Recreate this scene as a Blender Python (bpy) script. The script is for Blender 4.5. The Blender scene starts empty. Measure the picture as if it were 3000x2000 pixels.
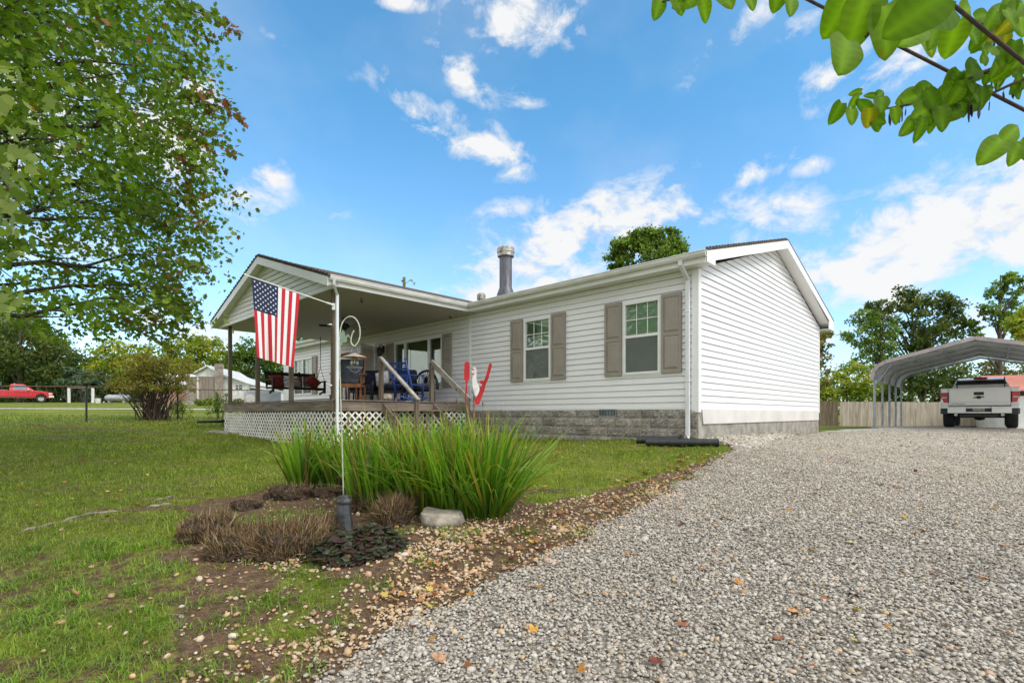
import bpy, math, random
import numpy as np
from mathutils import Vector, Matrix
random.seed(7); rng = np.random.default_rng(7)
R = math.radians; PI = math.pi
SC = bpy.context.scene; COL = SC.collection
EXPO = 1.0
F = 1486.0; HX, HY = 1500.0, 1212.0          # photo focal length and horizon in pixels: used only to turn measured pixels into metres

# ------------------------------------------------------------------ helpers
class MB:
    def __init__(s): s.v = []; s.f = []; s.mi = []
    def add(s, vs, fs, M=None, mi=0):
        o = len(s.v)
        s.v += [tuple(M @ Vector(p)) if M is not None else tuple(p) for p in vs]
        s.f += [tuple(i + o for i in f) for f in fs]; s.mi += [mi] * len(fs)
        return s
    def box(s, x0, x1, y0, y1, z0, z1, M=None, mi=0):
        return s.add([(x0,y0,z0),(x1,y0,z0),(x1,y1,z0),(x0,y1,z0),(x0,y0,z1),(x1,y0,z1),(x1,y1,z1),(x0,y1,z1)],
              [(0,3,2,1),(4,5,6,7),(0,1,5,4),(1,2,6,5),(2,3,7,6),(3,0,4,7)], M, mi)
    def cbox(s, c, d, M=None, mi=0):
        return s.box(c[0]-d[0]/2,c[0]+d[0]/2,c[1]-d[1]/2,c[1]+d[1]/2,c[2]-d[2]/2,c[2]+d[2]/2,M,mi)
    def beam(s, p0, p1, w, h, up=(0,0,1), mi=0):
        p0, p1 = Vector(p0), Vector(p1); d = p1 - p0; L = d.length; d.normalize()
        u = Vector(up); sx = d.cross(u)
        if sx.length < 1e-4: sx = d.cross(Vector((1,0,0)))
        sx.normalize(); uz = sx.cross(d)
        M = Matrix((sx, d, uz)).transposed().to_4x4(); M.translation = p0
        return s.box(-w/2, w/2, 0, L, -h/2, h/2, M, mi)
    def tube(s, pts, rad, n=8, caps=True, mi=0):
        pts = [Vector(p) for p in pts]
        if not hasattr(rad, '__len__'): rad = [rad]*len(pts)
        prev = None; o = len(s.v)
        for i, p in enumerate(pts):
            d = (pts[min(i+1,len(pts)-1)] - pts[max(i-1,0)]).normalized()
            if prev is None: a = d.orthogonal().normalized()
            else:
                a = prev - d*prev.dot(d)
                a = a.normalized() if a.length > 1e-5 else d.orthogonal().normalized()
            prev = a; b = d.cross(a)
            for k in range(n):
                t = 2*PI*k/n; s.v.append(tuple(p + (a*math.cos(t) + b*math.sin(t))*rad[i]))
        for i in range(len(pts)-1):
            for k in range(n):
                s.f.append((o+i*n+k, o+i*n+(k+1)%n, o+(i+1)*n+(k+1)%n, o+(i+1)*n+k)); s.mi.append(mi)
        if caps:
            s.f.append(tuple(o+k for k in range(n))[::-1]); s.mi.append(mi)
            s.f.append(tuple(o+(len(pts)-1)*n+k for k in range(n))); s.mi.append(mi)
        return s
    def prism(s, poly, h0, h1, M=None, mi=0):          # poly in local xy, extruded in z
        n = len(poly)
        return s.add([(p[0],p[1],h0) for p in poly]+[(p[0],p[1],h1) for p in poly],
              [tuple(range(n))[::-1], tuple(range(n,2*n))]+[(i,(i+1)%n,n+(i+1)%n,n+i) for i in range(n)], M, mi)
    def xprism(s, poly, x0, x1, M=None, mi=0):         # poly in (y,z), extruded in x
        n = len(poly)
        return s.add([(x0,p[0],p[1]) for p in poly]+[(x1,p[0],p[1]) for p in poly],
              [tuple(range(n))[::-1], tuple(range(n,2*n))]+[(i,(i+1)%n,n+(i+1)%n,n+i) for i in range(n)], M, mi)
    def yprism(s, poly, y0, y1, M=None, mi=0):         # poly in (x,z), extruded in y
        n = len(poly)
        return s.add([(p[0],y0,p[1]) for p in poly]+[(p[0],y1,p[1]) for p in poly],
              [tuple(range(n)), tuple(range(n,2*n))[::-1]]+[(i,n+i,n+(i+1)%n,(i+1)%n) for i in range(n)], M, mi)
    def lathe(s, prof, n=16, M=None, mi=0):            # (r,z) profile about z
        vs = []; fs = []
        for r, z in prof:
            for k in range(n):
                t = 2*PI*k/n; vs.append((r*math.cos(t), r*math.sin(t), z))
        for i in range(len(prof)-1):
            for k in range(n): fs.append((i*n+k, i*n+(k+1)%n, (i+1)*n+(k+1)%n, (i+1)*n+k))
        if prof[0][0] > 1e-4: fs.append(tuple(range(n))[::-1])
        if prof[-1][0] > 1e-4: fs.append(tuple((len(prof)-1)*n+k for k in range(n)))
        return s.add(vs, fs, M, mi)
    def build(s, name, mat, parent=None, smooth=False, bevel=0, loc=None, rz=0):
        me = bpy.data.meshes.new(name); me.from_pydata(s.v, [], s.f)
        for m in (mat if isinstance(mat, (list,tuple)) else [mat]): me.materials.append(m)
        if any(s.mi): me.polygons.foreach_set('material_index', s.mi)
        if smooth: me.polygons.foreach_set('use_smooth', [True]*len(s.f))
        me.update()
        o = bpy.data.objects.new(name, me); COL.objects.link(o)
        if parent: o.parent = parent
        if loc is not None: o.location = loc
        o.rotation_euler.z = rz
        if bevel:
            b = o.modifiers.new('bevel','BEVEL'); b.width = bevel; b.segments = 2; b.limit_method = 'ANGLE'
        return o
def smooth_path(pts, sub=4):
    P=[Vector(p) for p in pts]; out=[]
    for i in range(len(P)-1):
        p0,p1,p2,p3=P[max(i-1,0)],P[i],P[i+1],P[min(i+2,len(P)-1)]
        for k in range(sub):
            t=k/sub; out.append(.5*((2*p1)+(p2-p0)*t+(2*p0-5*p1+4*p2-p3)*t*t+(3*p1-p0-3*p2+p3)*t**3))
    out.append(P[-1]); return out
def smooth_angle(o, deg=35):
    me = o.data
    me.polygons.foreach_set('use_smooth',[True]*len(me.polygons))
    try: me.set_sharp_from_angle(angle=R(deg))
    except Exception: pass
    return o
def tag(o, label=None, cat=None, group=None, kind=None):
    if label: o['label'] = label
    if cat: o['category'] = cat
    if group: o['group'] = group
    if kind: o['kind'] = kind
    return o
def empty(name, loc=(0,0,0), rz=0, label=None, cat=None, group=None):
    o = bpy.data.objects.new(name, None); COL.objects.link(o)
    o.location = loc; o.rotation_euler.z = rz; o.empty_display_size = .2
    return tag(o, label, cat, group)
def copy_tree(o, parent=None):
    c = o.copy(); COL.objects.link(c)
    if parent: c.parent = parent
    for ch in o.children: copy_tree(ch, c)
    return c
def np_mesh(name, verts, faces_per, face_tpl, count, mat, parent=None, col=None, smooth=False):
    """count copies of a template; verts (count*K,3); face_tpl list of tuples of template indices"""
    K = len(verts)//count
    lt = np.array([len(f) for f in face_tpl]); flat = np.concatenate([np.array(f) for f in face_tpl])
    loops = (flat[None,:] + (np.arange(count)*K)[:,None]).ravel()
    tot = np.tile(lt, count); start = np.concatenate([[0], np.cumsum(tot)[:-1]])
    me = bpy.data.meshes.new(name)
    me.vertices.add(len(verts)); me.vertices.foreach_set('co', np.asarray(verts, np.float32).ravel())
    me.loops.add(len(loops)); me.loops.foreach_set('vertex_index', loops.astype(np.int32))
    me.polygons.add(len(tot)); me.polygons.foreach_set('loop_start', start.astype(np.int32))
    try: me.polygons.foreach_set('loop_total', tot.astype(np.int32))
    except Exception: pass
    if smooth: me.polygons.foreach_set('use_smooth', np.ones(len(tot), bool))
    me.update(calc_edges=True)
    if col is not None:
        a = me.color_attributes.new('Col','FLOAT_COLOR','POINT')
        c = np.ones((len(verts),4), np.float32); c[:,:3] = np.repeat(col, K, axis=0) if len(col)==count else col
        a.data.foreach_set('color', c.ravel())
    me.materials.append(mat)
    o = bpy.data.objects.new(name, me); COL.objects.link(o)
    if parent: o.parent = parent
    return o
def frames(D, N):
    """orthonormal frames: y along D, z near N"""
    D = D/np.linalg.norm(D,axis=1,keepdims=True)
    X = np.cross(D, N); X /= np.maximum(np.linalg.norm(X,axis=1,keepdims=True),1e-6)
    Z = np.cross(X, D)
    return X, D, Z
def scatter(name, P, D, N, S, tpl, ftpl, mat, parent=None, col=None, smooth=False):
    X, Y, Z = frames(D, N); T = np.asarray(tpl, float); S = np.asarray(S, float)
    if S.ndim == 1: S = np.stack([S,S,S],1)
    V = P[:,None,:] + T[None,:,0,None]*(X*S[:,:1])[:,None,:] + T[None,:,1,None]*(Y*S[:,1:2])[:,None,:] + T[None,:,2,None]*(Z*S[:,2:3])[:,None,:]
    return np_mesh(name, V.reshape(-1,3), None, ftpl, len(P), mat, parent, col, smooth)
def rdir(n, zb=0.0):
    d = rng.normal(size=(n,3)); d /= np.linalg.norm(d,axis=1,keepdims=True); d[:,2] += zb
    return d/np.linalg.norm(d,axis=1,keepdims=True)

# ------------------------------------------------------------------ materials
class NT:
    def __init__(s, name):
        s.m = bpy.data.materials.new(name); s.m.use_nodes = True; s.t = s.m.node_tree; s.t.nodes.clear()
        s.out = s.n('ShaderNodeOutputMaterial')
    def n(s, typ, **k):
        x = s.t.nodes.new(typ)
        for a, b in k.items():
            if a.startswith('i_'): x.inputs[a[2:].replace('_',' ')].default_value = b
            else: setattr(x, a, b)
        return x
    def l(s, a, b): s.t.links.new(a, b)
    def coords(s, kind='Object', scale=(1,1,1)):
        tc = s.n('ShaderNodeTexCoord'); mp = s.n('ShaderNodeMapping'); mp.inputs['Scale'].default_value = scale
        s.l(tc.outputs[kind], mp.inputs['Vector']); return mp.outputs[0]
    def noise(s, vec, scale, detail=4, rough=.55, dist=0):
        x = s.n('ShaderNodeTexNoise'); x.inputs['Scale'].default_value = scale; x.inputs['Detail'].default_value = detail
        x.inputs['Roughness'].default_value = rough; x.inputs['Distortion'].default_value = dist
        if vec is not None: s.l(vec, x.inputs['Vector'])
        return x.outputs['Fac']
    def ramp(s, fac, stops, interp='LINEAR'):
        x = s.n('ShaderNodeValToRGB'); x.color_ramp.interpolation = interp
        e = x.color_ramp.elements
        while len(e) < len(stops): e.new(.5)
        for i,(p,c) in enumerate(stops):
            e[i].position = p; e[i].color = (c[0],c[1],c[2],1) if hasattr(c,'__len__') else (c,c,c,1)
        s.l(fac, x.inputs['Fac']); return x.outputs['Color']
    def mix(s, fac, a, b, mode='MIX'):
        x = s.n('ShaderNodeMix', data_type='RGBA', blend_type=mode)
        for sock, v in ((x.inputs[0], fac), (x.inputs[6], a), (x.inputs[7], b)):
            if isinstance(v, bpy.types.NodeSocket): s.l(v, sock)
            else: sock.default_value = (v[0],v[1],v[2],1) if hasattr(v,'__len__') else v
        return x.outputs[2]
    def math(s, op, a, b=0.0, clamp=False):
        x = s.n('ShaderNodeMath', operation=op); x.use_clamp = clamp
        for i, v in enumerate((a,b)):
            if isinstance(v, bpy.types.NodeSocket): s.l(v, x.inputs[i])
            else: x.inputs[i].default_value = v
        return x.outputs[0]
    def bsdf(s, color=None, rough=.6, metal=0, spec=.5, bump=None, bstr=.3, bdist=.01, **k):
        b = s.n('ShaderNodeBsdfPrincipled')
        if isinstance(color, bpy.types.NodeSocket): s.l(color, b.inputs['Base Color'])
        elif color is not None: b.inputs['Base Color'].default_value = (*color,1)
        if isinstance(rough, bpy.types.NodeSocket): s.l(rough, b.inputs['Roughness'])
        else: b.inputs['Roughness'].default_value = rough
        b.inputs['Metallic'].default_value = metal; b.inputs['Specular IOR Level'].default_value = spec
        if bump is not None:
            bp = s.n('ShaderNodeBump'); bp.inputs['Strength'].default_value = bstr; bp.inputs['Distance'].default_value = bdist
            s.l(bump, bp.inputs['Height']); s.l(bp.outputs[0], b.inputs['Normal'])
        s.l(b.outputs[0], s.out.inputs['Surface']); s.b = b
        return b
def simple(name, color, rough=.6, metal=0, var=.12, nscale=8, bstr=.15, bdist=.004, spec=.5, stretch=(1,1,1), coat=0):
    m = NT(name); v = m.coords('Object', stretch); f = m.noise(v, nscale, 5, .6)
    dk = [max(0,c*(1-var*1.6)) for c in color]; lt = [min(1,c*(1+var)) for c in color]
    c = m.ramp(f, [(.3, dk), (.7, lt)])
    f2 = m.noise(v, nscale*6, 3)
    b = m.bsdf(c, rough, metal, spec, f2, bstr, bdist)
    if coat: b.inputs['Coat Weight'].default_value = coat; b.inputs['Coat Roughness'].default_value = .05
    return m.m
def wood(name, c1, c2, stretch, rough=.85):
    m = NT(name); v = m.coords('Object', stretch)
    f = m.noise(v, 1.0, 6, .65, .6); v2 = m.coords('Object'); f2 = m.noise(v2, 1.7, 3)
    c = m.ramp(f, [(.28, [x*.55 for x in c1]), (.42, c1), (.62, c2), (.8, [min(1,x*1.15) for x in c2])])
    c = m.mix(m.math('MULTIPLY', f2, .55), c, [x*.6 for x in c1])
    vo = m.n('ShaderNodeTexVoronoi'); m.l(m.coords('Object', tuple(max(.6,s*.08) for s in stretch)), vo.inputs['Vector']); vo.inputs['Scale'].default_value = 2.2
    k = m.ramp(vo.outputs['Distance'], [(.03,(1,1,1)),(.09,(0,0,0))])
    c = m.mix(k, c, [x*.35 for x in c1])
    m.bsdf(c, rough, 0, .25, f, .5, .004)
    return m.m
def leafmat(name, trans=.35, rough=.45, spec=.4, vein=False):
    m = NT(name); a = m.n('ShaderNodeAttribute', attribute_name='Col')
    v = m.coords('Object'); f = m.noise(v, 9, 3)
    c = m.mix(m.math('MULTIPLY', f, .2), a.outputs['Color'], (.03,.045,.008))
    b = m.bsdf(c, rough, 0, spec)
    t = m.n('ShaderNodeBsdfTranslucent')
    c2 = m.mix(1.0, c, (1.35,1.55,.45), 'MULTIPLY'); m.l(c2, t.inputs['Color'])
    mx = m.n('ShaderNodeMixShader'); mx.inputs[0].default_value = trans
    m.l(b.outputs[0], mx.inputs[1]); m.l(t.outputs[0], mx.inputs[2]); m.l(mx.outputs[0], m.out.inputs['Surface'])
    return m.m

M = {}
def siding_mat():
    m = NT('vinyl_siding'); v = m.coords('Object'); f = m.noise(v, 1.3, 4); vs = m.coords('Object', (1.2,1.2,9)); f2 = m.noise(vs, 1.0, 5, .7); vt = m.coords('Object', (5,5,.35)); f3 = m.noise(vt, 1.0, 5, .7)
    c = m.ramp(f, [(.3,(.775,.775,.78)),(.7,(.81,.81,.81))]); c = m.mix(m.ramp(f2,[(.55,0.0),(.8,.22)]), c, (.62,.62,.60)); c = m.mix(m.ramp(f3,[(.58,0.0),(.8,.20)]), c, (.60,.59,.55))
    tc = m.n('ShaderNodeTexCoord'); sx = m.n('ShaderNodeSeparateXYZ'); m.l(tc.outputs['Object'], sx.inputs[0]); cb = m.n('ShaderNodeCombineXYZ'); m.l(m.math('ADD', sx.outputs[0], sx.outputs[1]), cb.inputs[0]); m.l(m.math('SUBTRACT', sx.outputs[2], .104), cb.inputs[1])
    br = m.n('ShaderNodeTexBrick'); m.l(cb.outputs[0], br.inputs['Vector']); br.inputs['Scale'].default_value = 1; br.inputs['Brick Width'].default_value = 3.66; br.inputs['Row Height'].default_value = .249; br.inputs['Mortar Size'].default_value = .0022; br.offset = .37; br.inputs['Color1'].default_value=(1,1,1,1); br.inputs['Color2'].default_value=(.975,.975,.98,1); br.inputs['Mortar'].default_value=(.62,.62,.63,1)
    c = m.mix(1.0, c, br.outputs['Color'], 'MULTIPLY')
    m.bsdf(c, .42, 0, .4, m.noise(v, 2.5, 2), .2, .01); return m.m
M['siding'] = siding_mat()
M['trim'] = simple('white_trim', (.80,.80,.79), .4, 0, .04, 2, .05, .002)
M['gutter'] = simple('gutter_metal', (.70,.70,.67), .35, 0, .12, 3, .05, .002, stretch=(1,1,6))
M['soffit'] = None
M['shutter'] = simple('shutter_taupe', (.30,.265,.225), .6, 0, .08, 3, .1, .002)
M['downspout'] = simple('downspout_metal', (.72,.74,.76), .3, 0, .06, 2, .03, .001)
M['wood_v'] = wood('weathered_wood_upright', (.15,.115,.085), (.27,.22,.175), (14,14,1.2))
M['wood_h'] = wood('weathered_wood_plank', (.17,.135,.105), (.30,.255,.21), (1.2,1.2,16))
M['wood_rail'] = wood('weathered_handrail_wood', (.30,.27,.24), (.52,.48,.43), (5,5,5))
M['lattice'] = simple('lattice_white', (.82,.79,.76), .6, 0, .15, 4, .05, .002)
M['black'] = simple('black_metal', (.012,.012,.013), .45, 0, .3, 20)
M['blackpl'] = simple('black_plastic_pipe', (.022,.025,.028), .42, 0, .4, 9)
M['darkwood'] = wood('dark_stained_wood', (.028,.012,.009), (.06,.026,.018), (6,6,6), .5)
M['brownwood'] = wood('brown_varnished_wood', (.16,.065,.028), (.30,.13,.055), (8,8,2), .45)
M['redcloth'] = simple('red_cushion_cloth', (.22,.022,.016), .9, 0, .3, 10, .4, .004)
M['beigecloth'] = simple('beige_cushion_cloth', (.38,.30,.25), .95, 0, .35, 16, .4, .004)
M['navy'] = simple('navy_cushion_cloth', (.012,.02,.042), .9, 0, .5, 7, .4, .006)
M['darkmesh'] = simple('dark_upholstery', (.028,.032,.045), .7, 0, .5, 6, .4, .006)
M['whitecloth'] = simple('white_patterned_cloth', (.6,.62,.66), .9, 0, .3, 12, .3, .004)
M['bluepaint'] = simple('blue_painted_wood', (.02,.07,.33), .5, 0, .25, 12, .2)
M['redpaint'] = simple('red_painted_wood', (.46,.006,.010), .45, 0, .22, 8, .1)
M['whitepaint'] = simple('chipped_white_paint', (.72,.69,.66), .6, 0, .2, 14, .2)
M['rust'] = simple('rusty_pipe', (.20,.105,.075), .8, .2, .5, 30, .4)
M['galv'] = simple('galvanised_steel', (.33,.37,.42), .42, .55, .25, 6, .1)
M['flue'] = simple('flue_pipe_metal', (.13,.135,.155), .5, .35, .3, 4, .1, stretch=(3,3,.6))
M['fluecap'] = simple('flue_cap_metal', (.46,.44,.40), .42, .6, .35, 9, .2)
M['palegreen'] = simple('pale_green_metal', (.45,.50,.38), .55, .1, .2, 25)
M['birdgreen'] = simple('hummingbird_green', (.20,.28,.20), .6, .1, .15, 25)
M['copper'] = simple('copper_shade', (.52,.38,.31), .45, .4, .25, 20)
M['lamppost'] = simple('dark_cast_metal', (.085,.09,.10), .45, .4, .45, 9, .3)
M['concrete'] = simple('parged_concrete', (.33,.31,.27), .9, 0, .3, 3.5, .7, .012)
M['whiteboard'] = simple('painted_skirting_board', (.68,.66,.63), .55, 0, .10, 1.2)
M['doorwhite'] = simple('white_door', (.74,.75,.76), .4, 0, .04, 2)
M['paintwhite'] = simple('white_car_paint', (.90,.89,.87), .22, 0, .02, 2, 0, .001, coat=.6)
M['paintred'] = simple('red_car_paint', (.52,.012,.022), .25, 0, .05, 2, 0, .001, coat=.5)
M['tyre'] = simple('tyre_rubber', (.022,.023,.025), .85, 0, .3, 30, .4)
M['chrome'] = simple('chrome_bumper', (.62,.61,.60), .22, .85, .05, 3, 0)
M['darkplastic'] = simple('dark_plastic_trim', (.03,.03,.034), .55, 0, .2, 9)
M['glassdark'] = simple('dark_vehicle_glass', (.02,.024,.03), .08, 0, .1, 3, 0, .001, spec=.9)
M['glassblue'] = simple('side_window_glass', (.16,.25,.33), .1, 0, .2, 2, 0, .001, spec=.8)
M['taillight'] = simple('red_tail_lens', (.62,.012,.014), .18, 0, .1, 20, .1, .001)
M['lensclear'] = simple('clear_lens', (.62,.58,.52), .15, 0, .1, 20, .1, .001)
M['plate'] = simple('licence_plate', (.36,.36,.24), .5, 0, .3, 22)
M['barnwhite'] = simple('white_painted_barn_board', (.64,.65,.63), .8, 0, .2, 3)
M['barnroof'] = simple('white_metal_roof', (.66,.67,.66), .5, .1, .15, 2)
M['barnwood'] = wood('grey_barn_board', (.22,.18,.15), (.42,.36,.31), (3.4,3.4,.35))
M['chimneyblock'] = simple('old_block_chimney', (.30,.25,.21), .9, 0, .35, 6, .5)
M['fencewood'] = wood('pale_fence_board', (.33,.28,.22), (.52,.46,.39), (7,7,.7))
M['fencedark'] = wood('dark_fence_board', (.12,.09,.06), (.22,.17,.12), (9,9,.8))
M['pink_roof'] = simple('salmon_metal_roof', (.52,.20,.15), .55, .1, .12, 1.2)
M['paleshed'] = simple('pale_shed_siding', (.60,.62,.58), .7, 0, .1, 2)
M['carport_roof'] = simple('mauve_carport_metal', (.36,.31,.30), .5, .3, .15, 3)
M['carport_under'] = simple('carport_roof_underside', (.48,.49,.46), .6, .0, .2, 3)
M['carport_frame'] = simple('carport_steel', (.30,.35,.41), .5, .3, .2, 5)
M['bark'] = simple('tree_bark', (.105,.085,.065), .95, 0, .5, 7, .8, .02, stretch=(3,3,.7))
M['twig'] = simple('twig_bark', (.07,.045,.035), .8, 0, .4, 20, .3)
M['rock'] = simple('grey_boulder', (.36,.32,.26), .9, 0, .45, 5, .8, .015)
M['cabinet'] = simple('pale_grey_cabinet', (.42,.45,.50), .5, 0, .15, 4)
M['tank'] = simple('silver_tank', (.42,.43,.45), .4, .5, .2, 3)
M['root'] = simple('bleached_root', (.30,.26,.22), .9, 0, .4, 9, .6, .01)
M['leaf'] = leafmat('tree_leaves', .4, .55, .25); M['leafbig'] = leafmat('broad_leaves', .55, .55, .15); M['blade'] = leafmat('blade_leaves', .3, .42, .4)
M['dryleaf'] = leafmat('dry_stems', .15, .9, .1)
M['flagred'] = simple('flag_red', (.52,.018,.035), .85, 0, .06, 30, .2, .001)
M['flagwhite'] = simple('flag_white', (.78,.78,.79), .85, 0, .04, 30, .2, .001)
M['flagblue'] = simple('flag_blue', (.012,.022,.075), .85, 0, .15, 30, .2, .001)
M['deadgrass'] = M['dryleaf']

def soffit_mat(name, col, pitch, ang):
    m = NT(name); tc = m.n('ShaderNodeTexCoord'); mp = m.n('ShaderNodeMapping'); m.l(tc.outputs['Object'], mp.inputs['Vector'])
    mp.inputs['Rotation'].default_value = (0,0,ang)
    w = m.n('ShaderNodeTexWave', wave_type='BANDS', bands_direction='X', wave_profile='SIN'); w.inputs['Scale'].default_value = 1/pitch*.314*1.0
    m.l(mp.outputs[0], w.inputs['Vector'])
    g = m.ramp(w.outputs['Fac'], [(.0,.0),(.12,1.0)])
    c = m.mix(g, [x*.55 for x in col], col)
    m.bsdf(c, .5, 0, .4, g, .6, .006); return m.m
M['soffit'] = soffit_mat('porch_ceiling_vinyl', (.50,.46,.39), .10, R(90))

def glass_mat():
    m = NT('window_glass'); fr = m.n('ShaderNodeFresnel'); fr.inputs['IOR'].default_value = 1.5
    tr = m.n('ShaderNodeBsdfTransparent'); tr.inputs['Color'].default_value = (.78,.84,.80,1)
    gl = m.n('ShaderNodeBsdfGlossy'); gl.inputs['Roughness'].default_value = .03; gl.inputs['Color'].default_value = (.9,.95,.95,1)
    v = m.coords('Object'); f = m.noise(v, .8, 2); bp = m.n('ShaderNodeBump'); bp.inputs['Strength'].default_value = .02; bp.inputs['Distance'].default_value=.05; m.l(f, bp.inputs['Height']); m.l(bp.outputs[0], gl.inputs['Normal'])
    mx = m.n('ShaderNodeMixShader'); m.l(m.math('ADD', m.math('MULTIPLY', fr.outputs[0], .8), .02, True), mx.inputs[0]); m.l(tr.outputs[0], mx.inputs[1]); m.l(gl.outputs[0], mx.inputs[2])
    m.l(mx.outputs[0], m.out.inputs['Surface']); return m.m
M['glass'] = glass_mat()
def screen_mat():
    m = NT('insect_screen'); tr = m.n('ShaderNodeBsdfTransparent'); d = m.n('ShaderNodeBsdfDiffuse'); d.inputs['Color'].default_value=(.20,.215,.20,1)
    v = m.coords('Object', (900,900,900)); f = m.noise(v, 1, 0)
    mx = m.n('ShaderNodeMixShader'); m.l(m.math('ADD', m.math('MULTIPLY', f, .05), .40), mx.inputs[0]); m.l(tr.outputs[0], mx.inputs[1]); m.l(d.outputs[0], mx.inputs[2])
    m.l(mx.outputs[0], m.out.inputs['Surface']); return m.m
M['screen'] = screen_mat()
def bulb_mat():
    m = NT('clear_bulb_glass'); tr = m.n('ShaderNodeBsdfTransparent'); tr.inputs['Color'].default_value=(.9,.88,.78,1)
    gl = m.n('ShaderNodeBsdfGlossy'); gl.inputs['Roughness'].default_value=.05
    fr = m.n('ShaderNodeLayerWeight'); fr.inputs['Blend'].default_value=.35
    v = m.coords('Object'); f = m.noise(v, 6, 2)
    mx = m.n('ShaderNodeMixShader'); m.l(m.math('ADD', m.math('MULTIPLY', fr.outputs['Facing'], .7), m.math('MULTIPLY', f, .1), True), mx.inputs[0]); m.l(tr.outputs[0], mx.inputs[1]); m.l(gl.outputs[0], mx.inputs[2])
    m.l(mx.outputs[0], m.out.inputs['Surface']); return m.m
M['bulb'] = bulb_mat()
def blind_mat():
    m = NT('window_blind'); v = m.coords('Object', (0,0,1)); w = m.n('ShaderNodeTexWave', wave_type='BANDS', bands_direction='Z'); w.inputs['Scale'].default_value = 9; m.l(m.coords('Object'), w.inputs['Vector'])
    c = m.mix(w.outputs['Fac'], (.55,.68,.48), (.70,.80,.62)); m.bsdf(c, .7, 0, .2, w.outputs['Fac'], .4, .005); return m.m
M['blind'] = blind_mat()
def block_mat():
    m = NT('split_face_block'); v = m.coords('Object')
    f = m.noise(v, 22, 8, .75); f2 = m.noise(v, 2.2, 3); vo = m.n('ShaderNodeTexVoronoi'); vo.inputs['Scale'].default_value = 26; m.l(v, vo.inputs['Vector'])
    c = m.ramp(f, [(.3,(.17,.155,.135)),(.5,(.38,.355,.32)),(.7,(.62,.59,.55))])
    c = m.mix(m.ramp(f2, [(.4,.0),(.65,.5)]), c, (.16,.13,.09))
    at = m.n('ShaderNodeNewGeometry'); rr = m.ramp(at.outputs['Random Per Island'], [(0,(.72,.72,.72)),(1,(1.1,1.08,1.05))])
    c = m.mix(1.0, c, rr, 'MULTIPLY')
    h = m.math('ADD', f, m.math('MULTIPLY', vo.outputs['Distance'], .8)); m.bsdf(c, .95, 0, .15, h, .9, .02); return m.m
M['block'] = block_mat()
M['mortar'] = simple('grey_mortar', (.52,.48,.42), .95, 0, .25, 6, .5)
def shingle_mat():
    m = NT('roof_shingles'); v = m.coords('Object'); b = m.n('ShaderNodeTexBrick'); b.inputs['Scale'].default_value = 3.2; b.inputs['Mortar Size'].default_value=.012
    b.inputs['Color1'].default_value=(.075,.055,.045,1); b.inputs['Color2'].default_value=(.15,.12,.10,1); b.inputs['Mortar'].default_value=(.02,.018,.016,1)
    m.l(v, b.inputs['Vector']); f = m.noise(v, 90, 4, .8); f2 = m.noise(v, 3, 3)
    c = m.mix(m.math('MULTIPLY', f, .7), b.outputs['Color'], (.19,.15,.12)); c = m.mix(m.math('MULTIPLY',f2,.6), c, (.05,.045,.04))
    m.bsdf(c, .95, 0, .1, f, .6, .008); return m.m
M['shingle'] = shingle_mat()
def stone_mat(name, stops, rough=.85):
    m = NT(name); g = m.n('ShaderNodeNewGeometry'); c = m.ramp(g.outputs['Random Per Island'], stops, 'LINEAR')
    v = m.coords('Object'); f = m.noise(v, 130, 4, .7); c = m.mix(m.math('MULTIPLY', f, .35), c, (.16,.14,.12)); n_ = m.noise(m.n('ShaderNodeNewGeometry').outputs['Position'], .7, 4); c = m.mix(m.ramp(n_,[(.35,.30),(.65,0.0)]), c, [.34,.29,.23]); m.bsdf(c, rough, 0, .3, f, .5, .003); return m.m
M['gravelstone'] = stone_mat('gravel_stones', [(0,(.17,.15,.125)),(.10,(.36,.33,.28)),(.45,(.52,.48,.42)),(.78,(.70,.655,.58)),(.90,(.60,.48,.32)),(1,(.86,.82,.75))])
M['gravelnear'] = stone_mat('near_gravel_stones', [(0,(.12,.11,.09)),(.12,(.32,.295,.255)),(.45,(.48,.45,.395)),(.80,(.66,.62,.555)),(.92,(.50,.40,.27)),(1,(.74,.71,.65))])
M['pebble'] = stone_mat('tan_pebbles', [(0,(.30,.18,.09)),(.25,(.60,.39,.18)),(.5,(.72,.49,.24)),(.7,(.66,.55,.42)),(.85,(.62,.32,.17)),(1,(.78,.72,.62))], .6)

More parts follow.
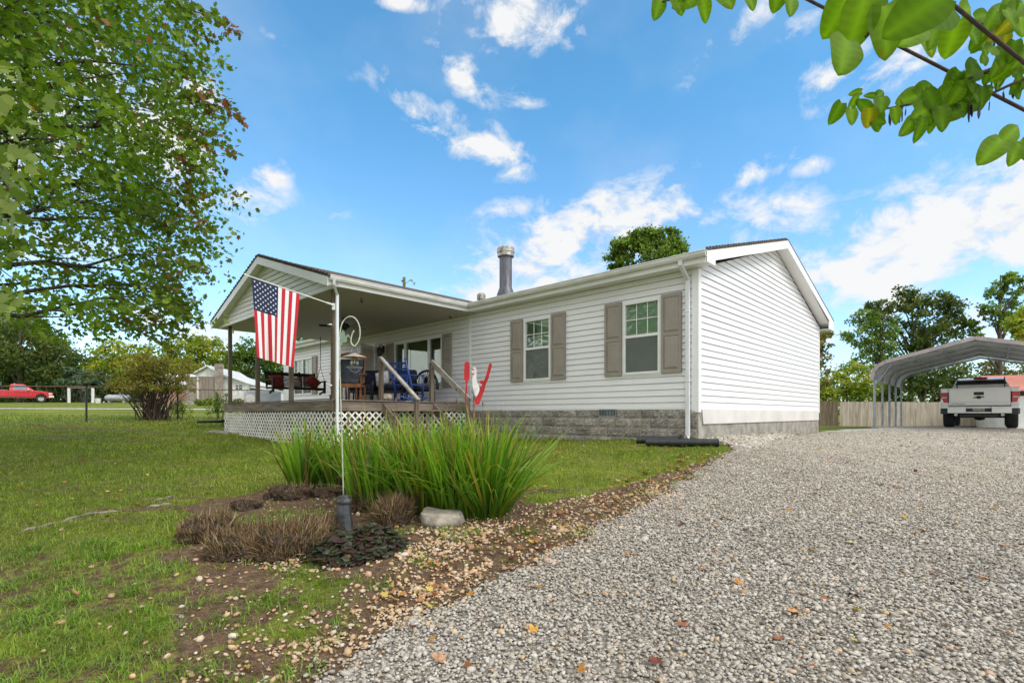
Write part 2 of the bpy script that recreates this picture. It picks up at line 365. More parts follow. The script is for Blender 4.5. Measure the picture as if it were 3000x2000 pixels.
def ground_mat():
    m = NT('lawn_and_soil'); a = m.n('ShaderNodeAttribute', attribute_name='Col'); sp = m.n('ShaderNodeSeparateColor'); m.l(a.outputs['Color'], sp.inputs[0])
    g = m.n('ShaderNodeNewGeometry'); v = g.outputs['Position']
    n1 = m.noise(v, 1.1, 5, .6); n2 = m.noise(v, 14, 6, .7); n3 = m.noise(v, 70, 4, .75); n4 = m.noise(v, .22, 3)
    soil = m.ramp(n2, [(.3,(.05,.03,.018)),(.5,(.115,.072,.044)),(.7,(.20,.135,.085))])
    soil = m.mix(m.ramp(n3,[(.55,0.0),(.66,.75)]), soil, (.30,.24,.18))
    gr = m.ramp(n2, [(.25,(.055,.085,.010)),(.5,(.135,.19,.020)),(.75,(.25,.30,.045))])
    gr = m.mix(m.ramp(n1,[(.42,0.0),(.66,.7)]), gr, (.26,.235,.065))
    gr = m.mix(m.ramp(n3,[(.4,.6),(.6,0.0)]), gr, (.04,.055,.012))
    gr = m.mix(m.ramp(n4,[(.45,0.0),(.62,.35)]), gr, (.27,.33,.04))
    fac = m.math('ADD', sp.outputs[0], m.math('MULTIPLY', m.math('SUBTRACT', n2, .5), 1.1)); fac = m.ramp(fac, [(.42,0.0),(.58,1.0)])
    c = m.mix(fac, soil, gr)
    h = m.math('ADD', n2, m.math('MULTIPLY', n3, .6))
    m.bsdf(c, .95, 0, .1, h, .7, .02); return m.m
M['ground'] = ground_mat()
def gravel_mat():
    m = NT('gravel_bed'); g = m.n('ShaderNodeNewGeometry'); v = g.outputs['Position']
    vo = m.n('ShaderNodeTexVoronoi'); vo.inputs['Scale'].default_value = 34; m.l(v, vo.inputs['Vector'])
    sp = m.n('ShaderNodeSeparateColor'); m.l(vo.outputs['Color'], sp.inputs[0])
    c = m.ramp(sp.outputs[0], [(0,(.36,.33,.29)),(.3,(.54,.50,.44)),(.7,(.70,.66,.59)),(.92,(.72,.63,.50)),(1,(.84,.80,.74))])
    edge = m.ramp(vo.outputs['Distance'], [(.35,0.0),(.75,.7)]); c = m.mix(edge, c, (.16,.14,.12))
    n = m.noise(v, .8, 4); c = m.mix(m.ramp(n,[(.4,0.0),(.75,.4)]), c, (.52,.49,.45))
    n5 = m.noise(v, 5, 5, .7); c = m.mix(m.ramp(n5,[(.60,0.0),(.72,.45)]), c, (.25,.2,.16))
    sy = m.n('ShaderNodeSeparateXYZ'); m.l(v, sy.inputs[0]); fy = m.ramp(m.math('MULTIPLY', m.math('ADD', sy.outputs[1], m.math('MULTIPLY', n, 2.0)), .05), [(.46,.0),(.60,1.0)]); c = m.mix(fy, m.mix(.6, c, (.13,.11,.085)), c)  # shade in the gaps between near stones painted in as a darker bed
    h = m.math('SUBTRACT', 1.0, vo.outputs['Distance']); m.bsdf(c, .95, 0, .15, h, 1.0, .02); return m.m
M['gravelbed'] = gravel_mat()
M['road'] = simple('pale_gravel_road', (.52,.49,.43), .95, 0, .15, 3, .3)

# ------------------------------------------------------------------ house frame: a = metres left of the near corner along the front, b = metres behind the front wall
P0 = (3.447, 9.4); TH = -R(43.74); U = (math.sin(-TH), math.cos(-TH)); V_ = (-math.cos(TH), -math.sin(TH))
def HW(a, b, z=0.0): return (P0[0] + V_[0]*a + U[0]*b, P0[1] + V_[1]*a + U[1]*b, z)

# ------------------------------------------------------------------ terrain
CP = np.array([(0,-3,-1.75),(-6,-2,-1.75),(6,-2,-1.7),(0,0,-1.62),(0,2.6,-1.40),(2.7,2.6,-1.35),(-2.7,2.6,-1.42),(-.7,4.95,-1.10),(-5,5,-1.22),(-8,8,-1.0),(-12,10,-.75),
 (3.45,9.4,-.54),(9.5,15.7,-.56),(.5,12.2,-.62),(-3.8,11,-.83),(-6,13,-.72),(-8.9,15.8,-.57),(-14.6,17.4,-.265),(-13.3,20,-.225),(-20,18,-.2),
 (11.8,16.5,-.46),(15.5,18.4,-.49),(18,22,-.55),(8,8,-.90),(12,12,-.62),(18,14,-.6),(14,26,-.67),(22,26,-.70),(32,28,-.75),(5.5,5,-1.12),
 (3.19,7.9,-.74),(1.5,5.6,-1.02),(-20,30,.26),(-28,30,.28),(-12,30,.2),(-24,42,.76),(-46,50,1.1),(-60,55,1.2),(-10,45,.7),(0,40,.2),(20,45,-.9),(45,50,-1.1),
 (-80,90,2.2),(0,100,1.5),(80,90,-.5),(-100,0,-1.5),(100,0,-1.5),(0,-60,-3),(-60,30,.2),(60,30,-1)], float)
def _phi(r): return np.sqrt(r*r+1.5)
_A = _phi(np.hypot(CP[:,None,0]-CP[None,:,0], CP[:,None,1]-CP[None,:,1])) ; _n = len(CP)
_B = np.zeros((_n+3,_n+3)); _B[:_n,:_n] = _A; _B[:_n,_n] = 1; _B[:_n,_n+1] = CP[:,0]; _B[:_n,_n+2] = CP[:,1]; _B[_n:,:_n] = _B[:_n,_n:].T
_W = np.linalg.solve(_B, np.concatenate([CP[:,2],[0,0,0]]))
def gz_np(x, y):
    x = np.asarray(x,float); y = np.asarray(y,float); r = np.maximum(np.hypot(x,y)/110.0, 1.0); xx, yy = x/r, y/r
    z = _W[_n] + _W[_n+1]*xx + _W[_n+2]*yy
    for i in range(_n): z = z + _W[i]*_phi(np.hypot(xx-CP[i,0], yy-CP[i,1]))
    return z
def gz(x, y): return float(gz_np(np.array([x]), np.array([y]))[0])
def G(px, py):
    """the ground point seen at a photo pixel"""
    kx, kz = (px-HX)/F, (HY-py)/F; t = np.linspace(1.5, 60, 4000); d = gz_np(kx*t, t) - kz*t
    i = np.argmax(d > 0) if (d > 0).any() else len(t)-1
    return float(kx*t[i]), float(t[i])
def at(px, py, d): return ((px-HX)/F*d, d, (HY-py)/F*d)
def vnoise(x, y, s, seed=0):
    r = np.random.default_rng(seed); z = 0
    for k in range(5):
        a = r.uniform(0,2*PI); f = s*(1+.55*k); ph = r.uniform(0,9,2); z = z + np.sin((x*np.cos(a)+y*np.sin(a))*f+ph[0]+1.3*np.sin((x*np.sin(a)-y*np.cos(a))*f*.7+ph[1]))/(1+.35*k)
    return z/2.6
def inpoly(x, y, poly):
    x = np.asarray(x); ins = np.zeros(x.shape, bool); n = len(poly)
    for i in range(n):
        x1,y1 = poly[i]; x2,y2 = poly[(i+1)%n]
        if y1 == y2: continue
        c = ((y1>y)!=(y2>y)) & (x < (x2-x1)*(y-y1)/(y2-y1)+x1); ins ^= c
    return ins

# ------------------------------------------------------------------ ground zones (world polygons from points measured on the ground)
EDGE = [(-1.5,1.6),(-1.25,2.3),(-1.05,2.75),(-.45,3.4),(.45,4.4),(1.45,5.6),(2.35,6.8),(3.15,7.85),(3.75,8.55),(4.0,9.1)]
gA = HW(-.15,.5)[:2]; gB = HW(-.15,8.9)[:2]
GRAV = [(-1.5,-6)] + EDGE + [(3.62,9.32), gA, gB, (10.4,16.05),(11.6,16.35),(12.6,17.6),(17.5,22.5),(24,26),(60,30),(60,-6)]
BED = [G(*p) for p in ((560,1490),(640,1448),(820,1425),(1000,1405),(1250,1412),(1500,1440),(1600,1478),(1760,1440),(2010,1365),(2100,1335))] + \
      [(3.6,8.0),(2.6,6.6),(1.7,5.4),(.7,4.2),(-.3,3.1),(-.95,2.5)] + [G(*p) for p in ((640,1990),(560,3200),(520,1790),(560,1690),(520,1600))]
BARE_SHADE = [(*G(400,1490),.75,.16,.42),(*G(300,1520),.6,.10,.45),(*G(470,1462),.5,.14,.42),(*G(90,1274),2.0,.35,.42),(*G(330,1262),2.6,.4,.46),(*G(150,1440),.8,.12,.48),(*G(180,1250),3.2,.5,.5),(*G(560,1460),.4,.1,.45),(*G(1590,1440),.4,.2,.45),(*G(350,1425),.9,.12,.5),(*G(60,1960),.5,.12,.42),(*G(300,1980),.5,.1,.42),(*G(480,1930),.4,.12,.4)]  # bare soil; the far-left patches also stand in for the maple's shade
def lawn_fac(x, y):
    """1 on grass, 0 on gravel/soil, soft irregular edge"""
    wx = x + .16*vnoise(x,y,3.1,1) + .06*vnoise(x,y,11,2); wy = y + .16*vnoise(x,y,2.7,3) + .06*vnoise(x,y,12,4)
    bed = inpoly(wx, wy, BED); gr = inpoly(wx, wy, GRAV); house = inpoly(x, y, [HW(-.05,0)[:2],HW(19,0)[:2],HW(19,9)[:2],HW(-.05,9)[:2]])
    f = np.where(bed, .30, 1.0); f = np.where(gr, .05, f); f = np.where(house, 0, f)
    # sparse grass creeping into the lower left of the bed, bare patches in the lawn
    n = vnoise(x,y,1.9,8)+.5*vnoise(x,y,6,9)
    f = np.where(~bed & ~gr & (n>.72) , .52, f); f = np.where(~bed & ~gr & (vnoise(x,y,3.4,12)*vnoise(x,y,.9,13)>.55), .50, f)
    for (cx_,cy_,ax_,ay_,v_) in BARE_SHADE:
        e_ = ((x-cx_)/ax_)**2+((y-cy_)/ay_)**2 + .5*vnoise(x,y,7,14)
        f = np.where((e_<1)&~bed&~gr, np.minimum(f,v_), f)
    near = (y<4.6)&(x<-1.0)&~bed&~gr
    f = np.where(near & (n>-.25), .46, f); f = np.where((y<3.3)&(x<0)&~gr&(n>-.6)&~bed, np.minimum(f,.5), f)
    f = np.where(bed & (x<-1.2) & (y<4.2) & (n>.15), .62, f)
    return f
def grid(xs, ys, name, zoff=0, mask=None, mat=None, colfn=None):
    X, Y = np.meshgrid(xs, ys); Z = gz_np(X, Y) + zoff
    Z = Z + np.where((np.abs(X)<40)&(Y<60), .012*vnoise(X,Y,2.2,5) + .006*vnoise(X,Y,7,6), 0)
    nx, ny = len(xs), len(ys); I = np.arange(nx*ny).reshape(ny,nx)
    q = np.stack([I[:-1,:-1],I[:-1,1:],I[1:,1:],I[1:,:-1]],-1).reshape(-1,4)
    if mask is not None:
        cx = (X[:-1,:-1]+X[1:,1:])/2; cy = (Y[:-1,:-1]+Y[1:,1:])/2; q = q[mask(cx,cy).ravel()]
    Vv = np.stack([X,Y,Z],-1).reshape(-1,3)
    used = np.unique(q); rm = np.full(len(Vv),-1); rm[used] = np.arange(len(used)); Vv = Vv[used]; q = rm[q]
    col = None
    if colfn is not None: f = colfn(Vv[:,0],Vv[:,1]); col = np.stack([f,f,f],1)
    me = bpy.data.meshes.new(name); me.vertices.add(len(Vv)); me.vertices.foreach_set('co', Vv.astype(np.float32).ravel())
    me.loops.add(q.size); me.loops.foreach_set('vertex_index', q.ravel().astype(np.int32))
    me.polygons.add(len(q)); me.polygons.foreach_set('loop_start', (np.arange(len(q))*4).astype(np.int32))
    try: me.polygons.foreach_set('loop_total', np.full(len(q),4,np.int32))
    except Exception: pass
    me.polygons.foreach_set('use_smooth', np.ones(len(q),bool)); me.update(calc_edges=True)
    if col is not None:
        a = me.color_attributes.new('Col','FLOAT_COLOR','POINT'); c = np.ones((len(Vv),4),np.float32); c[:,:3]=col; a.data.foreach_set('color', c.ravel())
    me.materials.append(mat); o = bpy.data.objects.new(name, me); COL.objects.link(o); return o
def axis(*segs):
    out = []
    for a,b,s in segs: out.append(np.arange(a,b,s))
    return np.concatenate(out+[[segs[-1][1]]])
xs = axis((-420,-60,30),(-60,-24,2),(-24,-9,.35),(-9,7,.09),(7,20,.35),(20,60,2),(60,420,30))
ys = axis((-200,-10,20),(-10,1,.8),(1,11,.09),(11,24,.3),(24,70,2),(70,500,25))
ground = grid(xs, ys, 'ground', 0, None, M['ground'], lawn_fac); tag(ground, 'green lawn and bare brown soil around the house', 'ground', kind='structure')
gxs = axis((-2,9,.1),(9,26,.35),(26,60,2)); gys = axis((-6,1,.6),(1,11,.1),(11,27,.35),(27,30,1))
def gmask(x,y):
    wx = x + .10*vnoise(x,y,5,21); wy = y + .10*vnoise(x,y,5.5,22); return inpoly(wx, wy, GRAV)
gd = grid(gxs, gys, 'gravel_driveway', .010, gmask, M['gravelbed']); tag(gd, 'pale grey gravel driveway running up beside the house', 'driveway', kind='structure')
def gz_s(x, y): return gz_np(x,y) + .012*vnoise(x,y,2.2,5) + .006*vnoise(x,y,7,6)

# ---- gravel stones
ico = bpy.data.meshes.new('t'); import bmesh
bm = bmesh.new(); bmesh.ops.create_icosphere(bm, subdivisions=1, radius=.5); ICO_V = np.array([v.co[:] for v in bm.verts]); ICO_F = [tuple(v.index for v in f.verts) for f in bm.faces]; bm.free()
OCT_V = np.array([(.5,0,0),(-.5,0,0),(0,.5,0),(0,-.5,0),(0,0,.5),(0,0,-.5)]); OCT_F = [(0,2,4),(2,1,4),(1,3,4),(3,0,4),(2,0,5),(1,2,5),(3,1,5),(0,3,5)]
def stones(name, P, S, mat, tplV, tplF, jitter=.22, flat=.6, smooth=False):
    n = len(P); X,Y,Z = frames(rdir(n)*np.array([1,1,.25]), rdir(n,1.8))
    K = len(tplV); T = tplV[None]*(1+rng.uniform(-jitter,jitter,(n,K,1)))
    sc = np.stack([S*rng.uniform(.7,1.05,n), S*rng.uniform(.95,1.5,n), S*flat*rng.uniform(.7,1.2,n)],1)
    T = T*sc[:,None,:]
    V = P[:,None,:] + T[:,:,0:1]*X[:,None,:] + T[:,:,1:2]*Y[:,None,:] + T[:,:,2:3]*Z[:,None,:]
    return np_mesh(name, V.reshape(-1,3), None, tplF, n, mat, None, None, smooth)
def scatter_pts(x0,x1,y0,y1,dens,mask):
    n = int((x1-x0)*(y1-y0)*dens); x = rng.uniform(x0,x1,n); y = rng.uniform(y0,y1,n); k = mask(x,y); return x[k],y[k]
def inwedge(x,y,m=.7): return (np.abs(x) < 1.02*y+m)
def gm2(x,y):
    wx = x + .12*vnoise(x,y,5,21)+rng.normal(0,.05,x.shape); wy = y + .12*vnoise(x,y,5.5,22)+rng.normal(0,.05,x.shape); return inpoly(wx,wy,GRAV)&inwedge(x,y)
x,y = scatter_pts(-2,6,1.9,5.2,3600,gm2); S = rng.lognormal(math.log(.0205),.30,len(x))
P = np.stack([x,y,gz_s(x,y)+.008+rng.uniform(-.002,.020,len(x))],1)
st = stones('gravel_near', P, S, M['gravelnear'], ICO_V, ICO_F, .34); 
x,y = scatter_pts(-1,10.5,5.2,9.6,3000,gm2); S = rng.lognormal(math.log(.022),.28,len(x)); P = np.stack([x,y,gz_s(x,y)+.010+rng.uniform(0,.012,len(x))],1)
st2 = stones('gravel_mid', P, S, M['gravelstone'], OCT_V, OCT_F)
x,y = scatter_pts(3,17,9.6,15.5,520,gm2); S = rng.lognormal(math.log(.028),.25,len(x)); P = np.stack([x,y,gz_s(x,y)+.010+rng.uniform(0,.01,len(x))],1)
st3 = stones('gravel_far', P, S, M['gravelstone'], OCT_V, OCT_F)
def join(name, objs, kind=None, label=None, cat=None):
    """merge meshes with numpy-free bmesh-free API: temp objects joined through context override"""
    a = objs[0]
    with bpy.context.temp_override(active_object=a, object=a, selected_objects=objs, selected_editable_objects=objs): bpy.ops.object.join()
    a.name = name; a.data.name = name; return tag(a, label, cat, kind=kind)
# larger white stones piled along the gable wall, plus specks where gravel strays into the soil
def pile(x,y):
    b = (x-P0[0])*U[0]+(y-P0[1])*U[1]; a = (x-P0[0])*V_[0]+(y-P0[1])*V_[1]; return (a<-.02)&(a>-1.0)&(b>.1)&(b<5)&(-a < .95-.13*b+.08*vnoise(x,y,6,3))
x,y = scatter_pts(3,8,8.5,14,1500,pile); a_ = -((x-P0[0])*V_[0]+(y-P0[1])*V_[1])
P = np.stack([x,y,gz_s(x,y)+.015+rng.uniform(0,.07,len(x))*np.clip(1-a_/.9,0,1)],1); S = rng.lognormal(math.log(.045),.3,len(x))
st4 = stones('gravel_pile', P, S, M['gravelstone'], ICO_V, ICO_F)
def strayed(x,y): return inpoly(x,y,BED)&~inpoly(x,y,GRAV)&(rng.uniform(size=x.shape)<.5)
x,y = scatter_pts(-2.5,4,2,8.6,90,strayed); P = np.stack([x,y,gz_s(x,y)+.004],1); S = rng.lognormal(math.log(.017),.35,len(x))
st5 = stones('gravel_stray', P, S, M['gravelstone'], ICO_V, ICO_F)
gravel = join('gravel', [st,st2,st3,st4,st5], 'stuff', 'loose grey crushed stone spread over the driveway', 'gravel')

# ---- tan pebbles in the bed
def pebd(x,y):
    """density weight of tan pebbles"""
    d = np.full(x.shape, .035)
    k1 = np.exp(-(((x+1.15)/.85)**2+((y-4.35)/.35)**2)); k2 = np.exp(-(((x+.1)/.9)**2+((y-4.8)/.3)**2))
    ex = np.interp(y, [e[1] for e in EDGE], [e[0] for e in EDGE]); dl = ex-x
    k3 = np.exp(-((dl-np.where(y<4,.28,.18))/np.where(y<4,.34,.24))**2)*(y<7); k4 = np.exp(-(((x-.9)/1.0)**2+((y-5.9)/.5)**2))*.5
    return np.clip(d+.7*k1+.4*k2+.6*k3+.35*k4,0,1)*(.25+.75*(vnoise(x,y,4,31)>-.15))*(1-.6*(vnoise(x,y,9,33)>.5))
def pm(x,y): return inpoly(x,y,BED)&(rng.uniform(size=x.shape)<pebd(x,y))
x,y = scatter_pts(-3,4,1.9,8.4,2600,pm); S = rng.lognormal(math.log(.0215),.38,len(x)); P = np.stack([x,y,gz_s(x,y)+.006+rng.uniform(0,.008,len(x))],1)
pb1 = stones('pebbles_a', P, S, M['pebble'], ICO_V, ICO_F, .1, .7, True)
x,y = scatter_pts(-3,-.9,2.2,4,14,lambda x,y: inwedge(x,y,.2)&~inpoly(x,y,GRAV)); S = rng.lognormal(math.log(.04),.25,len(x)); P = np.stack([x,y,gz_s(x,y)+.012],1)
pb2 = stones('pebbles_b', P, S, M['pebble'], ICO_V, ICO_F, .1, .6, True)
x,y = scatter_pts(-1.5,2.5,2.2,6,25,lambda x,y: inpoly(x,y,GRAV)); S = rng.lognormal(math.log(.028),.3,len(x)); P = np.stack([x,y,gz_s(x,y)+.026],1)
pb3 = stones('pebbles_c', P, S, M['pebble'], ICO_V, ICO_F, .1, .6, True)
join('pebbles', [pb1,pb2,pb3], 'stuff', 'tan and orange river pebbles strewn through the flower bed', 'pebbles')

# ---- grass
def blades(name, x, y, h, w, lean, mat, col, zoff=0, parent=None):
    n = len(x); ang = rng.uniform(0,2*PI,n); d = np.stack([np.cos(ang),np.sin(ang)],1); s = np.stack([-d[:,1],d[:,0]],1)
    z = gz_s(x,y)-.006+zoff; V = np.zeros((n,5,3)); b = np.stack([x,y,z],1)
    l = lean*h; 
    mid = b.copy(); mid[:,:2] += d*(l*.35)[:,None]; mid[:,2] += h*.6
    tip = b.copy(); tip[:,:2] += d*l[:,None]; tip[:,2] += h*np.clip(1.05-.35*lean,.2,1)
    o = np.zeros((n,3)); o[:,:2] = s*(w/2)[:,None]
    V[:,0]=b-o; V[:,1]=b+o; V[:,2]=mid+o*.8; V[:,3]=mid-o*.8; V[:,4]=tip
    return np_mesh(name, V.reshape(-1,3), None, [(0,1,2,3),(3,2,4)], n, mat, parent, col)
def grasscol(x,y,n):
    t = rng.uniform(0,1,(n,1)); a = np.array([.115,.195,.014]); b = np.array([.285,.35,.030]); c = a*(1-t)+b*t
    dry = np.clip(vnoise(x,y,1.0,41)*.6+.15+.35*vnoise(x,y,4.5,47),0,.85)[:,None]*rng.uniform(0,1,(n,1)); c = c*(1-dry)+np.array([.33,.28,.08])*dry
    bright = np.clip(vnoise(x,y,.55,42),0,1)[:,None]*.35+.22*vnoise(x,y,6.5,43)[:,None]+.18*vnoise(x,y,17,44)[:,None]; c = c*np.clip(1+bright,.45,1.7)
    br = rng.uniform(size=n)<.07; c[br] = np.array([.26,.19,.09])*rng.uniform(.6,1.2,(br.sum(),1)); return c
def gmask1(x,y): return (rng.uniform(size=x.shape) < np.clip((lawn_fac(x,y)-.28)*1.45+.25*vnoise(x,y,9,51),0,1))
parts = []
for (x0,x1,y0,y1,dn,hh,ww) in ((-5.2,1,2.0,4.2,4200,.036,.0045),(-7.5,4,4.2,7.2,2600,.042,.0055),(-11.5,4.2,7.2,11,1300,.042,.008),(-16,1.5,11,16.5,620,.05,.013),(-22,-8,16.5,22,260,.055,.02)):
    x,y = scatter_pts(x0,x1,y0,y1,dn,lambda x,y: inwedge(x,y,.9)&gmask1(x,y)); n = len(x)
    h = hh*rng.lognormal(0,.35,n)*(1+.35*vnoise(x,y,3.3,61)); w = ww*rng.uniform(.7,1.4,n); l = rng.uniform(.2,1.5,n)
    parts.append(blades('g', x, y, np.clip(h,.01,.2), w, l, M['blade'], grasscol(x,y,n)))
# coarse tufts in the soil and close to the camera
tp = [G(*p) for p in ((740,1520),(790,1530),(850,1515),(900,1530),(930,1500),(870,1540),(820,1500),(700,1540),(960,1520),(660,1560),(1380,1560),(1540,1560),(700,1565),(800,1550),(650,1520),(860,1690),(720,1790),(640,1830),(800,1780),(900,3200),(1340,1580),(1310,1560),(1180,1560),(1080,1560),(420,1880),(250,3200),(150,1960),(350,1800),(500,1760),(600,1770),(780,3200),(560,1960),(120,1830),(330,1960),(480,1840),(2030,1400),(1960,1420),(1900,1450),(950,1710),(870,1760),(1240,1655),(1700,1560),(1120,1720),(2080,1345),(1960,1340))]
X=[];Y=[]
for (cx,cy) in tp:
    n = 60; r = rng.normal(0,.055,(n,2)); X.append(cx+r[:,0]*1.5); Y.append(cy+r[:,1])
for _ in range(230):
    yy = rng.uniform(2.2,4.8); xx = rng.uniform(-1.02*yy-.3, -.6-.25*(yy-2.2)); 
    if inpoly(np.array([xx]),np.array([yy]),GRAV)[0] or (inpoly(np.array([xx]),np.array([yy]),BED)[0] and rng.uniform()<.8): continue
    n = 40; r = rng.normal(0,.04,(n,2)); X.append(xx+r[:,0]*1.4); Y.append(yy+r[:,1])
X=np.concatenate(X);Y=np.concatenate(Y);n=len(X); c = grasscol(X,Y,n)*np.array([.8,1.05,.9])
parts.append(blades('g', X, Y, rng.uniform(.03,.085,n), rng.uniform(.004,.008,n), rng.uniform(.5,1.9,n), M['blade'], c))
grass = join('grass', parts, 'stuff', 'short green lawn grass with thin bare patches', 'grass')

# ---- iris clumps: each blade a tapering, arching strip
def strap_leaves(name, base, h, w, out, bend, mat, col, parent, seg=6):
    n = len(base); t = np.linspace(0,1,seg+1); ang = np.arctan2(out[:,1],out[:,0]); V = np.zeros((n,(seg+1)*2,3)); tw = rng.uniform(0,2*PI,n)
    sd = np.stack([np.cos(tw),np.sin(tw),np.zeros(n)],1)
    sp = np.linalg.norm(out,axis=1)
    for k,tt in enumerate(t):
        hor = (tt*sp + bend*tt**2.6)*h; zz = h*(tt - .5*np.clip(bend,0,3)*tt**3.2*.8 - .12*sp*tt)
        c = base + np.stack([np.cos(ang)*hor, np.sin(ang)*hor, zz],1)
        ww = w*(1-tt**2.2)*(.55+.45*min(1,tt*4))*.5+.0006
        V[:,2*k] = c - sd*ww[:,None]; V[:,2*k+1] = c + sd*ww[:,None]
    fs = [(2*k,2*k+1,2*k+3,2*k+2) for k in range(seg)]
    return V, fs, n
def iris(name, centers, nper, hr, label, loc, hfun=None):
    root = empty(name, loc, 0, label, 'flower plant', 'strap leaved plant clumps in the bed')
    base=[];out=[];h=[];
    for (cx,cy,rx,ry,n,spread) in centers:
        a = rng.uniform(0,2*PI,n); r = np.sqrt(rng.uniform(0,1,n)); x = cx+rx*r*np.cos(a); y = cy+ry*r*np.sin(a)
        base.append(np.stack([x-loc[0],y-loc[1],gz_np(x,y)-loc[2]-.01],1)); o = np.stack([np.cos(a)*r,np.sin(a)*r],1)*spread + rng.normal(0,.10,(n,2)); out.append(o)
        h.append(rng.uniform(hr[0],hr[1],n)*(1-.18*r))
    base=np.concatenate(base);out=np.concatenate(out);h=np.concatenate(h);n=len(base)
    sp = np.linalg.norm(out,axis=1); bend = np.where(rng.uniform(size=n)<.2, rng.uniform(.4,1.3,n), rng.uniform(0,.16,n))*(.4+sp*1.5); bend = np.clip(bend,0,1.0); out = out*np.minimum(1,.75/np.maximum(sp,1e-6))[:,None]
    V,fs,n = strap_leaves(name, base, h, rng.uniform(.022,.040,n), out, bend, M['blade'], None, root)
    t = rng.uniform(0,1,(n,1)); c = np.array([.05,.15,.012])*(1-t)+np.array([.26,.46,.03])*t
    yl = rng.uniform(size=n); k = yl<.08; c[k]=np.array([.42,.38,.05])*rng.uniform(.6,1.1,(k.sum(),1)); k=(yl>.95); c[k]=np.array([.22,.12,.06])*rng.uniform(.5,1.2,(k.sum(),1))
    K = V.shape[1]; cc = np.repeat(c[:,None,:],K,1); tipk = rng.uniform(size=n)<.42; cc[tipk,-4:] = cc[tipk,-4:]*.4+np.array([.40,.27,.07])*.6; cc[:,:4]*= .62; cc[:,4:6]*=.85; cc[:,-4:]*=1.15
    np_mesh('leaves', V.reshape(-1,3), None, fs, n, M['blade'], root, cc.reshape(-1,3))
    # a few seed stalks
    for _ in range(max(3,nper)):
        mb = MB()
        i = rng.integers(n); b = Vector(base[i]); hh = rng.uniform(hr[0]*.85,hr[1]*.95); d = Vector((rng.normal(0,.07),rng.normal(0,.07),1))
        mb.tube([b, b+d*hh*.6, b+d*hh],[.004,.003,.002],5); p = b+d*hh; mb.lathe([(0,-.03),(.008,-.015),(.010,.005),(.004,.03),(0,.035)],6,Matrix.Translation(p)); mb.build('seed_stalk', M['rust'], root)
    return root
C1 = G(1285,1496); C2 = G(970,1442)
iris('iris_clump', [(C1[0]-.72,C1[1]+.34,.32,.34,290,.20),(C1[0]-.18,C1[1]+.30,.40,.40,480,.17),(C1[0]+.28,C1[1]+.12,.38,.42,500,.22),(C1[0]+.48,C1[1]-.08,.28,.26,160,.40),(C1[0]+.55,C1[1]-.12,.18,.2,110,1.15),(C1[0]+.1,C1[1]-.05,.5,.15,60,.5)], 14, (.68,1.28),
     'large dense clump of long green strap leaves beside the boulder', (C1[0],C1[1],gz(*C1)))
iris('iris_clump', [(C2[0]-.42,C2[1]+.18,.15,.16,130,.34),(C2[0]+.1,C2[1]+.25,.28,.2,190,.3),(C2[0]+.45,C2[1]+.3,.2,.2,120,.34)], 5, (.74,1.15),
     'smaller loose clump of strap leaves behind the lamp pole', (C2[0],C2[1],gz(*C2)))

# ---- cut back brown clumps
def dead_clump(name, ctrs, label, seed=0):
    cx, cy = ctrs[0][0], ctrs[0][1]; z0 = gz(cx,cy); root = empty(name, (cx,cy,z0), 0, label, 'dried plant', 'cut back brown plants in the bed')
    mb = MB()
    for (x,y,rx,ry,h,n) in ctrs:
        # soil mound underneath
        r_ = np.random.default_rng(int(abs(x)*1000)+seed); nn=34; prof=[(.98,-.03),(1.0,.2),(.96,.42),(.95,.62),(.84,.85),(.66,.93),(.45,1.0),(.22,.98),(0,1.02)]
        vs=[];fs=[]
        for i,(r,z) in enumerate(prof):
            for k in range(nn):
                t=2*PI*k/nn; j=1+.14*math.sin(3*t+seed+i)+.08*math.sin(7*t+i*2)+r_.uniform(-.13,.13); vs.append((x-cx+r*rx*j*math.cos(t), y-cy+r*ry*j*math.sin(t), gz(x,y)-z0+z*h*.70*(1+r_.uniform(-.2,.2)*(r>0))))
        for i in range(len(prof)-1):
            for k in range(nn): fs.append((i*nn+k,i*nn+(k+1)%nn,(i+1)*nn+(k+1)%nn,(i+1)*nn+k))
        mb.add(vs,fs)
    o = mb.build('root_mat', SOILM, root, smooth=True)
    B=[];D=[];H=[]
    for (x,y,rx,ry,h,n) in ctrs:
        a=rng.uniform(0,2*PI,n); r=np.where(rng.uniform(size=n)<.42,rng.uniform(.9,1.06,n),np.sqrt(rng.uniform(0,1,n))); px=x+rx*r*np.cos(a); py=y+ry*r*np.sin(a)
        B.append(np.stack([px-cx,py-cy,gz_np(px,py)-z0+h*np.where(r>.72,rng.uniform(0,.62,n),.66+.06*np.sin(px*40)*np.cos(py*37))],1)); d=np.stack([np.cos(a)*r**3*.35+rng.normal(0,.30,n),np.sin(a)*r**3*.35+rng.normal(0,.30,n),np.full(n,.75)+rng.normal(0,.5,n)],1); D.append(d); H.append(h*np.minimum(rng.lognormal(-1.12,.42,n),.75))
    B=np.concatenate(B);D=np.concatenate(D);H=np.concatenate(H);n=len(B)
    t=rng.uniform(0,1,(n,1)); t=np.clip(t*.75+.25*vnoise(B[:,0]*1.0,B[:,1]*1.0,11,71)[:,None]+.1,0,1); c=np.array([.085,.042,.025])*(1-t**1.3)+np.array([.42,.28,.17])*t**1.3; k=rng.uniform(size=n)<.12; c[k]=np.array([.46,.36,.24]); k=rng.uniform(size=n)<.07; c[k]=np.array([.09,.16,.03])
    scatter('dry_stems', B, D, rdir(n), np.stack([rng.uniform(.003,.010,n),H,H],1), [(-.5,0,0),(.5,0,0),(.35,.6,.06),(-.35,.6,.06),(0,1,.16)], [(0,1,2,3),(3,2,4)], M['dryleaf'], root, c)
    return root
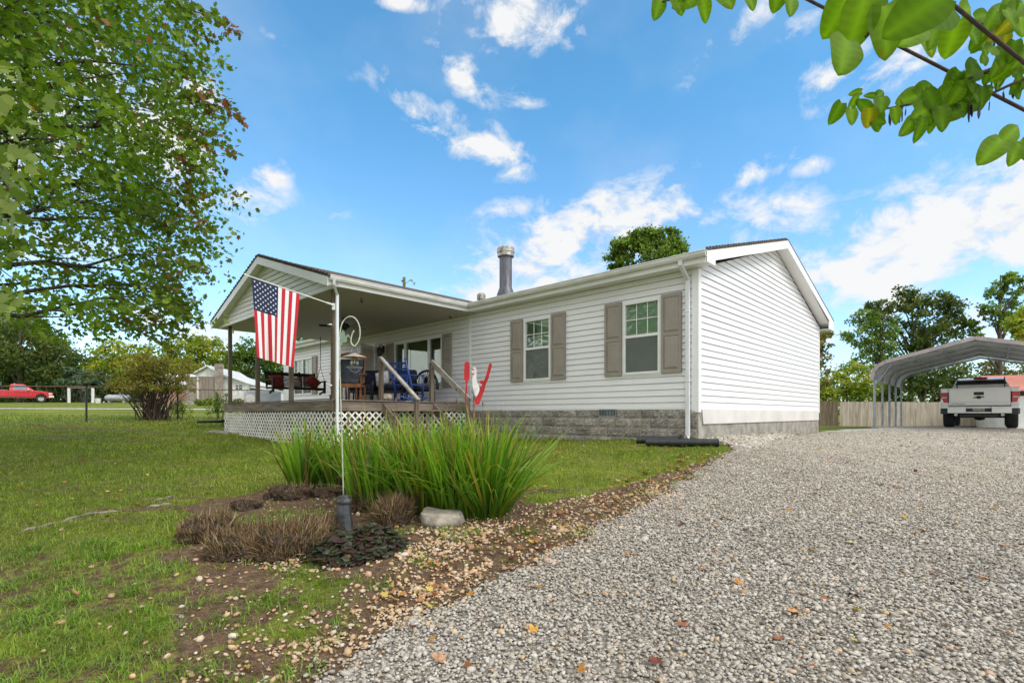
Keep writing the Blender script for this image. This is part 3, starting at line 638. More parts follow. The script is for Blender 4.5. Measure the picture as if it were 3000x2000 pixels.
SOILM = simple('dark_root_soil', (.085,.055,.036), .98, 0, .6, 25, .9, .02)
def gp(px,py): return G(px,py)
a=gp(830,1615); b=gp(690,1620); c=gp(610,1570); d=gp(930,1560); e=gp(1150,1530); f=gp(1080,1490); g=gp(1180,1500)
dead_clump('dead_plant', [(a[0],a[1],.36,.24,.25,3200),(b[0]+.02,b[1],.24,.2,.23,1700),(d[0],d[1],.24,.16,.17,1200)], 'wide cut back clump of brown stems left of the lamp base', 1)
dead_clump('dead_plant', [(c[0],c[1],.22,.26,.22,1300)], 'crumbling dark brown clump at the left end of the bed', 2)
dead_clump('dead_plant', [(e[0],e[1],.18,.16,.25,2200),(f[0],f[1],.25,.18,.22,1300),(g[0],g[1],.18,.16,.25,1900)], 'upright brown clump between the lamp base and the boulder', 3)
q=gp(850,1458); dead_clump('dead_plant', [(q[0],q[1],.28,.15,.19,500)], 'low reddish brown clod behind the bed at the lawn edge', 4)
q=gp(720,1490); dead_clump('dead_plant', [(q[0],q[1],.16,.12,.13,220)], 'small dark clod between the lawn and the brown clumps', 5)
q=gp(960,1450); dead_clump('dead_plant', [(q[0],q[1],.22,.12,.13,300)], 'matted dry clod at the foot of the loose strap leaves', 6)

# ---- dark ground cover
cx,cy = gp(1050,1620); z0 = gz(cx,cy); rt = empty('dark_leaf_plant', (cx,cy,z0), 0, 'low plant with dark purple green scalloped leaves below the lamp', 'plant')
n=640; a=rng.uniform(0,2*PI,n); r=np.sqrt(rng.uniform(0,1,n)); ll=np.array([[math.cos(.45),math.sin(.45)],[-math.sin(.45),math.cos(.45)]])
q=np.stack([.40*r*np.cos(a),.25*r*np.sin(a)],1)@ll; hh=.17*(1-r**2)*(1+.4*np.sin(q[:,0]*22)*np.cos(q[:,1]*19))+.02+rng.uniform(-.012,.015,n)
P=np.stack([q[:,0],q[:,1],gz_np(cx+q[:,0],cy+q[:,1])-z0+hh],1); D=np.stack([np.cos(a)*(.3+r)+rng.normal(0,.5,n),np.sin(a)*(.3+r)+rng.normal(0,.5,n),rng.normal(-.05,.25,n)],1); N=rdir(n,2.4)
out=[(0,0,0)]+[(.42*math.sin(PI*t)**.7*s*(1+.12*math.sin(t*22)),t,-.12*t*t+.03*math.sin(t*22)) for s,ts in ((1,(.1,.25,.42,.6,.76,.9)),(-1,())) for t in ts]+[(0,1.0,-.16)]+[(-.42*math.sin(PI*t)**.7*(1+.12*math.sin(t*22)),t,-.12*t*t+.03*math.sin(t*22)) for t in (.9,.76,.6,.42,.25,.1)]
tv=out+[(0,.5,-.08)]; m_=len(out); tf=[(m_,i,(i+1)%m_) for i in range(m_)]
t=rng.uniform(0,1,(n,1)); c=np.array([.05,.06,.05])*(1-t)+np.array([.20,.22,.175])*t; k=rng.uniform(size=n)<.3; c[k]=np.array([.13,.075,.08])
scatter('leaves',P,D,N,rng.uniform(.05,.085,n),tv,tf,M['leafbig'],rt,c,True)

# ---- boulder
def rock_mesh(name, loc, s, mat, seed, label, cat='boulder', parent=None, rz=0):
    bm = bmesh.new(); bmesh.ops.create_icosphere(bm, subdivisions=4, radius=1)
    r_=np.random.default_rng(seed); ph=r_.uniform(0,6,9)
    for v in bm.verts:
        p=v.co.copy(); n_=1+.14*math.sin(2.1*p.x+ph[0])*math.cos(1.7*p.y+ph[1])+.07*math.sin(5*p.x+ph[2]+2*p.z)+.05*math.sin(7*p.y+ph[3])*math.cos(6*p.z+ph[4])+.02*math.sin(17*p.x+ph[5])*math.sin(15*p.y+ph[6])
        q=Vector((p.x,p.y,p.z)); m=max(abs(q.x),abs(q.y),abs(q.z)); q=q*(.72+.28/m)*n_; q.z=min(q.z,.8+.05*math.sin(4*p.x)); v.co=(q.x*s[0],q.y*s[1],q.z*s[2])
    me=bpy.data.meshes.new(name); bm.to_mesh(me); bm.free(); me.polygons.foreach_set('use_smooth',[True]*len(me.polygons)); me.materials.append(mat)
    o=bpy.data.objects.new(name,me); COL.objects.link(o); o.location=loc; o.rotation_euler=(.12,.1,rz)
    return tag(o,label,cat)
bx,by=gp(1288,1540); rock_mesh('boulder',(bx,by+.08,gz(bx,by)+.055),(.215,.15,.10),M['rock'],5,'flat topped grey tan boulder in front of the strap leaves')
# bleached roots running through the lawn
def root_line(pts, label):
    P=[G(*p) for p in pts]; V=[]; 
    for i in range(len(P)-1):
        for t in (0,.33,.66): V.append((P[i][0]*(1-t)+P[i+1][0]*t, P[i][1]*(1-t)+P[i+1][1]*t))
    V.append(P[-1]); mb=MB(); mb.tube([(x,y,gz(x,y)+.004+.006*math.sin(i*1.9)) for i,(x,y) in enumerate(V)],[.004]+[.017+.006*math.sin(i*2.3) for i in range(len(V)-2)]+[.004],7)
    return tag(mb.build('tree_root',M['root'],None,True), label, 'tree root', 'bare roots in the lawn')
root_line([(60,1558),(120,1543),(180,1530),(240,1510),(300,1502),(352,1498)],'longest bare root showing in the left lawn')
root_line([(430,1487),(470,1480),(505,1476)],'short pale root stub beyond the long root')
root_line([(450,1468),(485,1460),(515,1453)],'thin root piece farthest from the camera')
# gravel side road beyond the fence
mb=MB(); L=[(-60,29.5),(-45,29.8),(-34,30),(-27,30),(-20,30),(-14,29.6),(-8,29),(0,28.6)]
vs=[];fs=[]
for i,(x,y) in enumerate(L):
    for w in (-.75,.75): vs.append((x,y+w,gz(x,y+w)+.03))
fs=[(2*i,2*i+2,2*i+3,2*i+1) for i in range(len(L)-1)]; mb.add(vs,fs)
tag(mb.build('gravel_road',M['road'],None),'narrow pale gravel lane crossing the field beyond the fence','road',kind='structure')

# ---- fallen leaves: the largest each a thing, the small litter as one
LT=[(0,0,0),(.10,.16,.05),(.36,.10,.12),(.28,.36,.05),(.48,.55,.16),(.22,.62,.05),(.13,.86,.10),(0,1.0,.16),(-.13,.86,.10),(-.22,.62,.05),(-.48,.55,.16),(-.28,.36,.05),(-.36,.10,.12),(-.10,.16,.05),(0,.45,-.02)]
LF=[(14,i,(i+1)%14) for i in range(14)]
def fallen(px,py,size,col,label,rz):
    x,y=G(px,py); mb=MB(); mb.add([(a*size,(b-.5)*size,c*size) for a,b,c in LT],LF)
    mb.beam((0,-.5*size,0),(0.03*size,-.75*size,.03*size),.03*size,.02*size)
    m=simple('fallen_leaf_'+label.split()[0],col,.6,0,.35,30,.3,.002)
    o=mb.build('fallen_leaf',m,None,True,loc=(x,y,gz(x,y)+.032),rz=rz); o.rotation_euler=(rng.uniform(-.3,.3),rng.uniform(-.3,.3),rz); return tag(o,label,'leaf','fallen leaves on the gravel')
fallen(1562,1860,.085,(.62,.30,.03),'golden yellow leaf lying alone on the near gravel',.5)
fallen(2163,1722,.105,(.42,.17,.02),'amber and brown leaf lying on the middle gravel',1.4)
fallen(2492,1755,.11,(.11,.03,.015),'dark maroon leaf on the gravel below the driveway middle',1.0)
fallen(2322,1808,.10,(.58,.26,.07),'curled light orange leaf near the bottom of the drive',1.7)
fallen(2340,1753,.06,(.09,.03,.015),'small dark brown leaf left of the maroon leaf',.7)
fallen(2280,1890,.085,(.30,.10,.03),'rust coloured leaf low on the near gravel',2.2)
fallen(1998,1845,.09,(.36,.12,.05),'reddish brown leaf left of the rust coloured one',.2)
fallen(2060,1680,.08,(.42,.17,.07),'brown leaf curled on the gravel left of the amber leaf',1.9)
fallen(2880,1705,.09,(.50,.22,.06),'pale orange leaf toward the right edge of the gravel',1.1)
fallen(2735,1690,.08,(.33,.10,.06),'wine red leaf on the right half of the gravel',.1)
fallen(1920,1955,.10,(.16,.04,.02),'dark red leaf at the bottom edge of the gravel',2.6)
fallen(2710,1565,.09,(.62,.34,.10),'light orange leaf in the middle distance of the drive',2.0)
fallen(2490,1600,.09,(.52,.46,.14),'faded yellow green leaf halfway up the gravel',1.5)
fallen(1285,1945,.10,(.40,.22,.12),'folded tan leaf where pebbles meet the grey gravel',1.3)
def litter(x,y): return inwedge(x,y,.3)&~inpoly(x,y,[HW(0,0)[:2],HW(19,0)[:2],HW(19,9)[:2],HW(0,9)[:2]])
x,y=scatter_pts(-9,13,2.3,14,2.6,litter); x2,y2=scatter_pts(-1,9,2.4,9,3.0,lambda x,y: inpoly(x,y,GRAV)&inwedge(x,y,.3)); ev=[G(rng.uniform(1500,2080),0) for _ in range(0)]
bx2=rng.uniform(0,1,380); ex=np.interp(bx2*5+3.4,[e[1] for e in EDGE],[e[0] for e in EDGE])-rng.uniform(0,.8,380); x=np.concatenate([x,x2,ex]); y=np.concatenate([y,y2,bx2*5+3.4]); n=len(x)
pal=np.array([(.50,.24,.06),(.30,.12,.05),(.42,.20,.09),(.13,.05,.03),(.55,.42,.12),(.46,.33,.24),(.5,.3,.2)]); c=pal[rng.integers(0,len(pal),n)]*rng.uniform(.7,1.2,(n,1))
P=np.stack([x,y,gz_s(x,y)+.03],1); D=rdir(n)*np.array([1,1,.2]); s=rng.uniform(.03,.075,n)
lo=scatter('leaf_litter',P,D,rdir(n,1.5),s,LT,LF,M['dryleaf'],None,c,True); tag(lo,'small brown and orange leaves scattered over gravel and lawn','leaf litter',kind='stuff')
# twigs & straw in the bed
x,y=scatter_pts(-3,3.5,2.2,8,120,lambda x,y: inpoly(x,y,BED)&~inpoly(x,y,GRAV)); n=len(x); P=np.stack([x,y,gz_s(x,y)+.008],1); D=rdir(n)*np.array([1,1,.12]); c=np.array([.30,.22,.15])*rng.uniform(.4,1.3,(n,1))
lo=scatter('straw',P,D,rdir(n,2),np.stack([rng.uniform(.003,.006,n),rng.uniform(.05,.16,n),np.ones(n)*.05],1),[(-.5,0,0),(.5,0,0),(.4,.5,.2),(-.4,.5,.2),(.1,1,0)],[(0,1,2,3),(3,2,4)],M['dryleaf'],None,c); tag(lo,'dry straw and twigs lying on the bare soil','straw',kind='stuff')

# ================================================================== HOUSE (local frame: x = -a, y = b, z)
house = empty('house', (P0[0],P0[1],0), TH, 'long white vinyl sided single storey house with taupe shutters', 'house')
ZB, ZT = .104, 2.70; LEN = 18.6; DEP = 8.8; CRS = .1245
def lap_rows(mb, s0, s1, z0, z1, f, holes=(), lim=None, crs=CRS, off=.018):
    """clapboard rows; f(s,z,out)->xyz ; lim(z)->(s0,s1); holes (sa,sb,za,zb)"""
    k0 = int(math.floor((z0-ZB)/crs+1e-6)); zc = ZB + k0*crs
    while zc < z1 - 1e-4:
        cuts = sorted({max(zc,z0), min(zc+crs,z1)} | {h for hh in holes for h in hh[2:4] if zc < h < zc+crs and z0<h<z1})
        for za, zb in zip(cuts[:-1], cuts[1:]):
            if zb-za < 1e-4: continue
            oa = off*(1-(za-zc)/crs)+.001; ob = off*(1-(zb-zc)/crs)+.001
            a0,a1 = (lim(za) if lim else (s0,s1)); b0,b1 = (lim(zb) if lim else (s0,s1))
            segs = [(a0,a1,b0,b1)]
            for h in holes:
                if h[2] < (za+zb)/2 < h[3]:
                    ns = []
                    for (p,q,r,t) in segs:
                        if h[1] <= p or h[0] >= q: ns.append((p,q,r,t)); continue
                        if h[0] > p: ns.append((p,h[0],r,h[0]))
                        if h[1] < q: ns.append((h[1],q,h[1],t))
                    segs = ns
            for (p,q,r,t) in segs:
                if q-p < 1e-3: continue
                sl = .007 if abs(zb-zc-crs)<1e-5 else 0; k_=sl/(zb-za); rr_=r-(r-p)*k_; tt_=t-(t-q)*k_
                fs = [(0,1,2,3)]; vs = [f(p,za,oa),f(q,za,oa),f(tt_,zb-sl,ob),f(rr_,zb-sl,ob)]
                if abs(za-zc) < 1e-5: vs += [f(p,za,-.02),f(q,za,-.02)]; fs.append((4,5,1,0))
                if sl: n_=len(vs); vs += [f(rr_,zb-sl,-.02),f(tt_,zb-sl,-.02),f(t,zb,-.02),f(r,zb,-.02)]; fs += [(3,2,n_+1,n_),(n_,n_+1,n_+2,n_+3)]
                mb.add(vs, fs)
        zc += crs
WIN = dict(near=(.745,1.56), mid=(3.505,4.33), triple=(7.53,9.96), far=(15.84,17.5)); WZ = (.80,2.27)
holes = [(-b,-a,WZ[0],WZ[1]) for a,b in (WIN['near'],WIN['mid'],WIN['far'])] + [(-9.96,-7.53,.87,2.25)] + [(-12.1,-11.19,.30,2.32)]
mb = MB(); lap_rows(mb, -LEN, 0, ZB, ZT, lambda s,z,o: (s,-o,z), holes)
mb.build('front_wall', M['siding'], house)
# gable wall: a=0 plane facing +x ; triangle apex b=4.5
ZAP = 4.10; APB = 4.5
def glim(z):
    if z <= 2.70: return (0, DEP)
    t = (z-2.70)/(ZAP-2.70); return (APB*t, DEP-(DEP-APB)*t)
mb = MB(); lap_rows(mb, 0, DEP, ZB, ZAP, lambda s,z,o: (o,s,z), (), glim); mb.build('gable_wall', M['siding'], house)
mb = MB(); mb.add([(-LEN,0,ZB),(-LEN,DEP,ZB),(-LEN,DEP,2.7),(-LEN,APB,ZAP),(-LEN,0,2.7),(0,DEP,ZB),(0,DEP,2.7)],[(0,1,2,3,4),(1,5,6,2)]); mb.build('rear_wall', M['siding'], house)
# trim boards
mb = MB(); mb.box(-.11,.022,-.022,0,.03,2.70); mb.box(0.0005,.0222,-.0005,.10,.03,2.70); mb.build('corner_trim', M['trim'], house, bevel=.004)
for bx_ in ((0,.022,DEP-.1,DEP+.015,.03,2.70),(-LEN-.02,-LEN+.1,-.022,.02,.03,2.7),(-6.39,-6.30,-.024,0,.1,2.7)): mb=MB(); mb.box(*bx_); mb.build('corner_trim', M['trim'], house, bevel=.004)
mb = MB(); mb.box(-6.30,-.11,-.018,0,.085,.135); mb.box(.0,.021,.10,DEP-.1,.085,.12); mb.build('starter_strip', M['trim'], house)
# foundation of split-face blocks
mb = MB(); r_ = np.random.default_rng(3)
def blockface(x0,x1,z0,z1,nx=7,nz=4,y=-.0):
    V=[];
    for j in range(nz+1):
        for i in range(nx+1):
            e = (i in (0,nx) or j in (0,nz)); V.append((x0+(x1-x0)*i/nx, y-(0 if e else .012+r_.uniform(0,.022)), z0+(z1-z0)*j/nz))
    F_=[(j*(nx+1)+i,j*(nx+1)+i+1,(j+1)*(nx+1)+i+1,(j+1)*(nx+1)+i) for j in range(nz) for i in range(nx)]; mb.add(V,F_)
vent=(-2.18,-1.74,-.055,.10)
for r in range(6):
    z1=.10-r*.196; z0=z1-.186; x=-.005-(r%2)*.2 ; xs_=[0.0]
    xx=0.0-(.39 if r%2==0 else .19)
    edges=[-.005]; 
    while xx>-LEN: edges.append(xx); xx-=.40
    edges.append(-LEN)
    for e1,e0 in zip(edges[:-1],edges[1:]):
        a0,a1=e0+.005,e1-.005
        if a1-a0<.03: continue
        if r==0 and a1>vent[0] and a0<vent[1]:
            if a0<vent[0]-.03: blockface(a0,vent[0],z0,z1,4)
            if a1>vent[1]+.03: blockface(vent[1],a1,z0,z1,4)
            continue
        blockface(a0,a1,z0,z1)
fo = mb.build('foundation', M['block'], house)
mb=MB(); mb.box(-LEN,-.01,.004,.05,-1.4,.1); mb.build('mortar', M['mortar'], fo)
mb=MB(); mb.box(-.2,-.002,.004,DEP-.02,-1.4,.099); mb.box(-.13,.006,-.002,.16,-1.4,.099); mb.build('gable_foundation', M['concrete'], house)
mb=MB(); mb.add([(.026,.13,.085),(.026,DEP-.1,.085),(.026,DEP-.1,-.19),(.026,.19,-.19),(0.004,.13,.085),(0.004,DEP-.1,.085),(0.004,DEP-.1,-.19),(0.004,.19,-.19)],[(0,1,2,3),(0,3,7,4),(3,2,6,7),(0,4,5,1)])
mb.build('skirting_board', M['whiteboard'], house)
mb=MB()
for k in range(11): x=vent[0]+.03+k*.038; mb.box(x,x+.012,-.02,.0,vent[2]+.01,vent[3]-.01)
mb.box(vent[0],vent[1],-.024,-.004,vent[2],vent[2]+.014); mb.box(vent[0],vent[1],-.024,-.004,vent[3]-.012,vent[3]); mb.box(vent[0],vent[0]+.014,-.024,-.004,vent[2],vent[3]); mb.box(vent[1]-.014,vent[1],-.024,-.004,vent[2],vent[3])
vg=mb.build('crawl_vent', M['galv'], house); mb=MB(); mb.box(vent[0],vent[1],-.003,.003,vent[2],vent[3]); mb.build('vent_opening', M['black'], vg)
# roof
EZ=2.93; SL=.283; RB=-.30; RBK=DEP+.52; RPK=EZ+SL*(APB-RB)
def roof_slab(mb,x0,x1,y0,z0,y1,z1,th):
    mb.add([(x0,y0,z0),(x1,y0,z0),(x1,y1,z1),(x0,y1,z1),(x0,y0,z0-th),(x1,y0,z0-th),(x1,y1,z1-th),(x0,y1,z1-th)],[(0,1,2,3),(7,6,5,4),(0,4,5,1),(1,5,6,2),(2,6,7,3),(3,7,4,0)])
mb=MB(); roof_slab(mb,-LEN-.3,.30,RB-.02,EZ-.005,APB,RPK,.03); roof_slab(mb,-LEN-.3,.30,APB,RPK,RBK+.02,EZ+.0,.03)
# uneven shingle courses along the rake edge
for k in range(34):
    y=RB+k*.14; z=EZ+SL*(y-RB); mb.box(.27,.303,y,y+.145,z-.014+.012,z+.027+.003+.004*(k%2))
rf=mb.build('roof', M['shingle'], house)
# soffit and eaves
mb=MB(); mb.box(-LEN-.28,.275,RB,0.0,2.705,2.72); mb.box(-LEN-.28,.275,DEP,RBK,2.60,2.62)
mb.add([(.0,0,2.73),(.27,0,2.73),(.27,APB,RPK-.17),(0,APB,RPK-.17)],[(0,1,2,3)]); mb.add([(.0,DEP+.5,2.63),(.27,DEP+.5,2.63),(.27,APB,RPK-.17),(0,APB,RPK-.17)],[(0,3,2,1)])
mb.build('soffit', M['trim'], house)
for bx_ in ((-6.06,.275,RB-.018,RB,2.695,2.90),(-LEN-.28,-13.85,RB-.018,RB,2.695,2.90),(-LEN-.28,.275,RBK,RBK+.018,2.60,2.90)): mb=MB(); mb.box(*bx_); mb.build('fascia', M['trim'], house)
# rake boards (white, on the gable end)
mb=MB(); h=.20
for (y0,z0,y1,z1) in ((RB-.0,EZ-.04,APB,RPK-.03),(RBK,EZ-.04,APB,RPK-.03)):
    mb.add([(.272,y0,z0),(.272,y1,z1),(.272,y1,z1-h),(.272,y0,z0-h),(.296,y0,z0),(.296,y1,z1),(.296,y1,z1-h),(.296,y0,z0-h)],[(0,1,2,3),(7,6,5,4),(0,4,5,1),(3,2,6,7),(0,3,7,4),(1,5,6,2)])
mb.xprism([(RB,2.70),(.08,2.70),(.08,2.86),(RB,2.86)],.271,.294); mb.xprism([(RBK,2.60),(DEP-.05,2.60),(DEP-.05,2.86),(RBK,2.86)],.271,.294)
mb.build('rake_board', M['trim'], house)
def gutter_profile(s=1): return [(0,0),(-.115*s,0),(-.118*s,-.012),(-.105*s,-.03),(-.105*s,-.055),(-.08*s,-.10),(0,-.115),(0,-.1),(-.07*s,-.09),(-.095*s,-.05),(-.1*s,-.005),(0,-.005)]
yb=RB-.018
for x0_,x1_ in ((-6.03,.31),(-LEN-.3,-13.9)): mb=MB(); mb.xprism([(yb+p,2.888+q) for p,q in gutter_profile()],x0_,x1_); mb.build('gutter', M['gutter'], house)
# downspout at the near corner
def downspout(parent, pts, name='downspout', w=.075, d=.055, mat='downspout', up=(0,1,0)):
    mb=MB()
    for p,q in zip(pts[:-1],pts[1:]):
        P_,Q_=Vector(p),Vector(q); dd=(Q_-P_).normalized(); mb.beam(P_-dd*.012,Q_+dd*.012,w,d,up)
    for z in (1.9,.6): mb.box(pts[-2][0]-w*.62,pts[-2][0]+w*.62,pts[-2][1]-d*.62,pts[-2][1]+d*.62,z,z+.025)
    return mb.build(name, M[mat], parent, bevel=.006)
downspout(house,[(-.17,-.37,2.82),(-.17,-.36,2.72),(-.17,-.06,2.50),(-.17,-.06,-.42),(-.17,-.16,-.49)])
# flue pipe and small vents
mb=MB(); X0,Y0=-6.07,1.1; zr=EZ+SL*(Y0-RB); mb.lathe([(.27,zr-.1),(.25,zr+.05),(.19,zr+.22),(.178,zr+.24),(.178,4.43),(.165,4.44)],22,Matrix.Translation((X0,Y0,0)))
fl=mb.build('flue_pipe', M['flue'], house, smooth=False); smooth_angle(fl)
mb=MB(); mb.lathe([(.19,4.42),(.235,4.45),(.235,4.55),(.25,4.56),(.25,4.68),(.235,4.70),(.20,4.71),(0,4.712)],22,Matrix.Translation((X0,Y0,0))); smooth_angle(mb.build('flue_cap', M['fluecap'], fl))
mb=MB(); mb.lathe([(.12,3.2),(.12,3.34),(.08,3.38),(0,3.385)],14,Matrix.Translation((-6.55,.6,.03))); smooth_angle(mb.build('roof_vent', M['fluecap'], house))

# windows
def window(name, x0,x1,z0,z1, cols=3, kind='hung', shut=.41, bl=.55, panels=None, sh=(True,True), shz=(.79,2.31)):
    """x0<x1 local; frame is the part, everything else a sub-part"""
    mb=MB(); fw=.045
    mb.box(x0,x1,-.045,.07,z1-fw,z1); mb.box(x0,x1,-.05,.07,z0,z0+fw); mb.box(x0,x0+fw,-.045,.07,z0+fw,z1-fw); mb.box(x1-fw,x1,-.045,.07,z0+fw,z1-fw)
    mb.box(x0-.03,x1+.03,-.032,-.001,z1-.002,z1+.035); mb.box(x0-.03,x0+.002,-.032,-.001,z0-.03,z1); mb.box(x1-.002,x1+.03,-.032,-.001,z0-.03,z1); mb.box(x0-.03,x1+.03,-.034,-.001,z0-.035,z0+.002)
    zm=(z0+z1)/2+.035
    if kind=='hung': mb.box(x0+fw,x1-fw,-.035,.03,zm-.028,zm+.028)
    if panels:
        for p in panels: mb.box(p-.035,p+.035,-.047,.07,z0+fw,z1-fw)
    w=mb.build(name, M['trim'], house, bevel=.003)
    mb=MB(); mb.box(x0+fw,x1-fw,.004,.008,z0+fw,z1-fw); mb.build('pane', M['glass'], w)
    mb=MB()
    if kind=='hung':
        for k in range(1,cols): x=x0+fw+(x1-x0-2*fw)*k/cols; mb.box(x-.008,x+.008,-.004,.0035,zm+.028,z1-fw); mb.box(x-.008,x+.008,.010,.016,z0+fw,zm-.028)
        zz=(zm+z1-fw+.028)/2; mb.box(x0+fw,x1-fw,-.0045,.003,zz-.008,zz+.008); zz=(z0+fw+zm-.028)/2; mb.box(x0+fw,x1-fw,.011,.017,zz-.008,zz+.008)
        mb.build('muntins', M['trim'], w)
        mb=MB(); mb.box(x0+fw,x1-fw,-.020,-.0195,z0+fw,zm-.028); mb.build('insect_screen', M['screen'], w)
    if bl>0:
        mb=MB(); mb.box(x0+.02,x1-.02,.026,.03,z1-(z1-z0)*bl,z1); mb.build('blind', M['blind'], w)
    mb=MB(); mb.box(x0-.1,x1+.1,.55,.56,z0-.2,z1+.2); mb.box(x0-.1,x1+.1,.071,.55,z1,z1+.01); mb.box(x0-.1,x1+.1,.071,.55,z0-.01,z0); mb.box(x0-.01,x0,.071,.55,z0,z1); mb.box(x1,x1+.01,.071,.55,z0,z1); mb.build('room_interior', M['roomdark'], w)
    for side,ok in zip((-1,1),sh):
        if not ok: continue
        a=x0-.035-shut if side<0 else x1+.035; b=a+shut; s0,s1=shz
        mb=MB(); mb.box(a,b,-.05,-.012,s0,s1)
        so=mb.build('shutter', M['shutter'], house, bevel=.004)
        mb=MB(); t=.055; zmid=s0+(s1-s0)*.485
        for (za,zb) in ((s0+.075,zmid-.03),(zmid+.05,s1-.075)):
            mb.box(a+.0,b,-.064,-.049,s0,s0+.07) if za<zmid else None
            px0,px1=a+t,b-t
            # raised bevelled panel
            mb.add([(px0,-.0505,za),(px1,-.0505,za),(px1,-.0505,zb),(px0,-.0505,zb),(px0+.035,-.068,za+.035),(px1-.035,-.068,za+.035),(px1-.035,-.068,zb-.035),(px0+.035,-.068,zb-.035)],[(4,5,6,7),(0,1,5,4),(1,2,6,5),(2,3,7,6),(3,0,4,7)])
        mb.box(a,b,-.064,-.049,s1-.07,s1); mb.box(a,a+t-.006,-.064,-.049,s0+.07,s1-.07); mb.box(b-t+.006,b,-.064,-.049,s0+.07,s1-.07); mb.box(a+t-.006,b-t+.006,-.064,-.049,zmid-.025,zmid+.045)
        mb.build('panel_moulding', M['shutter'], so)
    return w
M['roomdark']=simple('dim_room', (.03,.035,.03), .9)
window('window',-WIN['near'][1],-WIN['near'][0],*WZ,bl=1.0); window('window',-WIN['mid'][1],-WIN['mid'][0],*WZ,bl=1.0)
window('picture_window',-9.96,-7.53,.87,2.25,kind='fixed',bl=0,panels=[-9.37,-8.16],sh=(True,True),shz=(.76,2.28),shut=.40)
window('window',-17.5,-15.84,*WZ,bl=.8,kind='hung',panels=[-16.67],cols=4,sh=(False,True),shz=(.78,2.30))
# doorway with the storm door swung open
mb=MB(); mb.box(-12.16,-12.06,-.03,.05,.3,2.36); mb.box(-11.24,-11.14,-.03,.05,.3,2.36); mb.box(-12.06,-11.24,-.03,.05,2.28,2.36); fr=mb.build('door_frame', M['trim'], house)
mb=MB(); mb.box(-12.06,-11.24,.03,.06,.30,2.28); mb.build('entry_door', M['doorwhite'], fr)
dr=MB(); Md=Matrix.Translation((-11.19,-.05,0))@Matrix.Rotation(R(-59),4,'Z')
dr.box(0,.86,-.02,.02,.33,2.27,Md); d_=dr.build('storm_door', M['doorwhite'], house, bevel=.004)
mb=MB(); mb.box(.10,.76,-.026,-.021,1.35,2.15,Md); mb.box(.10,.76,.021,.026,1.35,2.15,Md); mb.build('door_pane', M['lensclear'], d_)
mb=MB(); mb.tube([Md@Vector((.80,-.02,1.22)),Md@Vector((.80,-.06,1.22)),Md@Vector((.74,-.07,1.22))],.008,6); mb.tube([Md@Vector((.80,.02,1.22)),Md@Vector((.80,.06,1.22)),Md@Vector((.74,.07,1.22))],.008,6); mb.build('door_handle', M['black'], d_)
# wall lantern by the door
lx,ly,lz=-10.62,-.02,1.98
mb=MB(); mb.box(lx-.05,lx+.05,-.03,.0,lz+.02,lz+.26); mb.tube([(lx,-.02,lz+.2),(lx,-.10,lz+.30),(lx,-.17,lz+.27),(lx,-.17,lz+.2)],.012,6)
mb.lathe([(.02,.21),(.095,.15),(.10,.135),(.085,.13),(.068,-.07),(.04,-.10),(.0,-.12)],6,Matrix.Translation((lx,-.17,lz)))
mb.build('wall_lantern', M['black'], house)

# ================================================================== COVERED PORCH
porch = empty('covered_porch', (P0[0],P0[1],0), TH, 'raised wooden front porch with gable roof, white lattice skirt and steps', 'porch')
AR,AL,BF = 6.35,13.42,-3.93; XR,XL=-AR,-AL
ERX,ELX,EBF,PEZ,PRZ = -6.06,-13.85,-4.19,2.90,4.14; RX=(ERX+ELX)/2
psl=(PRZ-PEZ)/(ERX-RX)
mb=MB()
n=int((AL-AR)/.14)
for k in range(n): x=XL+.005+k*(AL-AR-.01)/n; mb.box(x,x+(AL-AR)/n-.012,BF+.02,-.03,.27,.297)
mb.box(XL,XR,BF,BF+.02,.262,.302)
mb.build('deck', M['wood_h'], porch)
mb=MB(); mb.box(XL,XR+.02,BF-.035,BF,.065,.285); mb.box(XR,XR+.035,BF,-1.26+0,.065,.262); mb.box(XR,XR+.035,-1.26,-.03,.065,.285); mb.box(XL-.035,XL,BF,-.03,.065,.285)
mb.box(XR-.02,XR+.05,BF-.05,-.03,.286,.312)
mb.box(XL-.05,XR+.05,BF-.05,BF+.05,.3125,.332)
mb.build('rim_board', M['wood_h'], porch, bevel=.006)
posts=[(-13.1,BF+.05),(-10.83,BF+.05),(-8.62,BF+.05),(-6.45,BF+.06)]
for i,(x,y) in enumerate(posts):
    mb=MB(); mb.box(x-.048,x+.048,y-.048,y+.048,-.9 if i==3 else .05,2.69); mb.build('porch_post', M['wood_v'], porch, bevel=.006)
for y in (-2.9,-1.6): mb=MB(); mb.box(-13.2,-13.1,y-.045,y+.045,.3,2.69); 
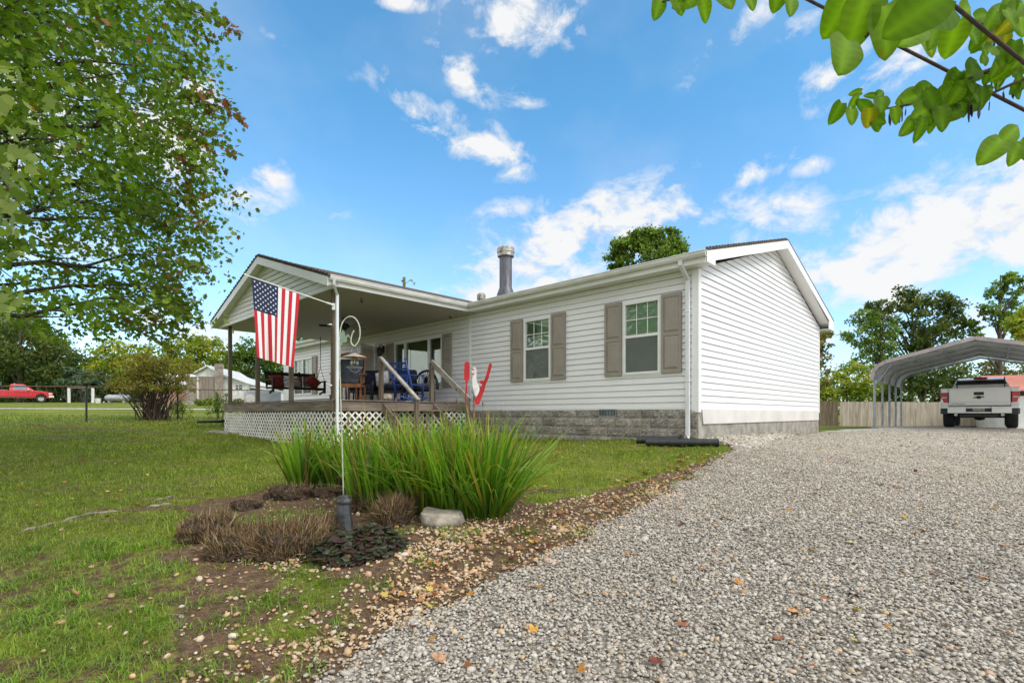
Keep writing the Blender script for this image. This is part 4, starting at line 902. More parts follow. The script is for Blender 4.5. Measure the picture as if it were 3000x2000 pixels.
# lattice skirt
def lattice(mb, s0,s1,z0f,z1,f,pitch=.122,w=.05,skip=None):
    L=s1-s0
    for sg,off in ((1,0),(-1,.008)):
        k=-40
        while k<140:
            c=s0+k*pitch*math.sqrt(2); k+=1
            # line: s = c + sg*(z - z1)*-1 ... going down from z1
            pts=[]
            za=z1; sa=c; zb=-1.05; sb=c+sg*(z1-zb)
            # clip in s
            def clip(sa,za,sb,zb,lo,hi):
                if sa==sb: return None
                t0,t1=0,1
                for bound,sign in ((lo,1),(hi,-1)):
                    d0=sign*(sa-bound); d1=sign*(sb-bound)
                    if d0<0 and d1<0: return None
                    if d0<0: t0=max(t0,d0/(d0-d1))
                    elif d1<0: t1=min(t1,d0/(d0-d1))
                if t1-t0<.01: return None
                return (sa+(sb-sa)*t0,za+(zb-za)*t0,sa+(sb-sa)*t1,za+(zb-za)*t1)
            r=clip(sa,za,sb,zb,s0,s1)
            if r is None: continue
            sa,za,sb,zb=r; d=math.hypot(sb-sa,zb-za)
            if d<.02: continue
            nx,nz=-(zb-za)/d*w/2,(sb-sa)/d*w/2
            q=[(sa+nx,za+nz),(sa-nx,za-nz),(sb-nx,zb-nz),(sb+nx,zb+nz)]; q=[(min(max(a,s0),s1),min(b,z1)) for a,b in q]
            vs=[f(a,b,off) for a,b in q]+[f(a,b,off+.007) for a,b in q]; mb.add(vs,[(0,1,2,3),(7,6,5,4),(0,4,5,1),(1,5,6,2),(2,6,7,3),(3,7,4,0)])
mb=MB(); lattice(mb,XL,XR+.01,None,.055,lambda s,z,o:(s,BF-.018+o,z)); mb.build('lattice_front', M['lattice'], porch)
mb=MB(); lattice(mb,BF,-.02,None,.055,lambda s,z,o:(XR+.012-o,s,z)); mb.build('lattice_side', M['lattice'], porch)
mb=MB(); lattice(mb,BF,-.02,None,.055,lambda s,z,o:(XL+o,s,z)); mb.build('lattice_side', M['lattice'], porch)
# dark underside: joists and piers
mb=MB()
for k in range(18): x=XL+.2+k*.4; mb.box(x,x+.04,BF+.03,-.03,.07,.268)
for x in (-12.6,-10.5,-8.5,-6.8):
    for y in (-3.2,-.4): mb.box(x-.1,x+.1,y-.1,y+.1,-1.0,.07)
mb.build('joist', M['wood_h'], porch)
# ceiling, beams
mb=MB(); mb.box(ELX+.02,ERX-.02,EBF+.22,-.002,2.690,2.70); mb.build('ceiling', M['soffit'], porch)
mb=MB(); mb.box(ELX+.02,ERX-.0,EBF+.18,EBF+.22,2.685,2.78); mb.build('gable_base_trim', M['trim'], porch)
# porch gable siding
GY=EBF+.20
def plim(z):
    t=max(0,(z-2.78))/(PRZ-.12-2.78); return (ELX+.25+(RX-ELX-.25)*t, ERX-.25+(RX-ERX+.25)*t)
mb=MB(); lap_rows(mb,ELX,ERX,2.775,PRZ-.13,lambda s,z,o:(s,GY-o,z),(),plim,.128,.02); mb.build('gable_siding', M['siding'], porch)
# roof
mb=MB()
def vtx(x,z,y): return (x,y,z)
yb_e=.35; yb_r=(PRZ-EZ)/SL+RB
for s in (1,-1):
    ex=RX+s*(ERX-RX+.02); z0=PEZ-.006
    top=[(ex,EBF-.02,z0),(ex,yb_e,z0),(RX,yb_r,PRZ),(RX,EBF-.02,PRZ)]; bot=[(a,b,c-.035) for a,b,c in top]
    mb.add(top+bot,[(0,1,2,3) if s>0 else (3,2,1,0),(7,6,5,4),(0,4,5,1),(1,5,6,2),(2,6,7,3),(3,7,4,0)])
    for k in range(28):
        x=ex-s*k*.14; z=z0+psl*k*.14; mb.box(min(x,x-s*.145),max(x,x-s*.145),EBF-.026,EBF+.02,z-.012+.02,z+.028+.02+(.006 if k%2 else 0))
mb.build('porch_roof', M['shingle'], porch)
mb=MB()
for s in (1,-1):
    ex=RX+s*(ERX-RX); z0=PEZ-.04; h=.195
    mb.add([(ex,EBF+.005,z0),(RX,EBF+.005,PRZ-.03),(RX,EBF+.005,PRZ-.03-h),(ex,EBF+.005,z0-h),(ex,EBF-.015,z0),(RX,EBF-.015,PRZ-.03),(RX,EBF-.015,PRZ-.03-h),(ex,EBF-.015,z0-h)],[(0,1,2,3),(7,6,5,4),(0,4,5,1),(3,2,6,7),(0,3,7,4),(1,5,6,2)])
mb.build('rake_board', M['trim'], porch)
# soffit under the rake overhang + side eaves
mb=MB()
for s in (1,-1):
    ex=RX+s*(ERX-RX); mb.add([(ex,EBF,PEZ-.20),(ex,GY,PEZ-.20),(RX,GY,PRZ-.19),(RX,EBF,PRZ-.19)],[(0,1,2,3)])
mb.build('rake_soffit', M['trim'], porch)
for x0_ in (ERX-.02,ELX): mb=MB(); mb.box(x0_,x0_+.02,EBF+.01,-.30,2.695,2.87); mb.build('fascia', M['trim'], porch)
pr=gutter_profile()
for s,ex in ((1,ERX),(-1,ELX)):
    mb=MB()
    poly=[(ex-s*p,2.888+q) for p,q in pr]; mb.yprism(poly if s>0 else poly[::-1],EBF+.0,(-.42 if s>0 else -.3)); mb.build('gutter', M['gutter'], porch)
downspout(porch,[(ERX+.06,EBF+.10,2.82),(ERX+.03,EBF+.10,2.72),(-6.235,-3.90,2.56),(-6.235,-3.90,-.42),(-6.33,-4.02,-.70),(-6.42,-4.14,-.80)],up=(.2,1,.1))
# steps
mb=MB(); ys0,ys1=-2.72,-1.256; gnd=-.80; run=.28; rise=.20
for k in range(1,5):
    x0=XR+.04+(k-1)*run; z=.30-k*rise; mb.box(x0,x0+run+.02,ys0+.03,ys1-.03,z-.035,z)
mb.build('step_tread', M['wood_h'], porch, bevel=.005)
for y in (ys0,ys1):
    mb=MB(); mb.yprism([(XR+.036,.26),(XR+.036,.02),(XR+1.12,-.86),(XR+1.36,-.86),(XR+1.36,-.62)],y-.02,y+.02); mb.build('stair_stringer', M['wood_h'], porch)
    mb=MB(); mb.box(XR-.10,XR-.01,y-.045,y+.045,.05,1.30); mb.build('stair_post', M['wood_v'], porch, bevel=.006)
    mb=MB(); mb.box(XR+1.30,XR+1.39,y-.045,y+.045,-1.0,.27); mb.build('stair_post', M['wood_v'], porch, bevel=.006)
    mb=MB(); yo = 0.0
    if y==ys1: mb.beam((XR-.07,y,1.325),(XR+1.42,y,.295),.045,.14)
    else: mb.beam((XR-.08,y,1.325),(XR+1.42,y,.295),.09,.045)
    mb.build('handrail', M['wood_rail'], porch, bevel=.005)

# ================================================================== FLAG
S_=Vector(at(976,893,10.83)); T_=Vector((-5.05,9.6,2.63)); fd=(T_-S_); FLn=fd.length; fd.normalize()
flag=empty('flag',tuple(S_),0,'american flag hanging from a white pole on the porch post','flag')
mb=MB(); mb.tube([(0,0,0),tuple(fd*FLn*.5),tuple(fd*(FLn-.02))],[.013,.012,.011],8); mb.lathe([(0,-.02),(.018,-.01),(.02,.01),(.012,.025),(0,.03)],8,Matrix.Translation(fd*FLn)); smooth_angle(mb.build('flagpole', M['trim'], flag))
mb=MB(); mb.tube([(0,0,0),tuple(fd*.14)],.022,8); mb.cbox((.0,.03,-.03),(.06,.03,.14)); mb.build('bracket', M['trim'], flag)
HO,FL_=.93,1.50; NS,NTt=52,75
hd=-fd; perp=Vector((hd.y,-hd.x,0)).normalized()   # horizontal normal of the hanging plane, toward the camera
if perp.y>0: perp=-perp
def flag_pt(s,t):
    """s 0..1 along hoist from the tip side, t 0..1 down the fly"""
    st=.06+HO*(s*(1-.13*t) + .10*t*(1-s)*1.0 )
    base=fd*(FLn-.05) - fd*(st)
    base.z=(fd*(FLn-.05)-fd*(.06+HO*s)).z
    fold=.035*t*math.sin(s*15+1.2+.8*t)+.02*t*math.sin(s*27+2+2*t)+.02*math.sin(s*5)*t
    if s>.8: fold+=.05*((s-.8)/.2)**2*t
    return base+Vector((0,0,-FL_*t*(1+.0*s)-.02))+perp*(fold+.012)
vs=[flag_pt(i/NS,j/NTt) for j in range(NTt+1) for i in range(NS+1)]; fs=[];mi=[]
for j in range(NTt):
    for i in range(NS):
        fs.append((j*(NS+1)+i,j*(NS+1)+i+1,(j+1)*(NS+1)+i+1,(j+1)*(NS+1)+i)); s=(i+.5)/NS; t=(j+.5)/NTt; k=int(s*13)
        mi.append(2 if (s<7/13 and t<.40) else (0 if k%2==0 else 1))
mb=MB(); mb.v=[tuple(v) for v in vs]; mb.f=fs; mb.mi=mi
fo=mb.build('flag_cloth',[M['flagred'],M['flagwhite'],M['flagblue']],flag,True)
mb=MB()
for r in range(9):
    for c in range(6 if r%2==0 else 5):
        t0=.40*(( (c*2+1+(r%2)) )/12); s0=(7/13)*((r+1)/10)
        for side in (1,-1):
            cx_=flag_pt(s0,t0)+perp*.004*side; es=(flag_pt(s0+.01,t0)-flag_pt(s0-.01,t0)).normalized(); et=(flag_pt(s0,t0+.01)-flag_pt(s0,t0-.01)).normalized()
            pts=[]; 
            for k in range(10):
                rr=.0215 if k%2==0 else .0088; an=PI/2+k*PI/5; pts.append(cx_+es*(-rr*math.sin(an))+et*(rr*math.cos(an)))
            o=len(mb.v); mb.v+= [tuple(cx_)]+[tuple(p) for p in pts]; mb.f+=[(o,o+1+k,o+1+(k+1)%10) for k in range(10)]; mb.mi+=[0]*10
mb.build('stars',M['flagwhite'],fo)

# ================================================================== PORCH FURNITURE
DK=.332
def thing_h(name,a,b,z,rz,label,cat,group=None): return empty(name,HW(a,b,z),TH+rz,label,cat,group)
# swing facing the house-right (+x local)
sw=thing_h('porch_swing',13.02,-1.87,0,0,'dark stained slatted bench swing hung on chains at the left end of the porch','porch swing')
L_=.86
mb=MB()
for k in range(7):
    z=.97+k*.066; x=-.30-.028*k; mb.beam((x,-L_,z),(x,L_,z),.016,.05 if k<6 else .085,(.12,0,1))
mb.build('back_slats',M['darkwood'],sw)
mb=MB()
for y in (-L_+.02,-.3,.3,L_-.02): mb.beam((-.27,y,.84),(-.49,y,1.44),.05,.035,(1,0,0))
mb.build('back_frame',M['darkwood'],sw)
mb=MB()
for k in range(7): x=-.26+k*.085; mb.box(x-.033,x+.033,-L_,L_,.862+.0-.012*k*.0,.884)
mb.box(.27,.31,-L_-.02,L_+.02,.80,.89); mb.build('seat',M['darkwood'],sw)
for s in (-1,1):
    mb=MB(); mb.beam((-.42,s*L_,1.10),(.36,s*L_,1.12),.085,.03); mb.box(.25,.31,s*L_-.03,s*L_+.03,.70,1.11); mb.beam((-.25,s*L_,.84),(.30,s*L_,.84),.05,.06); mb.beam((.30,s*L_,.80),(-.05,s*(L_-.02),.68),.05,.05); mb.build('armrest',M['darkwood'],sw)
    mb=MB()
    for x in (-.40,.30): mb.tube([(x,s*L_,1.08),(-.03,s*L_,1.62)],.008,5)
    mb.tube([(-.03,s*L_,1.62),(-.03,s*L_,2.69)],.011,5); mb.build('chain',M['black'],sw)
def pillow(a,b,z,size,mat,label,tilt,rz=0):
    bm=bmesh.new(); bmesh.ops.create_cube(bm,size=1); bmesh.ops.subdivide_edges(bm,edges=bm.edges[:],cuts=7,use_grid_fill=True)
    for v in bm.verts:
        x,y,z_=v.co; e=(1-(2*abs(y))**2.6)*(1-(2*abs(z_))**2.6); v.co=(math.copysign(.012+.085*max(0,e)**.55,x) if abs(x)>.49 else x*.05, y*size*(1-.1*(1-abs(2*z_)**2)*0), z_*size)
        if abs(x)<.49: v.co.x=x*.03
    me=bpy.data.meshes.new('pillow'); bm.to_mesh(me); bm.free(); me.polygons.foreach_set('use_smooth',[True]*len(me.polygons)); me.materials.append(mat)
    o=bpy.data.objects.new('pillow',me); COL.objects.link(o); o.location=HW(a,b,z); o.rotation_euler=(rz,tilt,TH); return tag(o,label,'pillow')
pillow(13.16,-1.23,1.10,.42,M['redcloth'],'rust red pillow at the right end of the porch swing',-.4,.7)
pillow(13.16,-2.45,1.08,.40,M['redcloth'],'rust red pillow at the left end of the porch swing',-.35,.1)
pillow(13.20,-1.82,1.06,.34,M['beigecloth'],'beige patterned pillow in the middle of the porch swing',-.35,0)
# ceiling fan
fan=thing_h('ceiling_fan',9.29,-2.1,2.69,0,'black ceiling fan under the porch ceiling','ceiling fan')
mb=MB(); mb.lathe([(.07,0),(.06,-.05),(.015,-.06),(.015,-.14),(.10,-.15),(.13,-.20),(.12,-.26),(.06,-.29),(.05,-.33),(0,-.34)],16); smooth_angle(mb.build('motor',M['black'],fan))
for k in range(5):
    mb=MB(); a=k*2*PI/5+.35; Mr=Matrix.Rotation(a,4,'Z')@Matrix.Translation((0,0,-.22))@Matrix.Rotation(.2,4,'X'); mb.prism([(.10,-.03),(.22,-.06),(.62,-.075),(.68,-.05),(.70,0),(.68,.05),(.62,.075),(.22,.06),(.10,.03)],-.006,.006,Mr); mb.build('blade',M['darkwood'],fan)
# hanging ornaments on the ceiling edge
for (px,py,d,l) in ((1321,928,13.05,'dark drop shaped ornament hanging near the inner corner of the porch'),(1060,880,11.3,'dark drop shaped ornament hanging near the front of the porch')):
    p=at(px,py,d); mb=MB(); mb.tube([(0,0,.03),(0,0,2.69-p[2])],.002,4); mb.lathe([(0,-.06),(.018,-.045),(.036,-.01),(.034,.02),(.018,.05),(0,.06)],10); tag(smooth_angle(mb.build('hanging_ornament',M['black'],None,loc=p)),l,'ornament')
# wooden high back glider
ch=thing_h('glider_chair',7.46,-2.95,DK,R(43.74)+.1,'brown wooden high back glider chair with dark upholstery, just behind the corner post','chair')
for s in (-1,1): mb=MB(); mb.beam((s*.31,.12,.42),(s*.33,.30,1.10),.045,.04,(1,0,0)); mb.build('back_frame',M['brownwood'],ch,bevel=.005)
mb=MB(); pts=[(-.34,.30,1.09),(-.2,.31,1.15),(0,.32,1.17),(.2,.31,1.15),(.34,.30,1.09)]
for p,q in zip(pts[:-1],pts[1:]): mb.beam(p,q,.04,.075)
mb.build('top_rail',M['brownwood'],ch)
def cushion(x0,x1,y0,y1,z0,z1,name,mat,parent,Mx=None,r=.04):
    mb=MB(); mb.box(x0,x1,y0,y1,z0,z1,Mx); o=mb.build(name,mat,parent,True); b=o.modifiers.new('b','BEVEL'); b.width=r; b.segments=4; return o
cushion(-.29,.29,.10,.24,.44,1.08,'back_cushion',M['darkmesh'],ch,Matrix.Rotation(-.18,4,'X'))
cushion(-.29,.29,-.35,.15,.38,.50,'seat_cushion',M['darkmesh'],ch)
mb=MB(); mb.box(-.34,.34,-.36,.18,.33,.375); mb.box(-.35,.35,-.385,-.36,.30,.39); mb.build('seat_frame',M['brownwood'],ch,bevel=.004)
for s in (-1,1):
    mb=MB(); mb.beam((s*.345,-.38,.62),(s*.345,.22,.66),.075,.03); mb.box(s*.345-.02,s*.345+.02,-.34,-.30,.30,.61); mb.build('armrest',M['brownwood'],ch)
    mb=MB(); mb.beam((s*.32,-.36,.035),(s*.32,.36,.035),.045,.07); mb.box(s*.32-.02,s*.32+.02,-.30,-.25,.06,.34); mb.box(s*.32-.02,s*.32+.02,.22,.27,.06,.34); mb.build('base_leg',M['brownwood'],ch)
mb=MB(); mb.box(-.32,-.1,-.33,-.315,.05,.34); mb.build('side_panel',M['brownwood'],ch)
# navy armchairs
def armchair(a,b,rz,label):
    c=thing_h('patio_armchair',a,b,DK,rz,label,'armchair','navy cushioned patio armchairs')
    mb=MB(); 
    for sx in (-.32,.32):
        for sy in (-.3,.3): mb.box(sx-.025,sx+.025,sy-.025,sy+.025,0,.3)
    mb.box(-.34,.34,-.33,.33,.24,.30); mb.build('frame',M['black'],c)
    cushion(-.33,.33,-.36,.30,.30,.46,'seat_cushion',M['navy'],c,None,.06); cushion(-.33,.33,.18,.38,.42,.92,'back_cushion',M['navy'],c,Matrix.Rotation(-.1,4,'X'),.08)
    for s in (-1,1): mb=MB(); mb.tube([(s*.38,-.33,.0),(s*.38,-.35,.5),(s*.38,-.28,.6),(s*.38,.25,.62),(s*.38,.34,.3),(s*.38,.34,0)],.022,7); mb.build('armrest',M['black'],c,True)
    return c
armchair(8.55,-1.9,R(35),'navy cushioned armchair nearest the open storm door'); armchair(9.35,-1.3,R(50),'navy cushioned armchair farther back against the house wall'); armchair(7.75,-1.35,R(20),'navy cushioned armchair behind the left stair post')
pillow(7.95,-1.72,.95,.38,M['whitecloth'],'white and blue pillow on the armchair behind the left stair post',.3,.3)
cc=thing_h('round_back_chair',7.75,-.62,DK,R(10),'black round backed wicker chair under the picture window','chair')
mb=MB(); pts=[(.48*math.cos(t),.18+.05*math.sin(t),.35+.55*math.sin(t)) for t in np.linspace(0,PI,15)]; mb.tube(pts,.035,8); mb.build('back_rim',M['black'],cc,True)
mb=MB()
for t in np.linspace(.15,PI-.15,17): mb.tube([(.22*math.cos(t),.1,.32),(.47*math.cos(t),.2,.35+.54*math.sin(t))],.012,5)
mb.build('wicker_back',M['darkwood'],cc); cushion(-.36,.36,-.35,.2,.30,.42,'seat_cushion',M['navy'],cc,None,.05)
mb=MB()
for s in (-1,1):
    for y in (-.28,.2): mb.tube([(s*.34,y,0),(s*.32,y,.32)],.02,6)
mb.build('leg',M['black'],cc)
# blue ladder-back rocker
rk=thing_h('rocking_chair',6.98,-1.62,DK,R(43.74)+R(-28),'blue painted ladder back rocking chair beside the porch steps','rocking chair')
for s in (-1,1):
    mb=MB(); mb.tube([(s*.26,-.12,.12),(s*.275,-.16,.45),(s*.30,-.40,1.02)],[.024,.026,.022],8); mb.lathe([(.02,0),(.028,.02),(.012,.05),(0,.055)],8,Matrix.Translation((s*.30,-.40,1.01))); mb.build('back_post',M['bluepaint'],rk,True)
    mb=MB(); mb.tube([(s*.27,.34,.1),(s*.27,.34,.66)],.022,7); mb.build('front_leg',M['bluepaint'],rk,True)
    mb=MB(); mb.beam((s*.28,-.25,.64),(s*.28,.40,.67),.08,.022); mb.build('armrest',M['bluepaint'],rk)
    mb=MB(); mb.tube([(s*.27,-.55,.10),(s*.27,-.25,.035),(s*.27,.1,.022),(s*.27,.35,.05),(s*.27,.5,.1)],.022,6); mb.build('rocker',M['bluepaint'],rk,True)
mb=MB()
for k,z in enumerate((.52,.66,.80,.93)): y=-.16-(z-.45)*.42; mb.beam((-.27,y,z),(.27,y,z),.016,.055,(0,-.3,1))
for k,z in enumerate((.59,.73,.865)): y=-.16-(z-.45)*.42; mb.beam((-.27,y,z),(.27,y,z),.010,.018,(0,-.3,1))
mb.build('back_slats',M['bluepaint'],rk)
mb=MB(); mb.box(-.27,.27,-.16,.35,.40,.425); mb.tube([(-.27,.34,.2),(.27,.34,.2)],.012,6); mb.tube([(-.27,-.13,.2),(.27,-.13,.2)],.012,6); mb.build('seat',M['bluepaint'],rk)
# small table between the chairs, planter and stone
tb=thing_h('side_table',8.05,-2.75,DK,0,'small dark brown side table beside the wooden glider chair','side table')
mb=MB(); mb.box(-.24,.24,-.24,.24,.44,.47); mb.build('table_top',M['brownwood'],tb,bevel=.004)
for sx in (-.2,.2):
    for sy in (-.2,.2): mb=MB(); mb.box(sx-.018,sx+.018,sy-.018,sy+.018,0,.44); mb.build('leg',M['brownwood'],tb)
rock_mesh('garden_stone',HW(6.62,-2.45,DK+.07),(.14,.12,.09),M['rock'],9,'rounded grey stone on the deck edge by the left stair post','stone')
pp=thing_h('flower_pot',13.3,-.35,.30,0,'pale green flower pot at the wall end of the swing','flower pot')
mb=MB(); mb.lathe([(0,0),(.11,0),(.15,.24),(.165,.25),(.165,.28),(.14,.28),(.13,.25),(0,.24)],16,Matrix.Translation((0,0,.38))); smooth_angle(mb.build('pot',M['palegreen'],pp)); mb=MB(); mb.box(-.15,.15,-.15,.15,.34,.38); 
for sx in (-.12,.12):
    for sy in (-.12,.12): mb.box(sx-.015,sx+.015,sy-.015,sy+.015,0,.34)
mb.build('stand',M['darkwood'],pp)
# pale metal cabinet standing beyond the left end of the porch
cb=empty('utility_cabinet',(-11.4,23.2,gz(-11.4,23.2)),R(25),'pale grey metal cabinet with a round emblem beyond the left end of the porch','cabinet')
mb=MB(); mb.box(-.75,.75,-.35,.35,.35,1.15); mb.build('body',M['cabinet'],cb,bevel=.03); mb=MB(); mb.lathe([(0,0),(.2,0),(.2,.02),(0,.021)],20,Matrix.Translation((-.5,-.352,.8))@Matrix.Rotation(R(90),4,'X')); mb.build('round_emblem',M['whitepaint'],cb)
mb=MB(); mb.box(-.7,.7,-.3,.3,0,.36); mb.build('stand',M['black'],cb)
# black corrugated drain pipes at the near corner
def corr(name,p0,p1,r,label):
    d=Vector(p1)-Vector(p0); L=d.length; n=int(L/.018); pts=[]; rad=[]
    for i in range(n+1): pts.append(Vector(p0)+d*i/n); rad.append(r*(1+.05*(i%2)))
    o=empty(name,p0,0,label,'drain pipe'); mb=MB(); mb.tube([p-Vector(p0) for p in pts],rad,16,False); mb.build('pipe_wall',M['blackpl'],o,True)
    mb=MB(); mb.tube([p-Vector(p0) for p in pts[::4]],r*.86,16,False); mb.build('pipe_inside',M['black'],o); return o
def HG(a,b,dz): p=HW(a,b,0); return (p[0],p[1],gz(p[0],p[1])+dz)
corr('drain_pipe',HG(.92,-.62,.075),HG(.15,-.16,.075),.062,'shorter black drain pipe lying behind the longer one at the house corner')
lp=corr('drain_pipe',HG(.62,-.82,.075),HG(-.46,-.20,.085),.068,'longer black corrugated drain pipe in front at the house corner')
mb=MB(); q=Vector(HG(.10,-.40,.10))-Vector(HG(.62,-.82,.075)); mb.lathe([(.10,-.02),(.085,.03),(.055,.08),(.05,.09)],12,Matrix.Translation(q)); mb.build('funnel',M['blackpl'],lp,True)
# black pipe on a stand left of the porch
px0=at(582,1236,17.1); q=empty('drain_pipe',(px0[0]+1.0,px0[1]-.2,gz(px0[0]+1,px0[1]-.2)),0,'long black pipe on a thin stand left of the porch','pipe')
b_=Vector(q.location); e0=Vector(at(578,1235,17.0))-b_; e1=Vector(at(672,1233,17.6))-b_
mb=MB(); mb.tube([e0,e1],.048,12); mb.build('pipe',M['blackpl'],q,True); p_=e0.lerp(e1,.78); mb=MB(); mb.tube([p_,(p_.x,p_.y,gz(p_.x+b_.x,p_.y+b_.y)-b_.z)],.015,6); mb.lathe([(.03,-.05),(.06,0),(.06,.05),(.02,.07)],8,Matrix.Translation(p_)); mb.build('stand',M['black'],q)
p=G(645,1269); rock_mesh('flat_stone',(p[0],p[1],gz(*p)+.02),(.42,.22,.045),M['root'],12,'flat pale stone slab under the pipe stand left of the porch','stone')

# ================================================================== YARD ORNAMENTS
# lamp base with shepherd hook
lb=G(1008,1553); z0=gz(*lb); LP=empty('shepherd_hook_lamp',(lb[0],lb[1],z0),0,'pale green shepherd hook pole with hummingbird, set in an old dark lamp base','garden hook')
D=lb[1]; sc=D/F
mb=MB(); w=62*sc/2*1.414*.95; Mq=Matrix.Rotation(R(22.5),4,'Z')
mb.lathe([(.088,-.02),(.088,.0),(.085,.05),(.083,.07),(.060,.24),(.058,.255),(.072,.262),(.074,.285),(.066,.30),(.052,.31),(.050,.335),(.03,.34),(0,.341)],8,Mq); mb.build('lamp_base',M['lamppost'],LP,bevel=.003)
hx=lambda px,py:(((px-HX)*sc-lb[0]),0,(HY-py)*sc-z0)
mb=MB(); pts=[hx(1006,1450),hx(1003,1330),hx(999,1200),hx(996,1080),hx(995,1010),hx(996,975),hx(1002,948),hx(1014,932),hx(1028,927),hx(1042,934),hx(1052,952),hx(1055,975),hx(1052,995),hx(1044,1009),hx(1038,1013),hx(1031,1008),hx(1028,999),hx(1029,988),hx(1032,978),hx(1037,968)]
pts=[tuple(v) for v in smooth_path(pts)]
mb.tube(pts,[.0065]*len(pts),8); mb.build('pole',M['palegreen'],LP,True)
bird=[(994,969),(1000,975),(1004,966),(1010,974),(1011,983),(1014,985),(1018,978),(1022,981),(1028,994),(1020,985),(1017,990),(1016,1000),(1010,1004),(1004,1002),(1003,1010),(996,1014),(994,1006),(1000,996),(997,988)]
mb=MB(); mb.yprism([(hx(x,y)[0],hx(x,y)[2]) for x,y in bird],-.004,.004); mb.build('hummingbird',M['birdgreen'],LP)
# solar bulb lantern hanging from the hook
hp=hx(1040,1012); HL=empty('hanging_lantern',(lb[0]+hp[0],lb[1]-.01,z0+hp[2]),0,'hanging lantern with copper shade and clear bulb on the shepherd hook','lantern')
mb=MB()
for s in (-1,1): mb.tube([(0,0,-.005),(s*.025,0,-.03),(s*.04,0,-.08),(s*.035,0,-.1)],.0018,5)
mb.build('hanger',M['galv'],HL)
mb=MB(); mb.lathe([(.018,-.075),(.04,-.085),(.05,-.09),(.112,-.112),(.113,-.117),(.05,-.098),(.0,-.096)],24); smooth_angle(mb.build('shade',M['copper'],HL))
mb=MB(); mb.lathe([(.016,-.10),(.022,-.12),(.038,-.155),(.040,-.18),(.030,-.205),(0,-.212)],16); bb=mb.build('bulb',M['bulb'],HL,True)
mb=MB(); mb.lathe([(.016,-.098),(.016,-.13),(.006,-.135),(.005,-.175),(0,-.178)],8); mb.build('socket',M['fluecap'],bb)
mb=MB(); 
for k in range(24):
    a0=2*PI*k/24;a1=2*PI*(k+1)/24; mb.tube([(.075*math.cos(a0),.075*math.sin(a0),-.212),(.075*math.cos(a1),.075*math.sin(a1),-.212)],.0022,4,False)
for k in range(5): a0=2*PI*k/5; mb.tube([(.075*math.cos(a0),.075*math.sin(a0),-.212),(.045*math.cos(a0),.045*math.sin(a0),-.245),(0.01,0,-.268)],.0016,4)
mb.build('wire_basket',M['galv'],HL)
# whirligig bird
wd=7.15; ws=wd/F; wb=((1389-HX)*ws,wd,0); wz=gz(wb[0],wb[1]); WG=empty('whirligig',(wb[0],wb[1],wz),0,'white bird whirligig with red paddles on a rusty pole behind the strap leaves','whirligig')
wx=lambda px,py,o=0:((px-HX)*ws-wb[0],o,(HY-py)*ws-wz)
mb=MB(); mb.tube([wx(1387,1430),wx(1388,1300),wx(1389,1162)],.0145,8); mb.build('pole',M['rust'],WG,True)
mb=MB(); mb.tube([wx(1389,1165),wx(1388,1155),wx(1382,1140),wx(1381,1125)],.008,6); mb.build('bent_rod',M['galv'],WG,True)
body=[(1381,1084),(1385,1078),(1391,1075),(1395,1079),(1396,1090),(1395,1105),(1398,1120),(1404,1132),(1405,1142),(1401,1155),(1395,1163),(1391,1158),(1386,1140),(1383,1120),(1384,1100)]
mb=MB(); mb.yprism([(wx(x,y)[0],wx(x,y)[2]) for x,y in body],-.018,.018); bo=mb.build('bird_body',M['whitepaint'],WG,bevel=.004)
mb=MB(); 
for (x,y,r) in ((1386,1082,.012),(1387,1094,.010),(1390,1082,.005)): p=wx(x,y); mb.lathe([(0,-.004),(r,-.003),(r,.003),(0,.004)],12,Matrix.Translation((p[0],-.019,p[2]))@Matrix.Rotation(R(90),4,'X'))
mb.beam(wx(1382,1096,-.019),wx(1387,1098,-.019),.006,.012); mb.build('red_markings',M['redpaint'],bo)
mb=MB(); mb.tube([wx(1365,1126),wx(1383,1126),wx(1396,1125),wx(1421,1126)],.0042,6); mb.build('axle',M['whitepaint'],WG)
def paddle(ctr,rot,flip,twist):
    mb=MB(); L=.40; Mp=Matrix.Translation(wx(*ctr))@Matrix.Rotation(rot,4,'Y')
    mb.box(-.012,.012,-.010,.010,-.02,.12,Mp); M2=Mp@Matrix.Rotation(twist,4,'Z'); w=.038
    poly=[(-.018,.10),(-.018,.14),(-w,.142),(-w,L-.02),(-w+.012,L-.005),(0,L),(w-.012,L-.005),(w,L-.02),(w,.142),(.018,.14),(.018,.10)]; mb.yprism(poly,-.006,.006,M2); return mb
p=paddle((1366,1142),0.03,1,0.1).build('paddle',M['redpaint'],WG); 
mb=MB(); mb.tube([wx(1366,1140),wx(1364,1165),wx(1363,1188)],[.014,.010,.006],6); mb.build('paddle_handle',M['redpaint'],WG)
mb=paddle((1416,1144),R(15.5),1,R(68)); mb.build('paddle',M['redpaint'],WG); mb=paddle((1424,1106),R(15.5+180+5),1,R(5)); mb.build('paddle',M['redpaint'],WG)
mb=MB(); mb.lathe([(0,-.01),(.028,-.008),(.03,.0),(.028,.008),(0,.01)],14,Matrix.Translation(wx(1411,1119,.03))@Matrix.Rotation(R(90),4,'X')); mb.build('hub_disc',M['redpaint'],WG)

